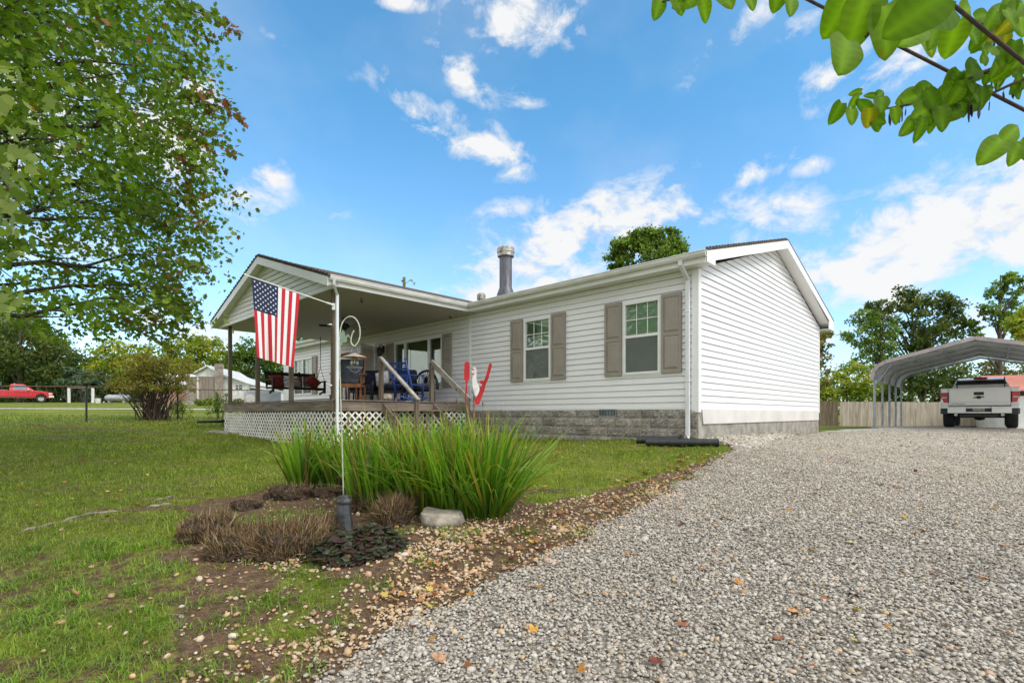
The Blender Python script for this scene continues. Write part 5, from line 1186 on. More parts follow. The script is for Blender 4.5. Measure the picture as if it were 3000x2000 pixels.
# ================================================================== VEGETATION
RH=[(0,0,0),(.34,.42,.10),(0,1,0),(-.34,.42,.10)]; RHF=[(0,1,2),(0,2,3)]
def crown(name,parent,blobs,size,pal,clump=.33,leafper=26,mat='leaf',hang=0.0,tpl=RH,tf=RHF,shell=.5):
    P=[];N=[];Cc=[]
    for (x,y,z,rx,ry,rz,n) in blobs:
        m=max(3,int(n/leafper)); d=rdir(m); r=(shell+(1-shell)*rng.uniform(0,1,m))**.8; c=d*r[:,None]*np.array([rx,ry,rz])+np.array([x,y,z])
        cs=clump*min(rx,rz)*rng.uniform(.5,1.25,m); k=leafper
        tone=rng.uniform(0,1,m)
        off=rng.normal(0,1,(m,k,3))*cs[:,None,None]*np.array([.55,.55,.36]); p=(c[:,None,:]+off).reshape(-1,3); P.append(p)
        N.append((rdir(m*k)+np.repeat(d,k,0)*.5+np.array([0,0,.6]))); tt=np.clip(np.repeat(tone,k)+rng.normal(0,.22,m*k),0,.999); Cc.append(tt)
    P=np.concatenate(P);N=np.concatenate(N);t=np.concatenate(Cc); pal=np.array(pal); u=t*(len(pal)-1); i=u.astype(int); f=(u-i)[:,None]; c=pal[i]*(1-f)+pal[np.minimum(i+1,len(pal)-1)]*f; c=c*rng.uniform(.75,1.25,(len(P),1))
    D=rdir(len(P)); D[:,2]-=hang
    return scatter(name,P,D,N,size*rng.uniform(.6,1.35,len(P)),tpl,tf,M[mat],parent,c)
def limb_pts(p,q,n=6,w=.12):
    p=Vector(p);q=Vector(q);L=(q-p).length; o=[]
    for i in range(n+1):
        t=i/n; o.append(p.lerp(q,t)+Vector((random.uniform(-w,w),random.uniform(-w,w),random.uniform(-w,w)*.6+.10*L*math.sin(PI*t)*.4))*(1 if 0<i<n else 0))
    return o
def _br(d,k): return {a:[tuple(min(.6,v*k) for v in c) for c in b] for a,b in d.items()}
GREENS=dict(mid=[(.035,.06,.014),(.07,.12,.02),(.11,.17,.026),(.15,.21,.035)], dark=[(.025,.045,.014),(.045,.075,.02),(.075,.10,.025),(.12,.13,.04)],
    yel=[(.07,.11,.015),(.14,.19,.022),(.23,.26,.03),(.31,.28,.035)], olive=[(.05,.055,.018),(.10,.10,.03),(.15,.125,.04),(.19,.13,.05)], blue=[(.03,.055,.035),(.055,.09,.055),(.09,.13,.08)], warm=[(.10,.12,.025),(.20,.15,.04),(.26,.12,.05),(.2,.2,.04)])
GREENS=_br(GREENS,1.55)
def tree(px,d,blobs,label,pal,size=.2,trunk=.18,name='tree',cat='tree',group=None,limbs=True,bz=None,**kw):
    x,y=(px-HX)/F*d,d; z0=gz(x,y) if bz is None else bz; r=empty(name,(x,y,z0),0,label,cat,group)
    mb=MB(); top=max(b[2]+b[5]*.4 for b in blobs); cx=sum(b[0] for b in blobs)/len(blobs)
    mb.tube([(0,0,-.2),(0.03*top*.3,0,top*.3),(cx*.5,0,top*.6),(cx*.8,0,top)],[trunk*1.2,trunk*.9,trunk*.6,trunk*.15],8)
    if limbs:
        for b in blobs:
            for _ in range(2):
                q=(b[0]+random.uniform(-.5,.5)*b[3],b[1]+random.uniform(-.5,.5)*b[4],b[2]+random.uniform(-.3,.5)*b[5]); zz=max(.2*top,q[2]-abs(q[0])*1.0-1.0); zz=min(zz,top*.85)
                pp=limb_pts((cx*.5*zz/top,0,zz),q,5,.12*b[3]*.3); mb.tube(pp,[trunk*.45,trunk*.35,trunk*.28,trunk*.2,trunk*.13,trunk*.05],6)
    mb.build('trunk',M['bark'],r,True); crown('crown',r,blobs,size,pal,**kw); return r
def pz(py,d): return (HY-py)/F*d
def blobs_px(px0,d,lst,z0,dens=1.0):
    """lst (px,py,rpx_x,rpx_y,n) measured outlines turned into ellipsoids of foliage with real depth"""
    s=d/F; return [((x-px0)*s, random.uniform(-.4,.4)*rx*s, (HY-y)*s-z0, rx*s, rx*s*.9, ry*s, int(n*dens)) for x,y,rx,ry,n in lst]
def T(px,d,lst,label,pal,**kw):
    x=(px-HX)/F*d; z0=kw.get('bz') if kw.get('bz') is not None else gz(x,d); dens=kw.pop('dens',1.0); return tree(px,d,blobs_px(px,d,lst,z0,dens),label,GREENS[pal] if isinstance(pal,str) else pal,**kw)
# tree behind the house roof
T(1900,27,[(1830,730,38,40,1700),(1880,705,40,35,1700),(1950,700,42,36,1800),(1985,722,24,26,900),(1905,760,100,50,2600),(1800,765,26,26,700),(1960,760,60,50,1400),(1900,840,110,60,2600)],'bushy green tree top showing above the house roof','mid',size=.16,trunk=.25,clump=.34,leafper=30)
# right side
T(2385,30,[(2390,1000,36,36,650),(2400,940,18,20,180),(2425,985,15,16,220),(2395,1050,40,34,600),(2380,1110,50,40,800)],'thin tree partly hidden behind the right corner of the house','olive',size=.17,trunk=.12)
T(2480,38,[(2450,1140,60,44,1500),(2500,1110,55,50,1500),(2560,1150,60,40,1400),(2420,1170,40,35,800)],'low green thicket behind the left part of the board fence','yel',size=.2,trunk=.1,name='shrub',cat='shrub')
T(2590,40,[(2540,930,40,36,900),(2520,985,44,36,900),(2590,1010,50,44,1100),(2560,1060,60,44,1300),(2640,1080,60,44,1300),(2600,960,36,40,500)],'medium green tree left of the tallest dark tree','mid',size=.2,trunk=.2)
T(2665,44,[(2560,905,26,24,420),(2590,900,36,24,560),(2560,925,30,20,360),(2655,862,30,26,620),(2650,895,36,26,560),(2600,950,55,30,700),(2740,885,56,34,1300),(2790,905,32,32,800),(2700,950,60,40,1000),(2790,955,50,30,900),(2740,990,80,36,1700),(2830,945,24,18,300),(2680,1010,50,30,800),(2600,1000,30,30,300)],'tallest spreading dark tree behind the carport','dark',size=.24,trunk=.2,clump=.36)
T(2700,36,[(2660,1110,50,44,1500),(2720,1090,60,44,1700),(2770,1140,60,40,1500),(2830,1100,50,50,1400),(2640,1150,50,34,1000)],'dense dark green thicket seen under the carport','dark',size=.2,trunk=.12,name='shrub',cat='shrub')
T(2925,42,[(2950,820,20,22,420),(2975,812,20,16,240),(2925,850,28,26,560),(2960,870,26,26,420),(2890,905,26,22,460),(2985,840,24,16,240),(2915,935,40,22,500),(2860,955,22,16,260),(2985,900,20,20,200),(2960,945,34,24,400),(2850,975,22,12,160)],'tall sparse tree with visible trunk at the right','mid',size=.22,trunk=.22,clump=.4)
T(3010,26,[(2990,950,34,34,900),(3010,1000,50,36,1200),(3020,920,30,26,600),(3030,1050,50,40,900)],'bright yellow green tree at the right edge','yel',size=.17,trunk=.15)
T(2900,46,[(2890,1085,40,26,700),(2925,1070,34,30,500),(2960,1080,40,26,600),(3040,1070,60,40,900)],'leafy shrubs showing over the white pickup','olive',size=.2,trunk=.1,name='shrub',cat='shrub')
# left side, beyond the lane
T(60,58,[(-40,1080,90,70,2600),(70,1090,80,60,2400),(150,1060,70,70,2200),(60,1000,110,80,2600),(170,1110,60,50,1600),(-60,980,80,70,1500)],'dark green trees massed behind the red pickup','dark',size=.34,trunk=.35)
T(240,55,[(215,1105,36,22,900),(255,1100,40,20,1000),(290,1112,36,18,800),(240,1120,60,16,900),(215,1085,26,14,400),(300,1125,24,10,300),(245,1150,50,28,500)],'drooping blue green cedar above the white post frame','blue',size=.28,trunk=.2,hang=.8)
T(340,60,[(300,1060,60,50,1600),(370,1040,60,50,1600),(340,1100,70,40,1600),(400,1090,50,44,1200)],'yellow tinged tree right of the cedar','yel',size=.32,trunk=.25)
T(540,66,[(470,1040,60,42,1500),(540,1022,60,38,1600),(610,1020,44,36,1300),(500,1080,80,40,1700),(600,1070,60,40,1500),(650,1050,34,34,800),(560,1110,100,40,1500)],'rounded yellow green tree behind the barn','yel',size=.34,trunk=.3)
T(700,62,[(690,1065,36,44,1200),(720,1030,34,40,1200),(760,1040,36,40,1200),(800,1050,44,40,1300),(740,1095,60,36,1400),(820,1010,36,40,900),(840,1080,50,50,1000)],'green tree seen between the left porch posts','mid',size=.3,trunk=.25)
T(722,50,[(705,1118,16,12,330),(728,1124,20,11,380),(750,1132,18,12,250)],'small orange tinted shrub right of the barn','warm',size=.2,trunk=.06,name='shrub',cat='shrub')
T(880,56,[(860,960,50,40,1500),(910,975,50,34,1500),(960,960,50,40,1200),(880,1010,60,40,1200)],'green tree showing over the far end of the house','yel',size=.26,trunk=.25)
T(20,62,[(20,930,50,46,1600),(90,960,50,44,1600),(150,1000,50,36,1300),(60,1010,90,50,2400),(-40,1000,70,60,1500),(190,1050,44,30,800),(100,1060,90,30,1500),(10,880,34,30,500)],'bright leafy tree at the far left beyond the fence',[(.05,.09,.012),(.11,.18,.02),(.19,.27,.03),(.26,.33,.045)],size=.32,trunk=.2)
T(90,60,[(x_,1160,60,34,1300) for x_ in range(-80,460,62)],'dark understorey bushes along the edge of the field','dark',size=.3,trunk=.05,name='shrub',cat='shrub',limbs=False)
# woods far behind
wd_=[]
for i in range(26):
    px=-260+i*46; wd_.append((px,1110+random.uniform(-12,6),52,56,900)); wd_.append((px,1165,50,34,700))
s=95/F; r=crown('woods',None,[((x-HX)*s,95+random.uniform(-4,4),(HY-y)*s,rx*s,3,ry*s,n) for x,y,rx,ry,n in wd_]+[((x-HX)/F*90,90+random.uniform(-3,3),(HY-1165)/F*90,4.2,3,4.4,900) for x in range(2300,3300,60)],.5,GREENS['mid'],clump=.4); tag(r,'distant line of woods behind the fields','woods',kind='stuff')
# forsythia-like bush in the fence line
bxp,byp=G(448,1231); z0=gz(bxp,byp); bu=empty('bush',(bxp,byp,z0),0,'wide fan shaped olive brown bush growing in the wire fence','bush')
mb=MB(); tips=[]
for i in range(90):
    a=random.uniform(0,2*PI); b0=Vector((random.gauss(0,.2),random.gauss(0,.16),-.05)); sp=random.uniform(.2,1.5); h=random.uniform(1.0,2.7)*(1-.16*sp); tp_=Vector((b0.x+math.cos(a)*sp*1.15,b0.y+math.sin(a)*sp*.8,h)); mid=b0.lerp(tp_,.5)+Vector((-math.cos(a)*.12*sp,0,.15)); mb.tube([b0,b0.lerp(mid,.5)+Vector((0,0,.08)),mid,mid.lerp(tp_,.5)+Vector((0,0,.03)),tp_],[.022,.018,.014,.009,.004],5); tips.append(tp_); tips.append(mid.lerp(tp_,.55))
mb.build('stems',M['twig'],bu)
bl=[(t.x,t.y,t.z-.05,.32,.32,.22,85) for t in tips if t.z>1.15]
crown('foliage',bu,bl,.075,[(.10,.09,.02),(.20,.17,.035),(.28,.24,.05),(.33,.25,.07),(.20,.24,.05)],clump=.6,leafper=16,shell=.1)
for (px,py,h,n,pl,lab) in ((532,1228,.75,9,'yel','thin yellowish weeds at the fence beside the bush'),(642,1228,1.05,14,'mid','upright leafy green plant at the fence left of the porch')):
    x,y=G(px,py); r=empty('weed_plant',(x,y,gz(x,y)),0,lab,'plant'); mb=MB(); bl=[]
    for i in range(n):
        q=(random.gauss(0,.22),random.gauss(0,.1),h*random.uniform(.6,1.1)); mb.tube([(q[0]*.4,q[1]*.4,0),(q[0]*.8,q[1],q[2]*.6),q],[.008,.006,.003],5); bl+= [(q[0]*.8,q[1],q[2]*t,.13,.13,.12,(34 if pl=='mid' else 12)) for t in (.45,.7,.95)]
    mb.build('stems',M['twig'],r); crown('foliage',r,bl,.06,GREENS[pl],clump=.7,leafper=10,shell=.1)
for (px,py,lab,pl) in ((590,1186,'low green shrub in front of the barn boards','mid'),(610,1188,'small flowering plant by the barn chimney','yel'),(690,1186,'low olive bushes below the barn window','olive')):
    d=38; T(px,d,[(px-12,1178,12,8,260),(px+8,1176,14,9,300),(px,1184,20,8,260)],lab,pl,size=.13,trunk=.03,name='shrub',cat='shrub')

# ---- big maple on the left
TX,TY=-10.6,7.6; tz=gz(TX,TY); mp=empty('maple_tree',(TX,TY,tz),0,'large green maple with reddish branch tips filling the upper left','tree')
mb=MB(); mb.tube([(0,0,-.3),(.05,0,1.2),(.1,.05,3.0),(.0,.1,5.5),(-.1,.1,8.5)],[.36,.27,.22,.15,.05],12)
MLT=[(0,0,0),(.16,.05,.02),(.40,.22,.09),(.22,.36,.03),(.46,.62,.12),(.20,.66,.04),(0,1.0,.14),(-.20,.66,.04),(-.46,.62,.12),(-.22,.36,.03),(-.40,.22,.09),(-.16,.05,.02)]; MLF=[tuple(range(12))]
MLF=[(0,1,2,3),(0,3,4,5,6),(0,6,7,8,9),(0,9,10,11)]
tw_b=[];tw_d=[];red=[]
def crad(z): # crown radius by world height
    return np.interp(z,[.5,1.4,3.5,7,9.5,11],[3.4,4.9,5.3,5.15,3.6,1])
for i in range(46):
    a=random.uniform(0,2*PI) if i>26 else random.uniform(-1.0,1.5); zt=random.uniform(1.4,9.0); rr=float(crad(zt))*random.uniform(.75,.96); q=Vector((rr*math.cos(a),rr*math.sin(a),zt-tz)); zb=max(1.6,min(7.5,(q.z-1.2)*random.uniform(.55,.8)+.6)); p=Vector((.05,.05,zb))
    L=limb_pts(p,q,8,.22); mb.tube(L,[.085,.07,.058,.047,.038,.029,.02,.012,.006],7)
    for _ in range(4):
        k=random.randint(3,6); b=L[k]; e=b+Vector((math.cos(a+random.uniform(-.9,.9)),math.sin(a+random.uniform(-.9,.9)),random.uniform(-.35,.2)))*random.uniform(.7,1.5); mb.tube(limb_pts(b,e,4,.08),[.022,.017,.012,.008,.004],5)
mb.build('trunk',M['bark'],mp,True)
nc=950; ac=np.where(rng.uniform(size=nc)<.72, rng.uniform(-1.15,1.6,nc), rng.uniform(0,2*PI,nc)); zc=rng.uniform(.75,9.6,nc); rc=crad(zc)*(rng.uniform(.03,1,nc)**.42)
n=6100; ci=rng.integers(0,nc,n); xx_=rc[ci]*np.cos(ac[ci])+rng.normal(0,.30,n); yy_=rc[ci]*np.sin(ac[ci])+rng.normal(0,.30,n); z=zc[ci]+rng.normal(0,.17,n); a=np.arctan2(yy_,xx_); rr=np.minimum(np.hypot(xx_,yy_),crad(z))
# layered branching: pull heights toward sloping tiers with gaps between them
tier=(z+ .12*rr - .5*np.sin(a*2.3+1)); fr_=(tier*1.35)%1.0; keep=(np.abs(fr_-.5)<.40)|(rng.uniform(size=n)<.42); gap=vnoise(a*4.1,z*1.15,1.5,77); keep&=(gap>-.95)
wx__=TX+rr*np.cos(a); wy__=TY+rr*np.sin(a); keep&=(z>.55+.135*np.maximum(wy__,0)-.0*rr+.35*vnoise(wx__,wy__,1.1,91)); hole=vnoise(wx__*1.2+wy__*.4,z*1.5,1.6,93); keep&=~((z<4.0)&(hole<-.15))&~((z>=4.0)&(hole<-.6))
a,z,rr=a[keep],z[keep],rr[keep]; n=len(a); C0=np.stack([rr*np.cos(a),rr*np.sin(a),z-tz],1)
dv=np.stack([np.cos(a)+rng.normal(0,.45,n),np.sin(a)+rng.normal(0,.45,n),-.38+rng.normal(0,.28,n)],1); dv/=np.linalg.norm(dv,axis=1,keepdims=True); Lt=rng.uniform(.35,.95,n); K=12
t=rng.uniform(0,1,(n,K)); P=C0[:,None,:]+dv[:,None,:]*(Lt[:,None]*t)[:,:,None]+rng.normal(0,.055,(n,K,3)); P=P.reshape(-1,3); nn=n*K
D=np.repeat(dv,K,0)*.35+rdir(nn)*.8; D[:,2]-=.35; N=rdir(nn)+np.array([0,0,.75])
tone=np.repeat(rng.uniform(0,1,n),K)*.6+rng.uniform(0,.4,nn); c1=np.array([.075,.145,.015]);c2=np.array([.16,.26,.025]);c3=np.array([.29,.38,.04])
c=np.where(tone[:,None]<.6,c1+(c2-c1)*tone[:,None]/.6,c2+(c3-c2)*(tone[:,None]-.6)/.4)
tipf=np.repeat((rr/crad(z)),K)+t.ravel()*.12; rk_=(rng.uniform(size=nn)<np.clip((tipf-1.0)*.6,0,.05))|(rng.uniform(size=nn)<.006); c[rk_]=np.array([.24,.10,.035])*rng.uniform(.5,1.2,(rk_.sum(),1)); yk=rng.uniform(size=nn)<.012; c[yk]=np.array([.32,.30,.06])
# outermost sprays of the right-hand limbs
FG=[(700,95,9.0,1),(655,70,9.2,0),(620,120,9.2,0),(585,45,9.3,0),(600,190,9,0),(570,120,9,0),(548,215,9,0),(715,345,8.6,1),(672,310,8.8,1),(640,330,8.8,1),(600,300,8.8,0),(640,400,8.6,1),(690,445,8.5,1),(560,380,8.8,0),(590,440,8.7,0),(540,470,8.8,0),(588,495,8.8,1),(560,540,8.8,0),(600,590,8.7,1),(575,600,8.7,0),(620,672,8.5,1),(540,640,8.8,0),(500,680,8.9,0),(560,715,8.7,0),(610,800,8.5,0),(575,780,8.6,0),(530,810,8.7,0),(560,850,8.6,0),(590,890,8.5,0),(540,900,8.6,0),(600,945,8.4,0),(560,930,8.5,0),(520,960,8.6,0),(480,940,8.7,0),(540,985,8.5,0),(490,1000,8.6,0),(430,985,8.7,0)]
Pf=[];Df=[];cf_=[];mbf=MB(); off_=Vector((TX,TY,tz))
for (px,py,d,rd_) in FG:
    e=Vector(at(px,py,d))-off_; s0=Vector(at(px-150,py-60+random.uniform(-30,20),d+random.uniform(-.3,.5)))-off_; mbf.tube(limb_pts(s0,e,4,.05),[.012,.009,.007,.005,.003],4)
    m_=46; tt=np.sqrt(rng.uniform(.02,1,(m_,1))); q_=np.array(s0)*(1-tt)+np.array(e)*tt+rng.normal(0,1,(m_,3))*np.array([.07,.10,.075])*(1.35-tt*.7); Pf.append(q_)
    Df.append(np.array([.5,0,-.45])+rng.normal(0,.7,(m_,3))); tn=rng.uniform(0,1,(m_,1)); cc_=np.array([.07,.12,.012])*(1-tn)+np.array([.19,.24,.025])*tn; k_=rng.uniform(size=m_)<(.4 if rd_ else .03); cc_[k_]=np.array([.26,.09,.04])*rng.uniform(.6,1.2,(k_.sum(),1)); cf_.append(cc_)
mbf.build('outer_twigs',M['twig'],mp); P=np.concatenate([P]+Pf); D=np.concatenate([D]+Df); c=np.concatenate([c]+cf_); nn=len(P); N=rdir(nn)+np.array([0,0,.75])
scatter('crown',P,D,N,rng.uniform(.07,.125,nn),MLT,MLF,M['leaf'],mp,c)
# a branch reaching close to the camera at the left edge
mb=MB(); b0=Vector((-2.9,2.55,3.0)); tips=[Vector(at(60,215,2.5)),Vector(at(20,330,2.6)),Vector(at(110,560,2.7)),Vector(at(40,480,2.35)),Vector(at(90,660,2.9)),Vector(at(30,900,3.0))]
LPn=[];LDn=[];LSn=[]
off=Vector((TX,TY,tz)); mb.tube([Vector((.1,.05,4.2)),Vector((-6.5,5.0,4.6))-off,Vector((-3.6,3.2,3.6))-off,b0-off,Vector((-2.75,2.5,1.4))-off],[.07,.045,.028,.016,.006],7)
for i in range(110):
    px=abs(random.gauss(0,55))+random.uniform(-60,0); py=random.choice([225,340,520,560,610,660,480,880])+random.gauss(0,38); d=random.uniform(2.6,4.0); p=Vector(at(px,py,d)); LPn.append(p-off); LDn.append((random.uniform(-.2,.9),random.uniform(-.5,.5),random.uniform(-1,.2))); LSn.append(random.uniform(.07,.105))
    if i%7==0: s=p+Vector((-.35,.1,.35)); mb.tube([s-off,(s.lerp(p,.5)+Vector((0,0,.05)))-off,p-off],[.006,.004,.002],4)
mb.build('near_branch',M['twig'],mp,True)
nn=len(LPn); t_=rng.uniform(0,1,(nn,1)); c=np.array([.10,.16,.03])*(1-t_)+np.array([.26,.32,.08])*t_
scatter('near_leaves',np.array([tuple(v) for v in LPn]),np.array(LDn),rdir(nn)+np.array([.2,-.9,.4]),np.array(LSn),MLT,MLF,M['leaf'],mp,c)

# ---- redbud at upper right, trunk out of frame
rb0=(4.6,3.3); rz0=gz(*rb0); RBt=empty('redbud_tree',(rb0[0],rb0[1],rz0),0,'overhanging redbud branches with heart shaped leaves and dark pods at upper right','tree'); ro=Vector((rb0[0],rb0[1],rz0))
mb=MB(); mb.tube([(0,0,-.2),(-.05,0,.8),(-.2,-.1,1.7),(-.5,-.2,2.4)],[.14,.11,.09,.07],10)
hub=Vector((-.5,-.2,2.4))
def br(pts,r0,r1,d,start=True):
    """pts photo pixels with depths; starts at the trunk"""
    V=[Vector(at(p[0],p[1],d if len(p)<3 else p[2]))-ro for p in pts]
    if start: V=[hub,hub.lerp(V[0],.5)+Vector((0,0,.12))]+V
    n=len(V)
    if start: mb.tube(V[:3],[r0,r0*.7,r0*.42],7); V=V[2:]; n=len(V); r0=r0*.42
    mb.tube(V,[r0+(r1-r0)*i/(n-1) for i in range(n)],6)
br([(3060,190),(3000,153),(2900,105),(2810,73),(2759,48)],.032,.0030,2.0)
br([(2940,140,2.0),(2900,100,1.95),(2865,62,1.9)],.007,.003,2,False)
br([(3060,150),(3000,172),(2938,191),(2858,220),(2762,271),(2667,306),(2577,322),(2542,330)],.026,.0020,2.1)
br([(3000,165,2.1),(2960,205,2.1),(2880,218,2.1)],.005,.002,2.1,False)
br([(3060,200),(3000,230),(2906,274),(2842,297),(2778,328),(2722,335)],.018,.0018,2.15)
br([(3000,192,2.2),(2960,215,2.2),(2925,255,2.2)],.004,.002,2.2,False)
br([(3060,400),(3000,415),(2938,437)],.014,.0018,1.9)
br([(2700,-60,1.3),(2632,0,1.25),(2587,48,1.22),(2536,108,1.2)],.012,.003,1.2)
br([(3060,0),(3000,22),(2900,60),(2865,75)],.018,.0018,1.9)
br([(2250,-60,1.8),(2100,-20,1.8),(1940,5,1.8)],.012,.002,1.8)
mb.build('trunk',M['twig'],RBt,True)
LV=[(2477,158,150,-105,1.15),(2452,48,130,-115,1.3),(2512,70,165,-100,1.2),(2600,90,165,-75,1.2),(2560,20,150,-60,1.25),(2740,15,210,-160,1.1),(2680,40,190,-150,1.05),(2672,100,110,-140,1.5),(2738,95,100,-100,1.6),(2722,128,85,-75,1.7),(2790,112,105,-95,1.5),(2835,28,85,30,1.7),(2850,90,90,-60,1.8),(2880,45,70,20,1.9),(2900,70,80,-110,1.8),(2925,30,70,60,1.9),(2968,58,85,-60,1.7),(2985,22,80,40,1.8),(2960,5,80,80,1.8),(2995,75,70,-90,1.7),
 (2975,135,75,60,1.9),(2940,162,75,-100,1.9),(2998,165,60,-60,1.9),(2450,332,66,-112,2.1),(2496,338,62,-95,2.1),(2532,310,60,150,2.1),(2546,345,58,-85,2.05),(2505,292,48,65,2.1),(2572,308,36,20,2.1),(2507,272,40,-170,2.1),(2550,280,36,170,2.1),(2580,274,36,40,2.1),
 (2668,285,82,-165,2.1),(2712,262,76,30,2.1),(2700,330,80,-150,2.0),(2735,300,92,-60,2.0),(2660,372,72,-130,2.0),(2695,380,74,-95,2.0),(2775,300,88,-80,2.1),(2762,345,80,-75,2.0),(2790,240,76,-120,2.1),(2800,215,60,60,2.1),(2858,195,88,52,2.05),(2885,168,48,70,2.05),(2835,228,60,-160,2.1),(2820,305,78,-75,2.1),(2842,262,44,45,2.1),(2880,285,70,-80,2.1),(2790,335,70,-150,2.1),(2850,310,66,-160,2.15),(2895,260,36,170,2.1),
 (2965,388,90,40,1.8),(2905,440,110,-135,1.75),(2975,448,84,-115,1.75),(3010,440,80,-60,1.75),(2985,205,50,30,2.1),(2982,215,48,-70,2.1),
 (1928,24,70,-105,1.8),(2065,24,78,-70,1.8),(1990,8,70,-60,1.8),(2010,0,90,-150,1.8),(2130,-5,70,-60,1.8),(2200,2,60,-70,1.8),(2318,12,75,-90,1.7),(2280,-8,80,-100,1.7),(2540,-10,120,-90,1.3),(2480,5,100,-120,1.4)]
for (ax,ay,bx_,by_,d_,n_) in ((2700,290,2990,175,2.1,22),(2700,335,2990,235,2.15,16),(2860,90,2990,150,1.95,12),(2880,60,2995,20,1.9,10),(2550,325,2700,295,2.1,5)):
    for _ in range(n_): u_=random.random(); LV.append((ax+(bx_-ax)*u_+random.uniform(-14,14),ay+(by_-ay)*u_+random.uniform(5,42)*(1 if random.random()<.75 else -.6),random.uniform(38,74),random.choice([-90,-110,-70,-130,-60,-150,-30,40])+random.uniform(-15,15),d_+random.uniform(-.12,.12)))
rows=13; tv=[]; tf=[]
for i in range(rows):
    t=i/(rows-1); w=.50*math.sin(PI*(min(1,t*.94+.06))**.72)**.62; w=w if t<.93 else w*(1-t)/.07*.55; w=max(w,.004)
    for s in (-1,-.5,0,.5,1): tv.append((s*w, t-.09*abs(s)*(1-t)**2, .10*abs(s)*w+ -.16*t*t+.02*math.sin(9*t+3*s)))
for i in range(rows-1):
    for k in range(4): tf.append((i*5+k,i*5+k+1,(i+1)*5+k+1,(i+1)*5+k))
P=[];D=[];N=[];S=[]
for (px,py,s,an,d) in LV:
    L=s*(.80 if d<1.45 else .86)*d/F; a=R(an); dr=Vector((math.cos(a),random.uniform(-.35,.35),math.sin(a))).normalized(); c_=Vector(at(px,py,d))-ro-dr*L*.5; P.append(tuple(c_)); D.append(tuple(dr)); big=d<1.6; N.append((random.uniform(-.35,.35),-1,random.uniform(-.35,.35))); S.append((L*(random.uniform(.82,1.0) if big else random.uniform(.62,1.0)),L*1.05,L))
P=np.array(P);nn=len(P); S_arr=np.array([q_[2] for q_ in S]); t_=rng.uniform(0,1,(nn,1)); c=np.array([.085,.18,.008])*(1-t_)+np.array([.17,.29,.012])*t_; c[(rng.uniform(size=nn)<.1)&(S_arr<.09)]=np.array([.34,.30,.02])
# extra leaves beyond the frame so the tree is whole
m=420; Pe=np.stack([rng.uniform(2.4,6.4,m)-ro.x,rng.uniform(1.2,5.4,m)-ro.y,rng.uniform(1.5,4.2,m)-ro.z],1); wx_=Pe+np.array([ro.x,ro.y,ro.z]); Pe=Pe[wx_[:,0]>1.12*wx_[:,1]+.25]; m=len(Pe)
P=np.concatenate([P,Pe]);D=np.concatenate([np.array(D),rdir(m)-np.array([0,0,.6])]);N=np.concatenate([np.array(N),rdir(m)+np.array([0,0,.8])]);S=np.concatenate([np.array(S),np.repeat(rng.uniform(.06,.10,(m,1)),3,1)]); te=rng.uniform(0,1,(m,1)); c=np.concatenate([c,np.array([.06,.11,.012])*(1-te)+np.array([.12,.18,.02])*te])
vm=np.array([(1.42 if abs(v[0])<1e-6 else (1.0 if (j//5)%2 else .84))*(.86 if (j%5 in (0,4)) else 1.0) for j,v in enumerate(tv)])
cv_=np.clip(c[:,None,:]*vm[None,:,None]*np.array([1.15,1.15,.9]),0,.8).copy(); ed=rng.uniform(size=len(c))<.2; cv_[ed,-12:-5]=cv_[ed,-12:-5]*.6+np.array([.30,.20,.03])*.4
scatter('crown',P,D,N,S,tv,tf,M['leafbig'],RBt,cv_.reshape(-1,3),True)
SPM=simple('seed_pod',(.045,.028,.028),.7,0,.3,20)
for (px,py,L,d) in ((2607,350,38,2.1),(2634,345,32,2.1),(2643,342,30,2.1),(2653,330,18,2.1),(2892,140,40,1.95),(2912,132,52,1.95),(2905,248,50,2.15),(2918,255,36,2.15),(2940,280,22,2.2),(2968,275,32,2.2),(2984,258,55,2.2),(2838,330,58,2.1),(2846,322,44,2.1),(2868,330,38,2.1),(2898,312,25,2.1),(2820,278,36,2.1),(2806,275,28,2.1),(2860,120,25,1.9),(2780,58,30,1.9),(2835,48,34,1.9)):
    l=L*d/F; c0=Vector(at(px,py,d))-ro; tl=random.uniform(-.12,.12); Mp=Matrix.Translation(c0)@Matrix.Rotation(tl,4,'Y')@Matrix.Rotation(random.uniform(0,3),4,'Z')
    mb=MB(); mb.yprism([(0,l/2),(.1*l,.25*l),(.11*l,-.2*l),(0,-l/2),(-.1*l,-.2*l),(-.1*l,.25*l)],-.0018,.0018,Mp); mb.tube([c0+Vector((0,0,l/2)),c0+Vector((.004,0,l/2+.02))],.0009,4); mb.build('seed_pod',SPM,RBt)

# ================================================================== FENCES, OUTBUILDINGS
p1=Vector((-14.6,17.4)); p2=Vector((-13.25,20.1)); dd=(p2-p1); cf=empty('chain_link_fence',(p1.x,p1.y,gz(p1.x,p1.y)),0,'wire fence with thin dark posts and top rail across the left yard','fence'); o0=Vector(cf.location)
fp=[]
for k in range(-3,5): q=p1+dd*k; fp.append(Vector((q.x,q.y,gz(q.x,q.y))))
for q in fp: mb=MB(); mb.tube([(q-o0)+Vector((0,0,-.1)),(q-o0)+Vector((0,0,1.22))],.032,8); mb.build('fence_post',M['galv'] if False else M['blackpl'],cf)
mb=MB(); mb.tube([(q-o0)+Vector((0,0,1.2)) for q in fp],.02,6); mb.build('top_rail',M['rust'],cf); mb=MB(); mb.tube([(q-o0)+Vector((0,0,.04)) for q in fp],.006,4)
for a_,b_ in zip(fp[:-1],fp[1:]):
    for k in range(14):
        for s in (0,1): u=a_.lerp(b_,k/14)-o0; v=a_.lerp(b_,(k+1)/14)-o0; mb.tube([u+Vector((0,0,1.2*s)),v+Vector((0,0,1.2*(1-s)))],.0022,3,False)
mb.build('wire_mesh',M['galv'],cf)
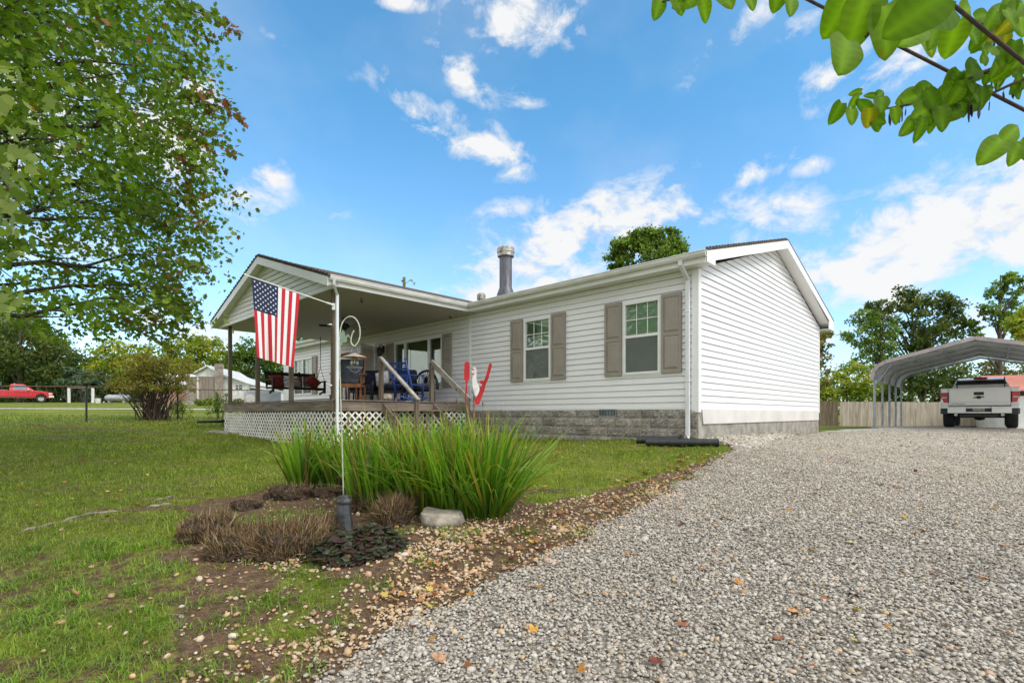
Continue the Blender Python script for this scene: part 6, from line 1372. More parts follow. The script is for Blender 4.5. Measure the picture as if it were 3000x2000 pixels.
# board fences at the right
def board_fence(pa,pb,h,label,mat,bw=.14,rail=False):
    a_=Vector(pa);b_=Vector(pb);L=(b_-a_).length; d=(b_-a_).normalized(); o=empty('board_fence',(a_.x,a_.y,gz(a_.x,a_.y)),math.atan2(d.y,d.x),label,'fence'); z0=o.location.z; n=int(L/bw); mb=MB(); zt=z0+h
    for k in range(n): x=k*bw; g_=gz(a_.x+d.x*x,a_.y+d.y*x)-z0; t=random.uniform(-.015,.015); th=.018+random.uniform(-.004,.004); mb.prism([(x+.003,0),(x+bw-.004,0),(x+bw-.004,th),(x+.003,th)],g_-.05,h+t)
    mb.build('boards',M[mat],o); mb=MB(); mb.box(0,L,.02,.06,h-.25,h-.16); mb.box(0,L,.02,.06,.15,.24)
    if rail: mb.box(L*.3,L,-.04,-.005,-.08,.04)
    mb.build('rails',M['fencedark'],o); return o
f0=at(2395,0,25.6);f1=at(2460,0,25.8);f2=at(3120,0,27)
board_fence(f1[:2],f2[:2],1.28,'long pale weathered board fence behind the carport','fencewood',rail=True)
board_fence(f0[:2],(f1[0]-.02,f1[1]),1.33,'short darker brown board fence by the house corner','fencedark',.12)
# small shed with salmon roof at the right edge
sx,sy=at(2935,0,24)[:2]; sh=empty('shed',(sx,sy,gz(sx,sy)),-.35,'pale shed with a salmon coloured metal roof beyond the white pickup','shed')
mb=MB(); mb.box(.15,5,0,3,-.2,1.85); mb.build('wall',M['paleshed'],sh); mb=MB(); roof_slab(mb,0,5.2,-.3,1.78,2.0,2.62,.05); roof_slab(mb,0,5.2,2.0,2.62,4.0,1.8,.05); mb.build('roof',M['pink_roof'],sh)
mb=MB(); mb.box(1.2,2.1,-.03,.02,0,1.7); mb.build('door',M['doorwhite'],sh)
# barn group at the left
bd=42; bs=bd/F; b0x=(605-HX)*bs; bz0=gz(b0x,bd); barn=empty('barn',(b0x,bd,bz0),0,'old white barn with grey vertical boards and block chimney beyond the lane','barn')
q=lambda px,py:((px-605)*bs,(HY-py)*bs-bz0)
mb=MB(); xl,zt=q(545,1103); xr,_=q(637,1103); mb.box(xl,xr,0,.12,-.2,zt); mb.build('board_wall',M['barnwood'],barn)
mb=MB(); 
for px in (580,636): x=q(px,0)[0]; mb.box(x-.06,x+.06,-.03,0,-.1,zt)
mb.build('corner_post',M['whitepaint'],barn)
mb=MB(); A=q(574,1103);B=q(612,1075);C_=q(640,1103); eL=q(566,1092);eR=q(642,1091); mb.yprism([(A[0],zt+.002),(C_[0],zt+.002),(eR[0]-.1,q(0,1095)[1]),(B[0],B[1]),(eL[0]+.2,q(0,1095)[1])],-.02,.1); mb.build('gable',M['barnwhite'],barn)
mb=MB(); r0=q(568,1094);r1=q(612,1070);r2=q(643,1090)
for (u,v) in ((r0,r1),(r1,r2)):
    mb.add([(u[0],-.3,u[1]),(v[0],-.3,v[1]),(v[0]-1.2,7,v[1]),(u[0]-1.2,7,u[1]),(u[0],-.3,u[1]-.1),(v[0],-.3,v[1]-.1),(v[0]-1.2,7,v[1]-.1),(u[0]-1.2,7,u[1]-.1)],[(0,1,2,3),(7,6,5,4),(0,4,5,1),(1,5,6,2),(2,6,7,3),(3,7,4,0)])
mb.build('roof',M['barnroof'],barn)
mb=MB(); c0=q(638,1165);c1=q(655,1066); mb.box(c0[0],c1[0],-.42,-.03,-.1,c1[1]-.35); mb.box(c0[0]-.04,c1[0]+.04,-.46,.01,c1[1]-.35,c1[1]-.1); mb.box(c0[0],c1[0],-.42,-.03,c1[1]-.1,c1[1]); mb.build('chimney',M['chimneyblock'],barn)
mb=MB(); w0=q(655,1184);w1=q(725,1184); h0=q(0,1100)[1];h1=q(0,1122)[1]; mb.yprism([(c1[0]-.3,-.2),(w1[0],-.2),(w1[0],h1-.03),(c1[0]-.3,h0-.03)],.25,4); mb.build('lean_to_wall',M['barnwhite'],barn)
mb=MB(); l0=q(652,1095);l1=q(736,1124); mb.add([(l0[0],0,l0[1]),(l1[0],0,l1[1]),(l1[0],4,l1[1]),(l0[0],4,l0[1]),(l0[0],0,l0[1]-.09),(l1[0],0,l1[1]-.09),(l1[0],4,l1[1]-.09),(l0[0],4,l0[1]-.09)],[(0,1,2,3),(7,6,5,4),(0,4,5,1),(1,5,6,2),(2,6,7,3),(3,7,4,0)]); mb.build('lean_to_roof',M['barnroof'],barn)
mb=MB(); a0=q(687,1140);a1=q(704,1127); mb.box(a0[0],a1[0],.20,.24,a0[1],a1[1]); wn=mb.build('window',M['glassdark'],barn); mb=MB(); mb.box((a0[0]+a1[0])/2-.02,(a0[0]+a1[0])/2+.02,.17,.199,a0[1],a1[1]); mb.box(a0[0],a1[0],.17,.199,(a0[1]+a1[1])/2-.02,(a0[1]+a1[1])/2+.02); mb.build('window_bars',M['whitepaint'],wn)
mb=MB(); a0=q(722,1184);a1=q(786,1140); mb.box(a0[0],a1[0],.5,4,-.2,a1[1]); mb.build('side_shed_wall',M['barnwhite'],barn); mb=MB(); mb.add([(a0[0]-.1,.3,a1[1]+.28),(a1[0]+.1,.3,a1[1]-.02),(a1[0]+.1,4,a1[1]-.02),(a0[0]-.1,4,a1[1]+.28),(a0[0]-.1,.3,a1[1]+.18),(a1[0]+.1,.3,a1[1]-.12),(a1[0]+.1,4,a1[1]-.12),(a0[0]-.1,4,a1[1]+.18)],[(0,1,2,3),(7,6,5,4),(0,4,5,1),(1,5,6,2),(2,6,7,3),(3,7,4,0)]); mb.build('side_shed_roof',M['barnroof'],barn)
mb=MB(); a0=q(385,1178);a1=q(548,1125); mb.box(a0[0],a1[0],1.5,5,-.4,a1[1]); mb.build('left_wing_wall',simple('salmon_brick_wall',(.42,.25,.17),.9,0,.3,3),barn)
mb=MB(); roof_slab(mb,a0[0]-.3,a1[0]+.4,1.1,a1[1]-.05,3.6,q(0,1088)[1]+.1,.06); roof_slab(mb,a0[0]-.3,a1[0]+.4,3.6,q(0,1088)[1]+.1,5.5,a1[1],.06); mb.build('left_wing_roof',M['barnroof'],barn)
mb=MB(); a0=q(530,1186);a1=q(585,1176); mb.box(a0[0],a1[0],-.8,-.01,-.25,a1[1]+.05); mb.build('concrete_step',M['concrete'],barn)
# post frame, bucket, tank
pd=51; ps=pd/F; X0=(202-HX)*ps; zf=gz(X0,pd); pf=empty('post_frame',(X0,pd,zf),0,'two weathered white posts joined by a top beam right of the red pickup','post frame')
for px in (202,272): x=(px-202)*ps; mb=MB(); mb.tube([(x,0,-.1),(x,0,1.45)],.13,8); mb.build('post',M['whitepaint'],pf)
mb=MB(); mb.box(-.15,72*ps,-.06,.06,1.45,1.55); mb.build('beam',M['wood_h'],pf)
x,y=(287-HX)/F*49,49; mb=MB(); mb.lathe([(.20,0),(.24,.42),(.26,.43),(.26,.46),(.22,.46),(.2,.3),(0,.3)],14); b_=mb.build('bucket',M['whitepaint'],None,loc=(x,y,gz(x,y))); tag(smooth_angle(b_),'white bucket on the grass beside the post frame','bucket')
x,y=(345-HX)/F*50,50; tk=empty('gas_tank',(x,y,gz(x,y)),0,'silver horizontal gas tank behind the bush','tank'); mb=MB(); Mt=Matrix.Rotation(R(90),4,'Y'); mb.lathe([(0,-1.2),(.22,-1.15),(.32,-1.0),(.34,-.85),(.34,.85),(.32,1.0),(.22,1.15),(0,1.2)],16,Matrix.Translation((0,0,.5))@Mt); smooth_angle(mb.build('tank_body',M['tank'],tk)); mb=MB(); mb.box(-.8,-.65,-.25,.25,0,.25); mb.box(.65,.8,-.25,.25,0,.25); mb.build('tank_feet',M['concrete'],tk)
# utility pole behind the porch roof
x,y=(1184-HX)/F*40,40; up=empty('utility_pole',(x,y,gz(x,y)),0,'top of a wooden utility pole with a stray vine behind the porch roof','pole'); zt=pz(812,40)-gz(x,y); mb=MB(); mb.tube([(0,0,-.3),(0,0,zt)],[.16,.11],10); mb.build('pole_shaft',simple('mossy_pole',(.16,.16,.07),.9,0,.3,8),up); mb=MB(); mb.tube([(0,-.1,zt-.6),(.25,-.1,zt-.45),(.45,-.1,zt-.28),(.62,-.1,zt-.32),(.75,-.1,zt-.5)],.02,5); mb.box(-.2,-.1,-.1,.1,zt-.35,zt-.25); mb.build('bracket_arm',M['rust'],up)
crown('vine_leaves',up,[(.6,-.1,zt-.35,.15,.1,.12,16),(.75,-.1,zt-.5,.12,.1,.08,10)],.09,GREENS['warm'],leafper=6)

# ================================================================== CARPORT
cp0=(11.79,16.5); cz=gz(*cp0); CPt=empty('carport',(cp0[0],cp0[1],cz),TH,'open metal carport with mauve roof and bent steel legs behind the house','carport')
prof=[(0,0),(0,1.62),(.04,1.80),(.14,1.95),(.32,2.06),(2.42,2.60),(4.52,2.06),(4.70,1.95),(4.80,1.80),(4.84,1.62),(4.84,0)]
ARL=6.36
for k in range(5):
    y=k*1.59; g0=gz(*[c for c in (cp0[0]+U[0]*y,cp0[1]+U[1]*y)])-cz; pr=[(x,(z if z>.01 else g0-.05)) for x,z in prof]; mb=MB()
    for a_,b_ in zip(pr[:-1],pr[1:]):
        e=(Vector((b_[0],y,b_[1]))-Vector((a_[0],y,a_[1]))).normalized()*.012; mb.beam(Vector((a_[0],y,a_[1]))-e,Vector((b_[0],y,b_[1]))+e,.06,.06,(0,1,0))
    mb.build('steel_arch',M['carport_frame'],CPt)
mb=MB(); out=[(-.05,1.55),(-.045,1.62),(-.005,1.83),(.105,1.995),(.30,2.115),(2.42,2.66),(4.54,2.115),(4.735,1.995),(4.845,1.83),(4.885,1.62),(4.89,1.55)]
n=int((ARL+.5)/.1); ys_=[-.18+i*(ARL+.4)/n for i in range(n+1)]; vs=[];fs=[]
for i,y in enumerate(ys_):
    for j,(x,z) in enumerate(out): vs.append((x,y,z+(.018 if i%3==0 else 0)))
m_=len(out)
for i in range(n):
    for j in range(m_-1): fs.append((i*m_+j,i*m_+j+1,(i+1)*m_+j+1,(i+1)*m_+j))
mb.add(vs,fs); mb.build('roof_panel',M['carport_under'],CPt)
mb=MB()
for a_,b_ in zip(out[:-1],out[1:]): mb.beam((a_[0],-.19,a_[1]),(b_[0],-.19,b_[1]),.03,.11,(0,0,1) if abs(b_[0]-a_[0])>.05 else (1,0,0))
mb.build('edge_trim',M['carport_roof'],CPt)
mb=MB(); 
for a_,b_ in zip(out[:-1],out[1:]): mb.add([(a_[0],-.17,a_[1]+.021),(b_[0],-.17,b_[1]+.021),(b_[0],ARL+.2,b_[1]+.021),(a_[0],ARL+.2,a_[1]+.021)],[(0,1,2,3)])
mb.build('roof_top',M['carport_roof'],CPt)
mb=MB()
for x,z in ((1.0,2.19),(1.7,2.37),(3.14,2.37),(3.84,2.19)): mb.box(x-.02,x+.02,-.1,ARL+.1,z+.03,z+.055)
mb.build('purlin',M['carport_frame'],CPt)
mb=MB(); 
for s,x in ((1,.0),(-1,4.84)): mb.beam((x,0,1.35),(x+s*.45,0,2.05),.03,.03,(0,1,0)); mb.beam((x,.03,1.45),(x,.5,1.78),.03,.03)
mb.build('brace',M['carport_frame'],CPt)

# ================================================================== WHITE PICKUP (rear toward the camera)
def wheel(parent,x,y,r,w,rim='chrome',side=1):
    mb=MB(); Mw=Matrix.Translation((x,y,r))@Matrix.Rotation(R(90),4,'Y')
    mb.lathe([(r*.60,-w*.46),(r*.86,-w*.5),(r*.965,-w*.42),(r,-w*.3),(r,-w*.1),(r*.985,-w*.09),(r*.985,-w*.05),(r,-w*.04),(r,w*.04),(r*.985,w*.05),(r*.985,w*.09),(r,w*.1),(r,w*.3),(r*.965,w*.42),(r*.86,w*.5),(r*.60,w*.46),(r*.58,w*.3),(r*.58,-w*.3),(r*.60,-w*.46)],30,Mw)
    o=smooth_angle(mb.build('wheel',M['tyre'],parent),30); mb=MB(); mb.lathe([(0,w*.30),(r*.12,w*.34),(r*.16,w*.26),(r*.5,w*.22),(r*.57,w*.42),(r*.61,w*.44)],20,Matrix.Translation((x,y,r))@Matrix.Rotation(R(90*side),4,'Y'))
    for k in range(6): a=k*PI/3; mb.beam(Matrix.Translation((x,y,r))@Matrix.Rotation(a,4,'X')@Vector((side*w*.33,0,r*.1)),Matrix.Translation((x,y,r))@Matrix.Rotation(a,4,'X')@Vector((side*w*.40,0,r*.56)),.05,.09*r*2)
    smooth_angle(mb.build('rim',M[rim],o)); return o
tp=(cp0[0]-V_[0]*2.42+U[0]*4.0, cp0[1]-V_[1]*2.42+U[1]*4.0)   # carport centre line, 4 m in
tzr=gz(*tp); WT=empty('pickup_truck',(tp[0],tp[1],tzr),TH,'white crew cab pickup parked under the carport with its tailgate toward us','pickup truck')
W=1.015
def body_side(s):  # fender/bed side profile with tyre arches
    arch=lambda yc,r,z0,n=9:[(yc-r*math.cos(t),z0+r*math.sin(t)) for t in np.linspace(0,PI,n)]
    p=[(.02,.62)]+arch(1.15,.52,.62)+arch(4.75,.52,.62)+[(5.65,.62),(5.72,1.0),(5.60,1.16),(4.3,1.22),(4.2,1.30),(.0,1.42),(-.02,.9)]
    return p
mb=MB()
for s in (-1,1):
    x0,x1=(s*(W-.22),s*W) if s>0 else (s*W,s*(W-.22)); mb.xprism(body_side(s),x0,x1)
mb.box(-.8,.8,.03,.08,.85,1.41); mb.box(-W+.2,W-.2,1.9,5.5,.55,1.1); mb.box(-W+.2,W-.2,4.2,5.6,1.0,1.18); mb.box(-W+.2,W-.2,.1,1.95,.6,.8)
bod=mb.build('body',M['paintwhite'],WT,bevel=.02)
mb=MB(); cabp=[(1.95,1.12),(2.12,1.44),(2.38,1.83),(2.6,1.885),(3.4,1.89),(3.75,1.82),(4.45,1.25),(4.4,1.12)]
n=len(cabp); hw=lambda z:.90 if z<1.3 else .90-.24*(z-1.3)/.6
vs=[(-hw(z),y,z) for y,z in cabp]+[(hw(z),y,z) for y,z in cabp]; mb.add(vs,[tuple(range(n)),tuple(range(n,2*n))[::-1]]+[(i,n+i,n+(i+1)%n,(i+1)%n) for i in range(n)]); mb.build('cab',M['paintwhite'],WT,bevel=.03)
mb=MB()
def gq(mb,x0a,x0b,ya,za,yb,zb,o=-.012): mb.add([(-x0a,ya+o,za),(x0a,ya+o,za),(x0b,yb+o,zb),(-x0b,yb+o,zb)],[(0,1,2,3)])
gq(mb,.80,.66,2.125,1.42,2.36,1.79); mb.build('rear_window',M['glassdark'],WT); 
mb=MB(); gq(mb,.69,.655,2.29,1.68,2.36,1.79,-.016); mb.build('sunshade_band',M['black'],WT)
mb=MB()
for s in (-1,1): mb.add([(s*(hw(1.36)+.004),2.45,1.36),(s*(hw(1.36)+.004),3.3,1.36),(s*(hw(1.78)+.004),3.25,1.78),(s*(hw(1.78)+.004),2.62,1.76)],[(0,1,2,3)]); mb.add([(s*(hw(1.36)+.004),3.4,1.36),(s*(hw(1.36)+.004),4.15,1.36),(s*(hw(1.78)+.004),3.68,1.76),(s*(hw(1.78)+.004),3.35,1.78)],[(0,1,2,3)])
mb.build('side_window',M['glassdark'],WT)
mb=MB(); mb.prism([(-.2,2.33),(.2,2.33),(.16,2.45),(-.16,2.45)],1.84,1.90); mb.build('third_brake_light',simple('brake_light_maroon',(.25,.01,.02),.3),WT,bevel=.01)
for s in (-1,1):
    mb=MB(); 
    mb.prism([(s*.825,-.035),(s*W,-.01),(s*W,.12),(s*.825,.05)],.905,1.265); tl=mb.build('tail_light',M['taillight'],WT,bevel=.012); mb=MB(); mb.prism([(s*.85,-.042),(s*.98,-.03),(s*.98,0),(s*.85,0)],1.06,1.11); mb.build('reverse_lens',M['lensclear'],tl)
    mb=MB(); mb.prism([(s*.80,-.03),(s*.83,-.036),(s*.83,.03),(s*.80,.03)],.90,1.27); mb.build('lamp_bezel',M['darkplastic'],tl)
    mb=MB(); mb.cbox((s*(W+.13),3.95,1.30),(.24,.09,.20)); mb.cbox((s*(W+.0),3.95,1.25),(.2,.04,.05)); mb.build('wing_mirror',M['black'],WT,bevel=.03)
    mb=MB(); Me=Matrix.Translation((s*.60,-.02,.47))@Matrix.Rotation(R(90),4,'X'); mb.lathe([(.035,-.2),(.042,0),(.034,.0),(.03,-.15)],16,Me); mb.build('exhaust_tip',M['chrome'],WT)
mb=MB(); mb.prism([(-.79,-.03),(.79,-.03),(.79,.03),(-.79,.03)],.925,1.37); mb.prism([(-.79,-.022),(.79,-.022),(.79,.03),(-.79,.03)],.80,.925); mb.prism([(-.82,-.045),(.82,-.045),(.82,.05),(-.82,.05)],1.37,1.42); tg=mb.build('tailgate',M['paintwhite'],WT,bevel=.012)
mb=MB(); mb.box(-.13,.13,-.042,-.028,1.16,1.27); mb.build('tailgate_handle',M['darkplastic'],tg,bevel=.006); mb=MB(); mb.box(-.085,.085,-.047,-.041,1.20,1.225); mb.build('handle_slot',M['black'],tg)
mb=MB(); bt=[(-.145,.012),(-.055,.035),(-.05,.058),(.05,.058),(.055,.035),(.145,.035),(.14,.005),(.055,-.012),(.05,-.045),(-.05,-.045),(-.055,-.02),(-.14,-.018)]
mb.yprism([(x,1.075+z) for x,z in bt],-.046,-.028); mb.build('cross_emblem',M['darkplastic'],tg,bevel=.003)
def text(s,size,loc,mat,parent,name='lettering'):
    cu=bpy.data.curves.new('t','FONT'); cu.body=s; cu.size=size; cu.extrude=.002; cu.align_x='LEFT'; cu.space_character=1.25
    o=bpy.data.objects.new('t',cu); COL.objects.link(o); bpy.context.view_layer.update(); me=bpy.data.meshes.new_from_object(o.evaluated_get(bpy.context.evaluated_depsgraph_get())); bpy.data.objects.remove(o)
    me.materials.clear(); me.materials.append(mat); o=bpy.data.objects.new(name,me); COL.objects.link(o); o.parent=parent; o.location=loc; o.rotation_euler=(R(90),0,0); return o
text('SILVERADO',.062,(-.73,-.026,.838),M['darkplastic'],tg); text('LT',.06,(.68,-.026,.845),M['chrome'],tg)
mb=MB(); mb.prism([(-1.03,-.10),(-.98,-.17),(-.8,-.20),(-.33,-.21),(-.30,-.16),(.30,-.16),(.33,-.21),(.8,-.20),(.98,-.17),(1.03,-.10),(1.03,.12),(-1.03,.12)],.70,.755)
for s in (-1,1): mb.prism([(s*.82,-.19),(s*.33,-.205),(s*.33,-.02),(s*.82,-.02)],.53,.70)
mb.prism([(-.33,-.19),(.33,-.19),(.33,-.02),(-.33,-.02)],.53,.575); mb.build('bumper',M['paintwhite'],WT,bevel=.008)
mb=MB(); mb.box(-.33,.33,-.14,-.05,.575,.775); mb.box(-.80,.80,-.165,-.02,.757,.775)
for s in (-1,1): mb.prism([(s*.82,-.185),(s*.97,-.165),(s*1.02,-.09),(s*1.02,.15),(s*.82,.15)],.50,.70)
mb.build('bumper_insert',M['darkplastic'],WT,bevel=.004)
mb=MB(); mb.box(-.155,.155,-.15,-.139,.60,.72); mb.build('licence_plate',M['plate'],WT)
mb=MB(); mb.tube([(-.62,.1,.42),(.62,.1,.42)],.04,8); mb.box(-.5,.5,-.02,.3,.40,.50); mb.box(-.05,.05,-.18,.1,.42,.50); mb.tube([(-.8,1.15,.42),(.8,1.15,.42)],.06,8); mb.lathe([(0,-.16),(.14,-.12),(.17,0),(.14,.12),(0,.16)],12,Matrix.Translation((0,1.15,.42))); mb.box(-.7,.7,.3,5.4,.42,.60); mb.build('underbody',M['black'],WT)
for s in (-1,1):
    wheel(WT,s*.84,1.15,.43,.32,'chrome',s); wheel(WT,s*.84,4.75,.43,.32,'chrome',s)
mb=MB(); mb.box(-.85,.85,5.66,5.75,.55,1.0); mb.build('grille',M['darkplastic'],WT)
for s in (-1,1): mb=MB(); mb.tube([(s*.66,2.1,1.42),(s*.66,2.18,1.88)],.016,6); mb.build('rack_post',M['black'],WT)

# ================================================================== RED PICKUP (side on, far left)
rd=50.0; kx=(120-HX)/F; rx,ry=kx*rd,rd; ang=math.atan2(-kx,1)   # perpendicular to the view ray
RTk=empty('pickup_truck',(rx,ry,gz(rx,ry)),ang*-1 if False else math.atan2(-kx,1)*1.0,'red single cab pickup parked side on beyond the lane','pickup truck')
RTk.rotation_euler.z=math.atan(-kx)  # local +x points to the truck's nose (right in the photo)
mb=MB(); arch=lambda xc,r,z0,n=9:[(xc-r*math.cos(t),z0+r*math.sin(t)) for t in np.linspace(0,PI,n)]
prof=[(-4.55,.5)]+arch(-3.45,.42,.45)+arch(0,.42,.45)+[(.80,.5),(.86,.85),(.78,.98),(.1,1.10),(-.62,1.16),(-1.2,1.12),(-2.28,1.12),(-2.30,1.14),(-4.55,1.14)]
mb.yprism(prof,-.90,.90); mb.build('body',M['paintred'],RTk,bevel=.03)
mb=MB(); cb=[(-2.2,1.12),(-2.14,1.68),(-1.98,1.76),(-1.28,1.75),(-1.05,1.66),(-.45,1.14)]; n=len(cb); hw=lambda z:.86-.16*(z-1.12)/.64
mb.add([(x,-hw(z),z) for x,z in cb]+[(x,hw(z),z) for x,z in cb],[tuple(range(n)),tuple(range(n,2*n))[::-1]]+[(i,n+i,n+(i+1)%n,(i+1)%n) for i in range(n)]); mb.build('cab',M['paintred'],RTk,bevel=.03)
mb=MB(); 
for s in (-1,1): mb.add([(-1.92,s*(hw(1.2)+.006),1.2),(-.98,s*(hw(1.2)+.006),1.2),(-1.2,s*(hw(1.64)+.006),1.64),(-1.86,s*(hw(1.64)+.006),1.64)],[(0,1,2,3)])
mb.build('side_window',M['glassblue'],RTk); mb=MB(); mb.add([(-.52,-.78,1.20),(-.52,.78,1.20),(-1.0,.68,1.65),(-1.0,-.68,1.65)],[(0,1,2,3)]); wv=mb.build('windscreen',M['glassblue'],RTk); wv.location=(.025,0,.02)
mb=MB(); mb.box(-2.27,-2.25,-.905,-.895,.5,1.13); mb.box(-.93,-.915,-.905,-.895,.55,1.13); mb.box(-4.4,.3,-.9055,-.9,.50,.58); mb.build('panel_seams',M['darkplastic'],RTk)
mb=MB(); mb.cbox((-.88,-.98,1.22),(.10,.2,.16)); mb.build('wing_mirror',M['chrome'],RTk,bevel=.02)
mb=MB(); mb.box(.56,.80,-.908,-.7,.78,.95); mb.box(.80,.835,-.85,-.6,.78,.95); mb.build('headlight',M['lensclear'],RTk); mb=MB(); mb.box(.84,.875,-.6,.6,.70,.95); mb.build('grille',M['darkplastic'],RTk)
mb=MB(); mb.box(.55,.95,-.92,-.8,.48,.64); mb.box(.83,.96,-.9,.9,.48,.64); mb.build('bumper',M['chrome'],RTk,bevel=.02)
mb=MB(); mb.box(-3.2,-2.5,-.6,.6,1.10,1.24); mb.build('toolbox',M['black'],RTk)
for x in (0,-3.45):
    for s in (-1,1):
        mb=MB(); Mw=Matrix.Translation((x,s*.80,.37))@Matrix.Rotation(R(90),4,'X'); mb.lathe([(.22,-.11),(.34,-.12),(.37,-.08),(.37,.08),(.34,.12),(.22,.11),(.22,-.11)],24,Mw); wo=smooth_angle(mb.build('wheel',M['tyre'],RTk)); mb=MB(); mb.lathe([(0,.07),(.08,.10),(.1,.05),(.19,.04),(.23,.10)],16,Matrix.Translation((x,s*.80,.37))@Matrix.Rotation(R(90 if s<0 else -90),4,'X')); mb.build('rim',M['chrome'],wo)

# ================================================================== SKY, SUN, CAMERA
SUN_EL,SUN_AZ=R(46),math.atan2(.80,-.60)     # azimuth measured from +Y toward +X : behind the camera to the right
world=bpy.data.worlds.new('World'); SC.world=world; world.use_nodes=True; nt=world.node_tree; nt.nodes.clear()
class WN(NT):
    def __init__(s,t): s.t=t
w=WN(nt); wo=w.n('ShaderNodeOutputWorld'); bg=w.n('ShaderNodeBackground'); bg.inputs['Strength'].default_value=.15; w.l(bg.outputs[0],wo.inputs[0])
sky=w.n('ShaderNodeTexSky'); sky.sky_type='NISHITA'; sky.sun_disc=False; sky.sun_elevation=SUN_EL; sky.sun_rotation=SUN_AZ; sky.altitude=200; sky.air_density=1.0; sky.dust_density=.6; sky.ozone_density=2.2
tc=w.n('ShaderNodeTexCoord'); sx_=w.n('ShaderNodeSeparateXYZ'); w.l(tc.outputs['Generated'],sx_.inputs[0])
az=w.math('ARCTAN2',sx_.outputs[0],sx_.outputs[1]); el=w.math('ARCSINE',sx_.outputs[2])
cv=w.n('ShaderNodeCombineXYZ'); w.l(az,cv.inputs[0]); w.l(el,cv.inputs[1])
n1=w.n('ShaderNodeTexNoise'); n1.inputs['Scale'].default_value=11; n1.inputs['Detail'].default_value=9; n1.inputs['Roughness'].default_value=.62; n1.inputs['Distortion'].default_value=.3
mpn=w.n('ShaderNodeMapping'); mpn.inputs['Scale'].default_value=(1,1.5,1); mpn.inputs['Rotation'].default_value=(0,0,.35); w.l(cv.outputs[0],mpn.inputs[0]); w.l(mpn.outputs[0],n1.inputs['Vector'])
n2=w.n('ShaderNodeTexNoise'); n2.inputs['Scale'].default_value=2.6; n2.inputs['Detail'].default_value=5; w.l(mpn.outputs[0],n2.inputs['Vector'])
def ae(px,py):
    x,z=(px-HX)/F,(HY-py)/F; return math.atan2(x,1), math.atan2(z,math.hypot(x,1))
CL=[(1500,45,165,95,0,1.0),(1680,105,50,45,20,.5),(1360,215,110,60,-35,.62),(1250,345,150,42,-25,.75),(1410,425,130,60,-20,1.0),(1150,215,110,30,10,.35),(1530,300,80,45,-20,.45),(690,580,150,55,10,.7),(790,515,60,45,0,.75),(820,128,70,22,-20,.35),(1000,632,60,22,20,.4),
 (2200,515,170,32,14,.62),(2380,480,90,32,0,.5),(1720,690,330,95,12,1.05),(1560,780,170,90,0,1.05),(1930,640,230,60,10,.8),(1480,620,120,40,5,.5),(2290,640,130,75,0,.7),(2180,600,90,60,0,.5),(2740,700,520,150,12,1.2),(2950,640,300,150,0,1.2),(2600,760,300,90,8,1.0),(2480,800,190,70,10,.8),(2440,985,130,45,5,.7),(2560,920,200,40,0,.45),(2450,215,110,70,30,.75),(2620,190,230,60,8,.7),(2200,60,240,45,20,.5),(2320,90,110,45,10,.45),(2000,225,60,50,-30,.3),(2700,420,130,26,0,.3),(2060,620,60,30,0,.4),(2350,610,80,45,0,.5),
 (330,330,330,170,-25,1.0),(520,450,220,90,-30,1.0),(120,150,220,120,0,.7),(60,420,200,140,0,1.0),(560,260,130,60,-20,.5),(160,700,260,90,0,.5),(640,990,170,50,0,.9),(1400,865,110,36,0,.9),(1170,5,100,24,0,.7),(480,930,150,50,0,.6),(2880,950,150,60,0,.6),(2960,560,120,50,0,.8)]
cur=None
for (px,py,rx,ry,rot,wt) in CL:
    a_,e_=ae(px,py); a1,_=ae(px+rx,py); _,e1=ae(px,py-ry)
    mp_=w.n('ShaderNodeMapping',vector_type='TEXTURE'); mp_.inputs['Location'].default_value=(a_,e_,0); mp_.inputs['Rotation'].default_value=(0,0,R(rot)); mp_.inputs['Scale'].default_value=(abs(a1-a_)*1.75,abs(e1-e_)*1.85,1); w.l(cv.outputs[0],mp_.inputs[0])
    ln=w.n('ShaderNodeVectorMath',operation='LENGTH'); w.l(mp_.outputs[0],ln.inputs[0]); v=w.math('MULTIPLY',w.math('SUBTRACT',1.0,ln.outputs['Value'],True),wt)
    cur=v if cur is None else w.math('MAXIMUM',cur,v)
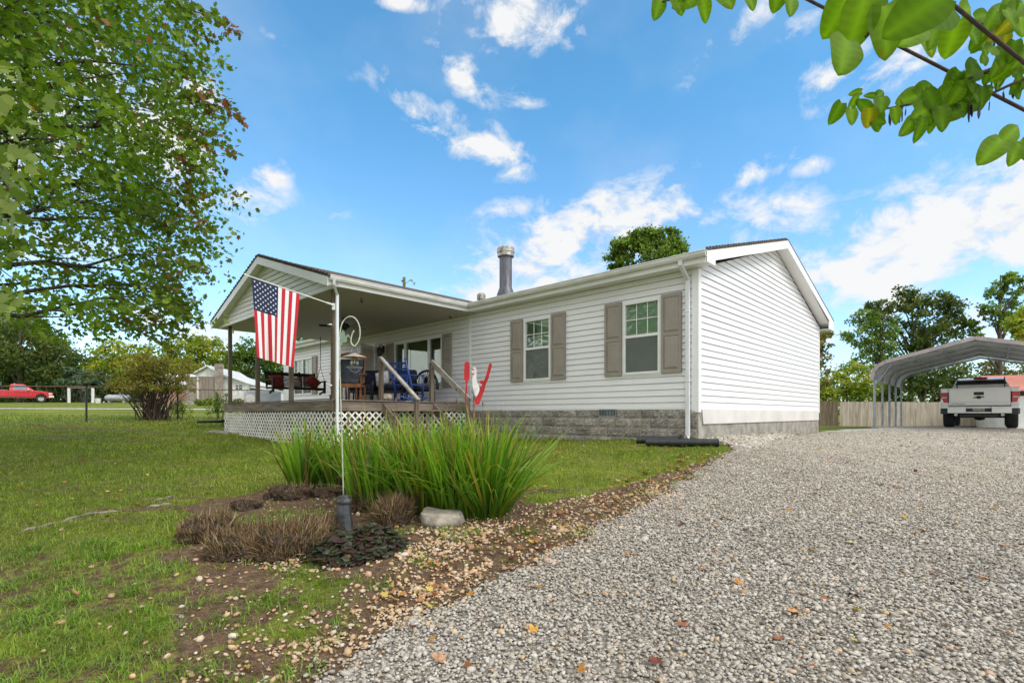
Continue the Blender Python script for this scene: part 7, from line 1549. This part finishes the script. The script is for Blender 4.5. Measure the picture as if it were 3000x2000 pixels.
# unseen cloud added behind, beside and above the viewer to whiten the fill light
side_=w.math('MAXIMUM',w.math('MULTIPLY',w.math('SUBTRACT',w.math('ABSOLUTE',az),.95),4.0,True),w.math('MULTIPLY',w.math('SUBTRACT',el,.78),4.0,True))
out_=w.math('MULTIPLY',side_,w.ramp(n2.outputs['Fac'],[(.30,0.0),(.50,1.0)]))
cur=w.math('MAXIMUM',cur,out_)
nz=w.math('MULTIPLY',w.math('SUBTRACT',n1.outputs['Fac'],.5),3.4)
m0=w.math('ADD',cur,w.math('MULTIPLY',nz,w.math('MULTIPLY',cur,2.2,True)))
mask=w.ramp(m0,[(.22,0.0),(.42,.3),(.85,.97)])
veil=w.ramp(n2.outputs['Fac'],[(.45,0.0),(.75,.22)]); mask=w.math('MAXIMUM',mask,veil)
shade=w.ramp(w.math('ADD',n1.outputs['Fac'],w.math('MULTIPLY',m0,.15)),[(.35,(.72,.77,.84)),(.62,(1,1,1))])
CB=3.25; cc=w.mix(1.0,shade,(CB,CB*1.0,CB*1.0),'MULTIPLY'); cc=w.mix(side_,cc,w.mix(1.0,cc,(1.75,1.68,1.58),'MULTIPLY'))  # the added out-of-view cloud is brightened and warmed to lift the fill
hs=w.n('ShaderNodeHueSaturation'); hs.inputs['Saturation'].default_value=.97; hs.inputs['Value'].default_value=1.0; w.l(sky.outputs[0],hs.inputs['Color'])
tint=w.mix(w.ramp(el,[(.02,0.0),(.55,1.0)]),(.80,.86,.92),(.45,.86,.94)); skyc=w.mix(1.0,hs.outputs[0],tint,'MULTIPLY')
w.l(w.mix(mask,skyc,cc),bg.inputs['Color'])
sun=bpy.data.lights.new('sun','SUN'); sun.energy=1.15; sun.angle=R(26); sun.color=(1,.93,.84); so=bpy.data.objects.new('sun',sun); COL.objects.link(so)
sd=Vector((math.sin(SUN_AZ)*math.cos(SUN_EL),math.cos(SUN_AZ)*math.cos(SUN_EL),math.sin(SUN_EL))); so.rotation_euler=sd.to_track_quat('Z','Y').to_euler(); so.location=(8,-8,20)
cam=bpy.data.cameras.new('camera'); co=bpy.data.objects.new('camera',cam); COL.objects.link(co); co.location=(0,0,0); co.rotation_euler=(R(90),0,0); cam.sensor_width=36; cam.lens=F/3000*36; cam.shift_y=(HY-1000)/3000; cam.clip_start=.05; cam.clip_end=2000; SC.camera=co
SC.view_settings.view_transform='Standard'; SC.view_settings.look='None'; SC.view_settings.exposure=EXPO-.04; SC.view_settings.gamma=1
SC.render.engine='CYCLES'; SC.cycles.max_bounces=7; SC.cycles.transparent_max_bounces=10; SC.cycles.diffuse_bounces=4; SC.cycles.glossy_bounces=3; SC.cycles.use_denoising=True
try: SC.cycles.denoiser='OPENIMAGEDENOISE'
except Exception: pass
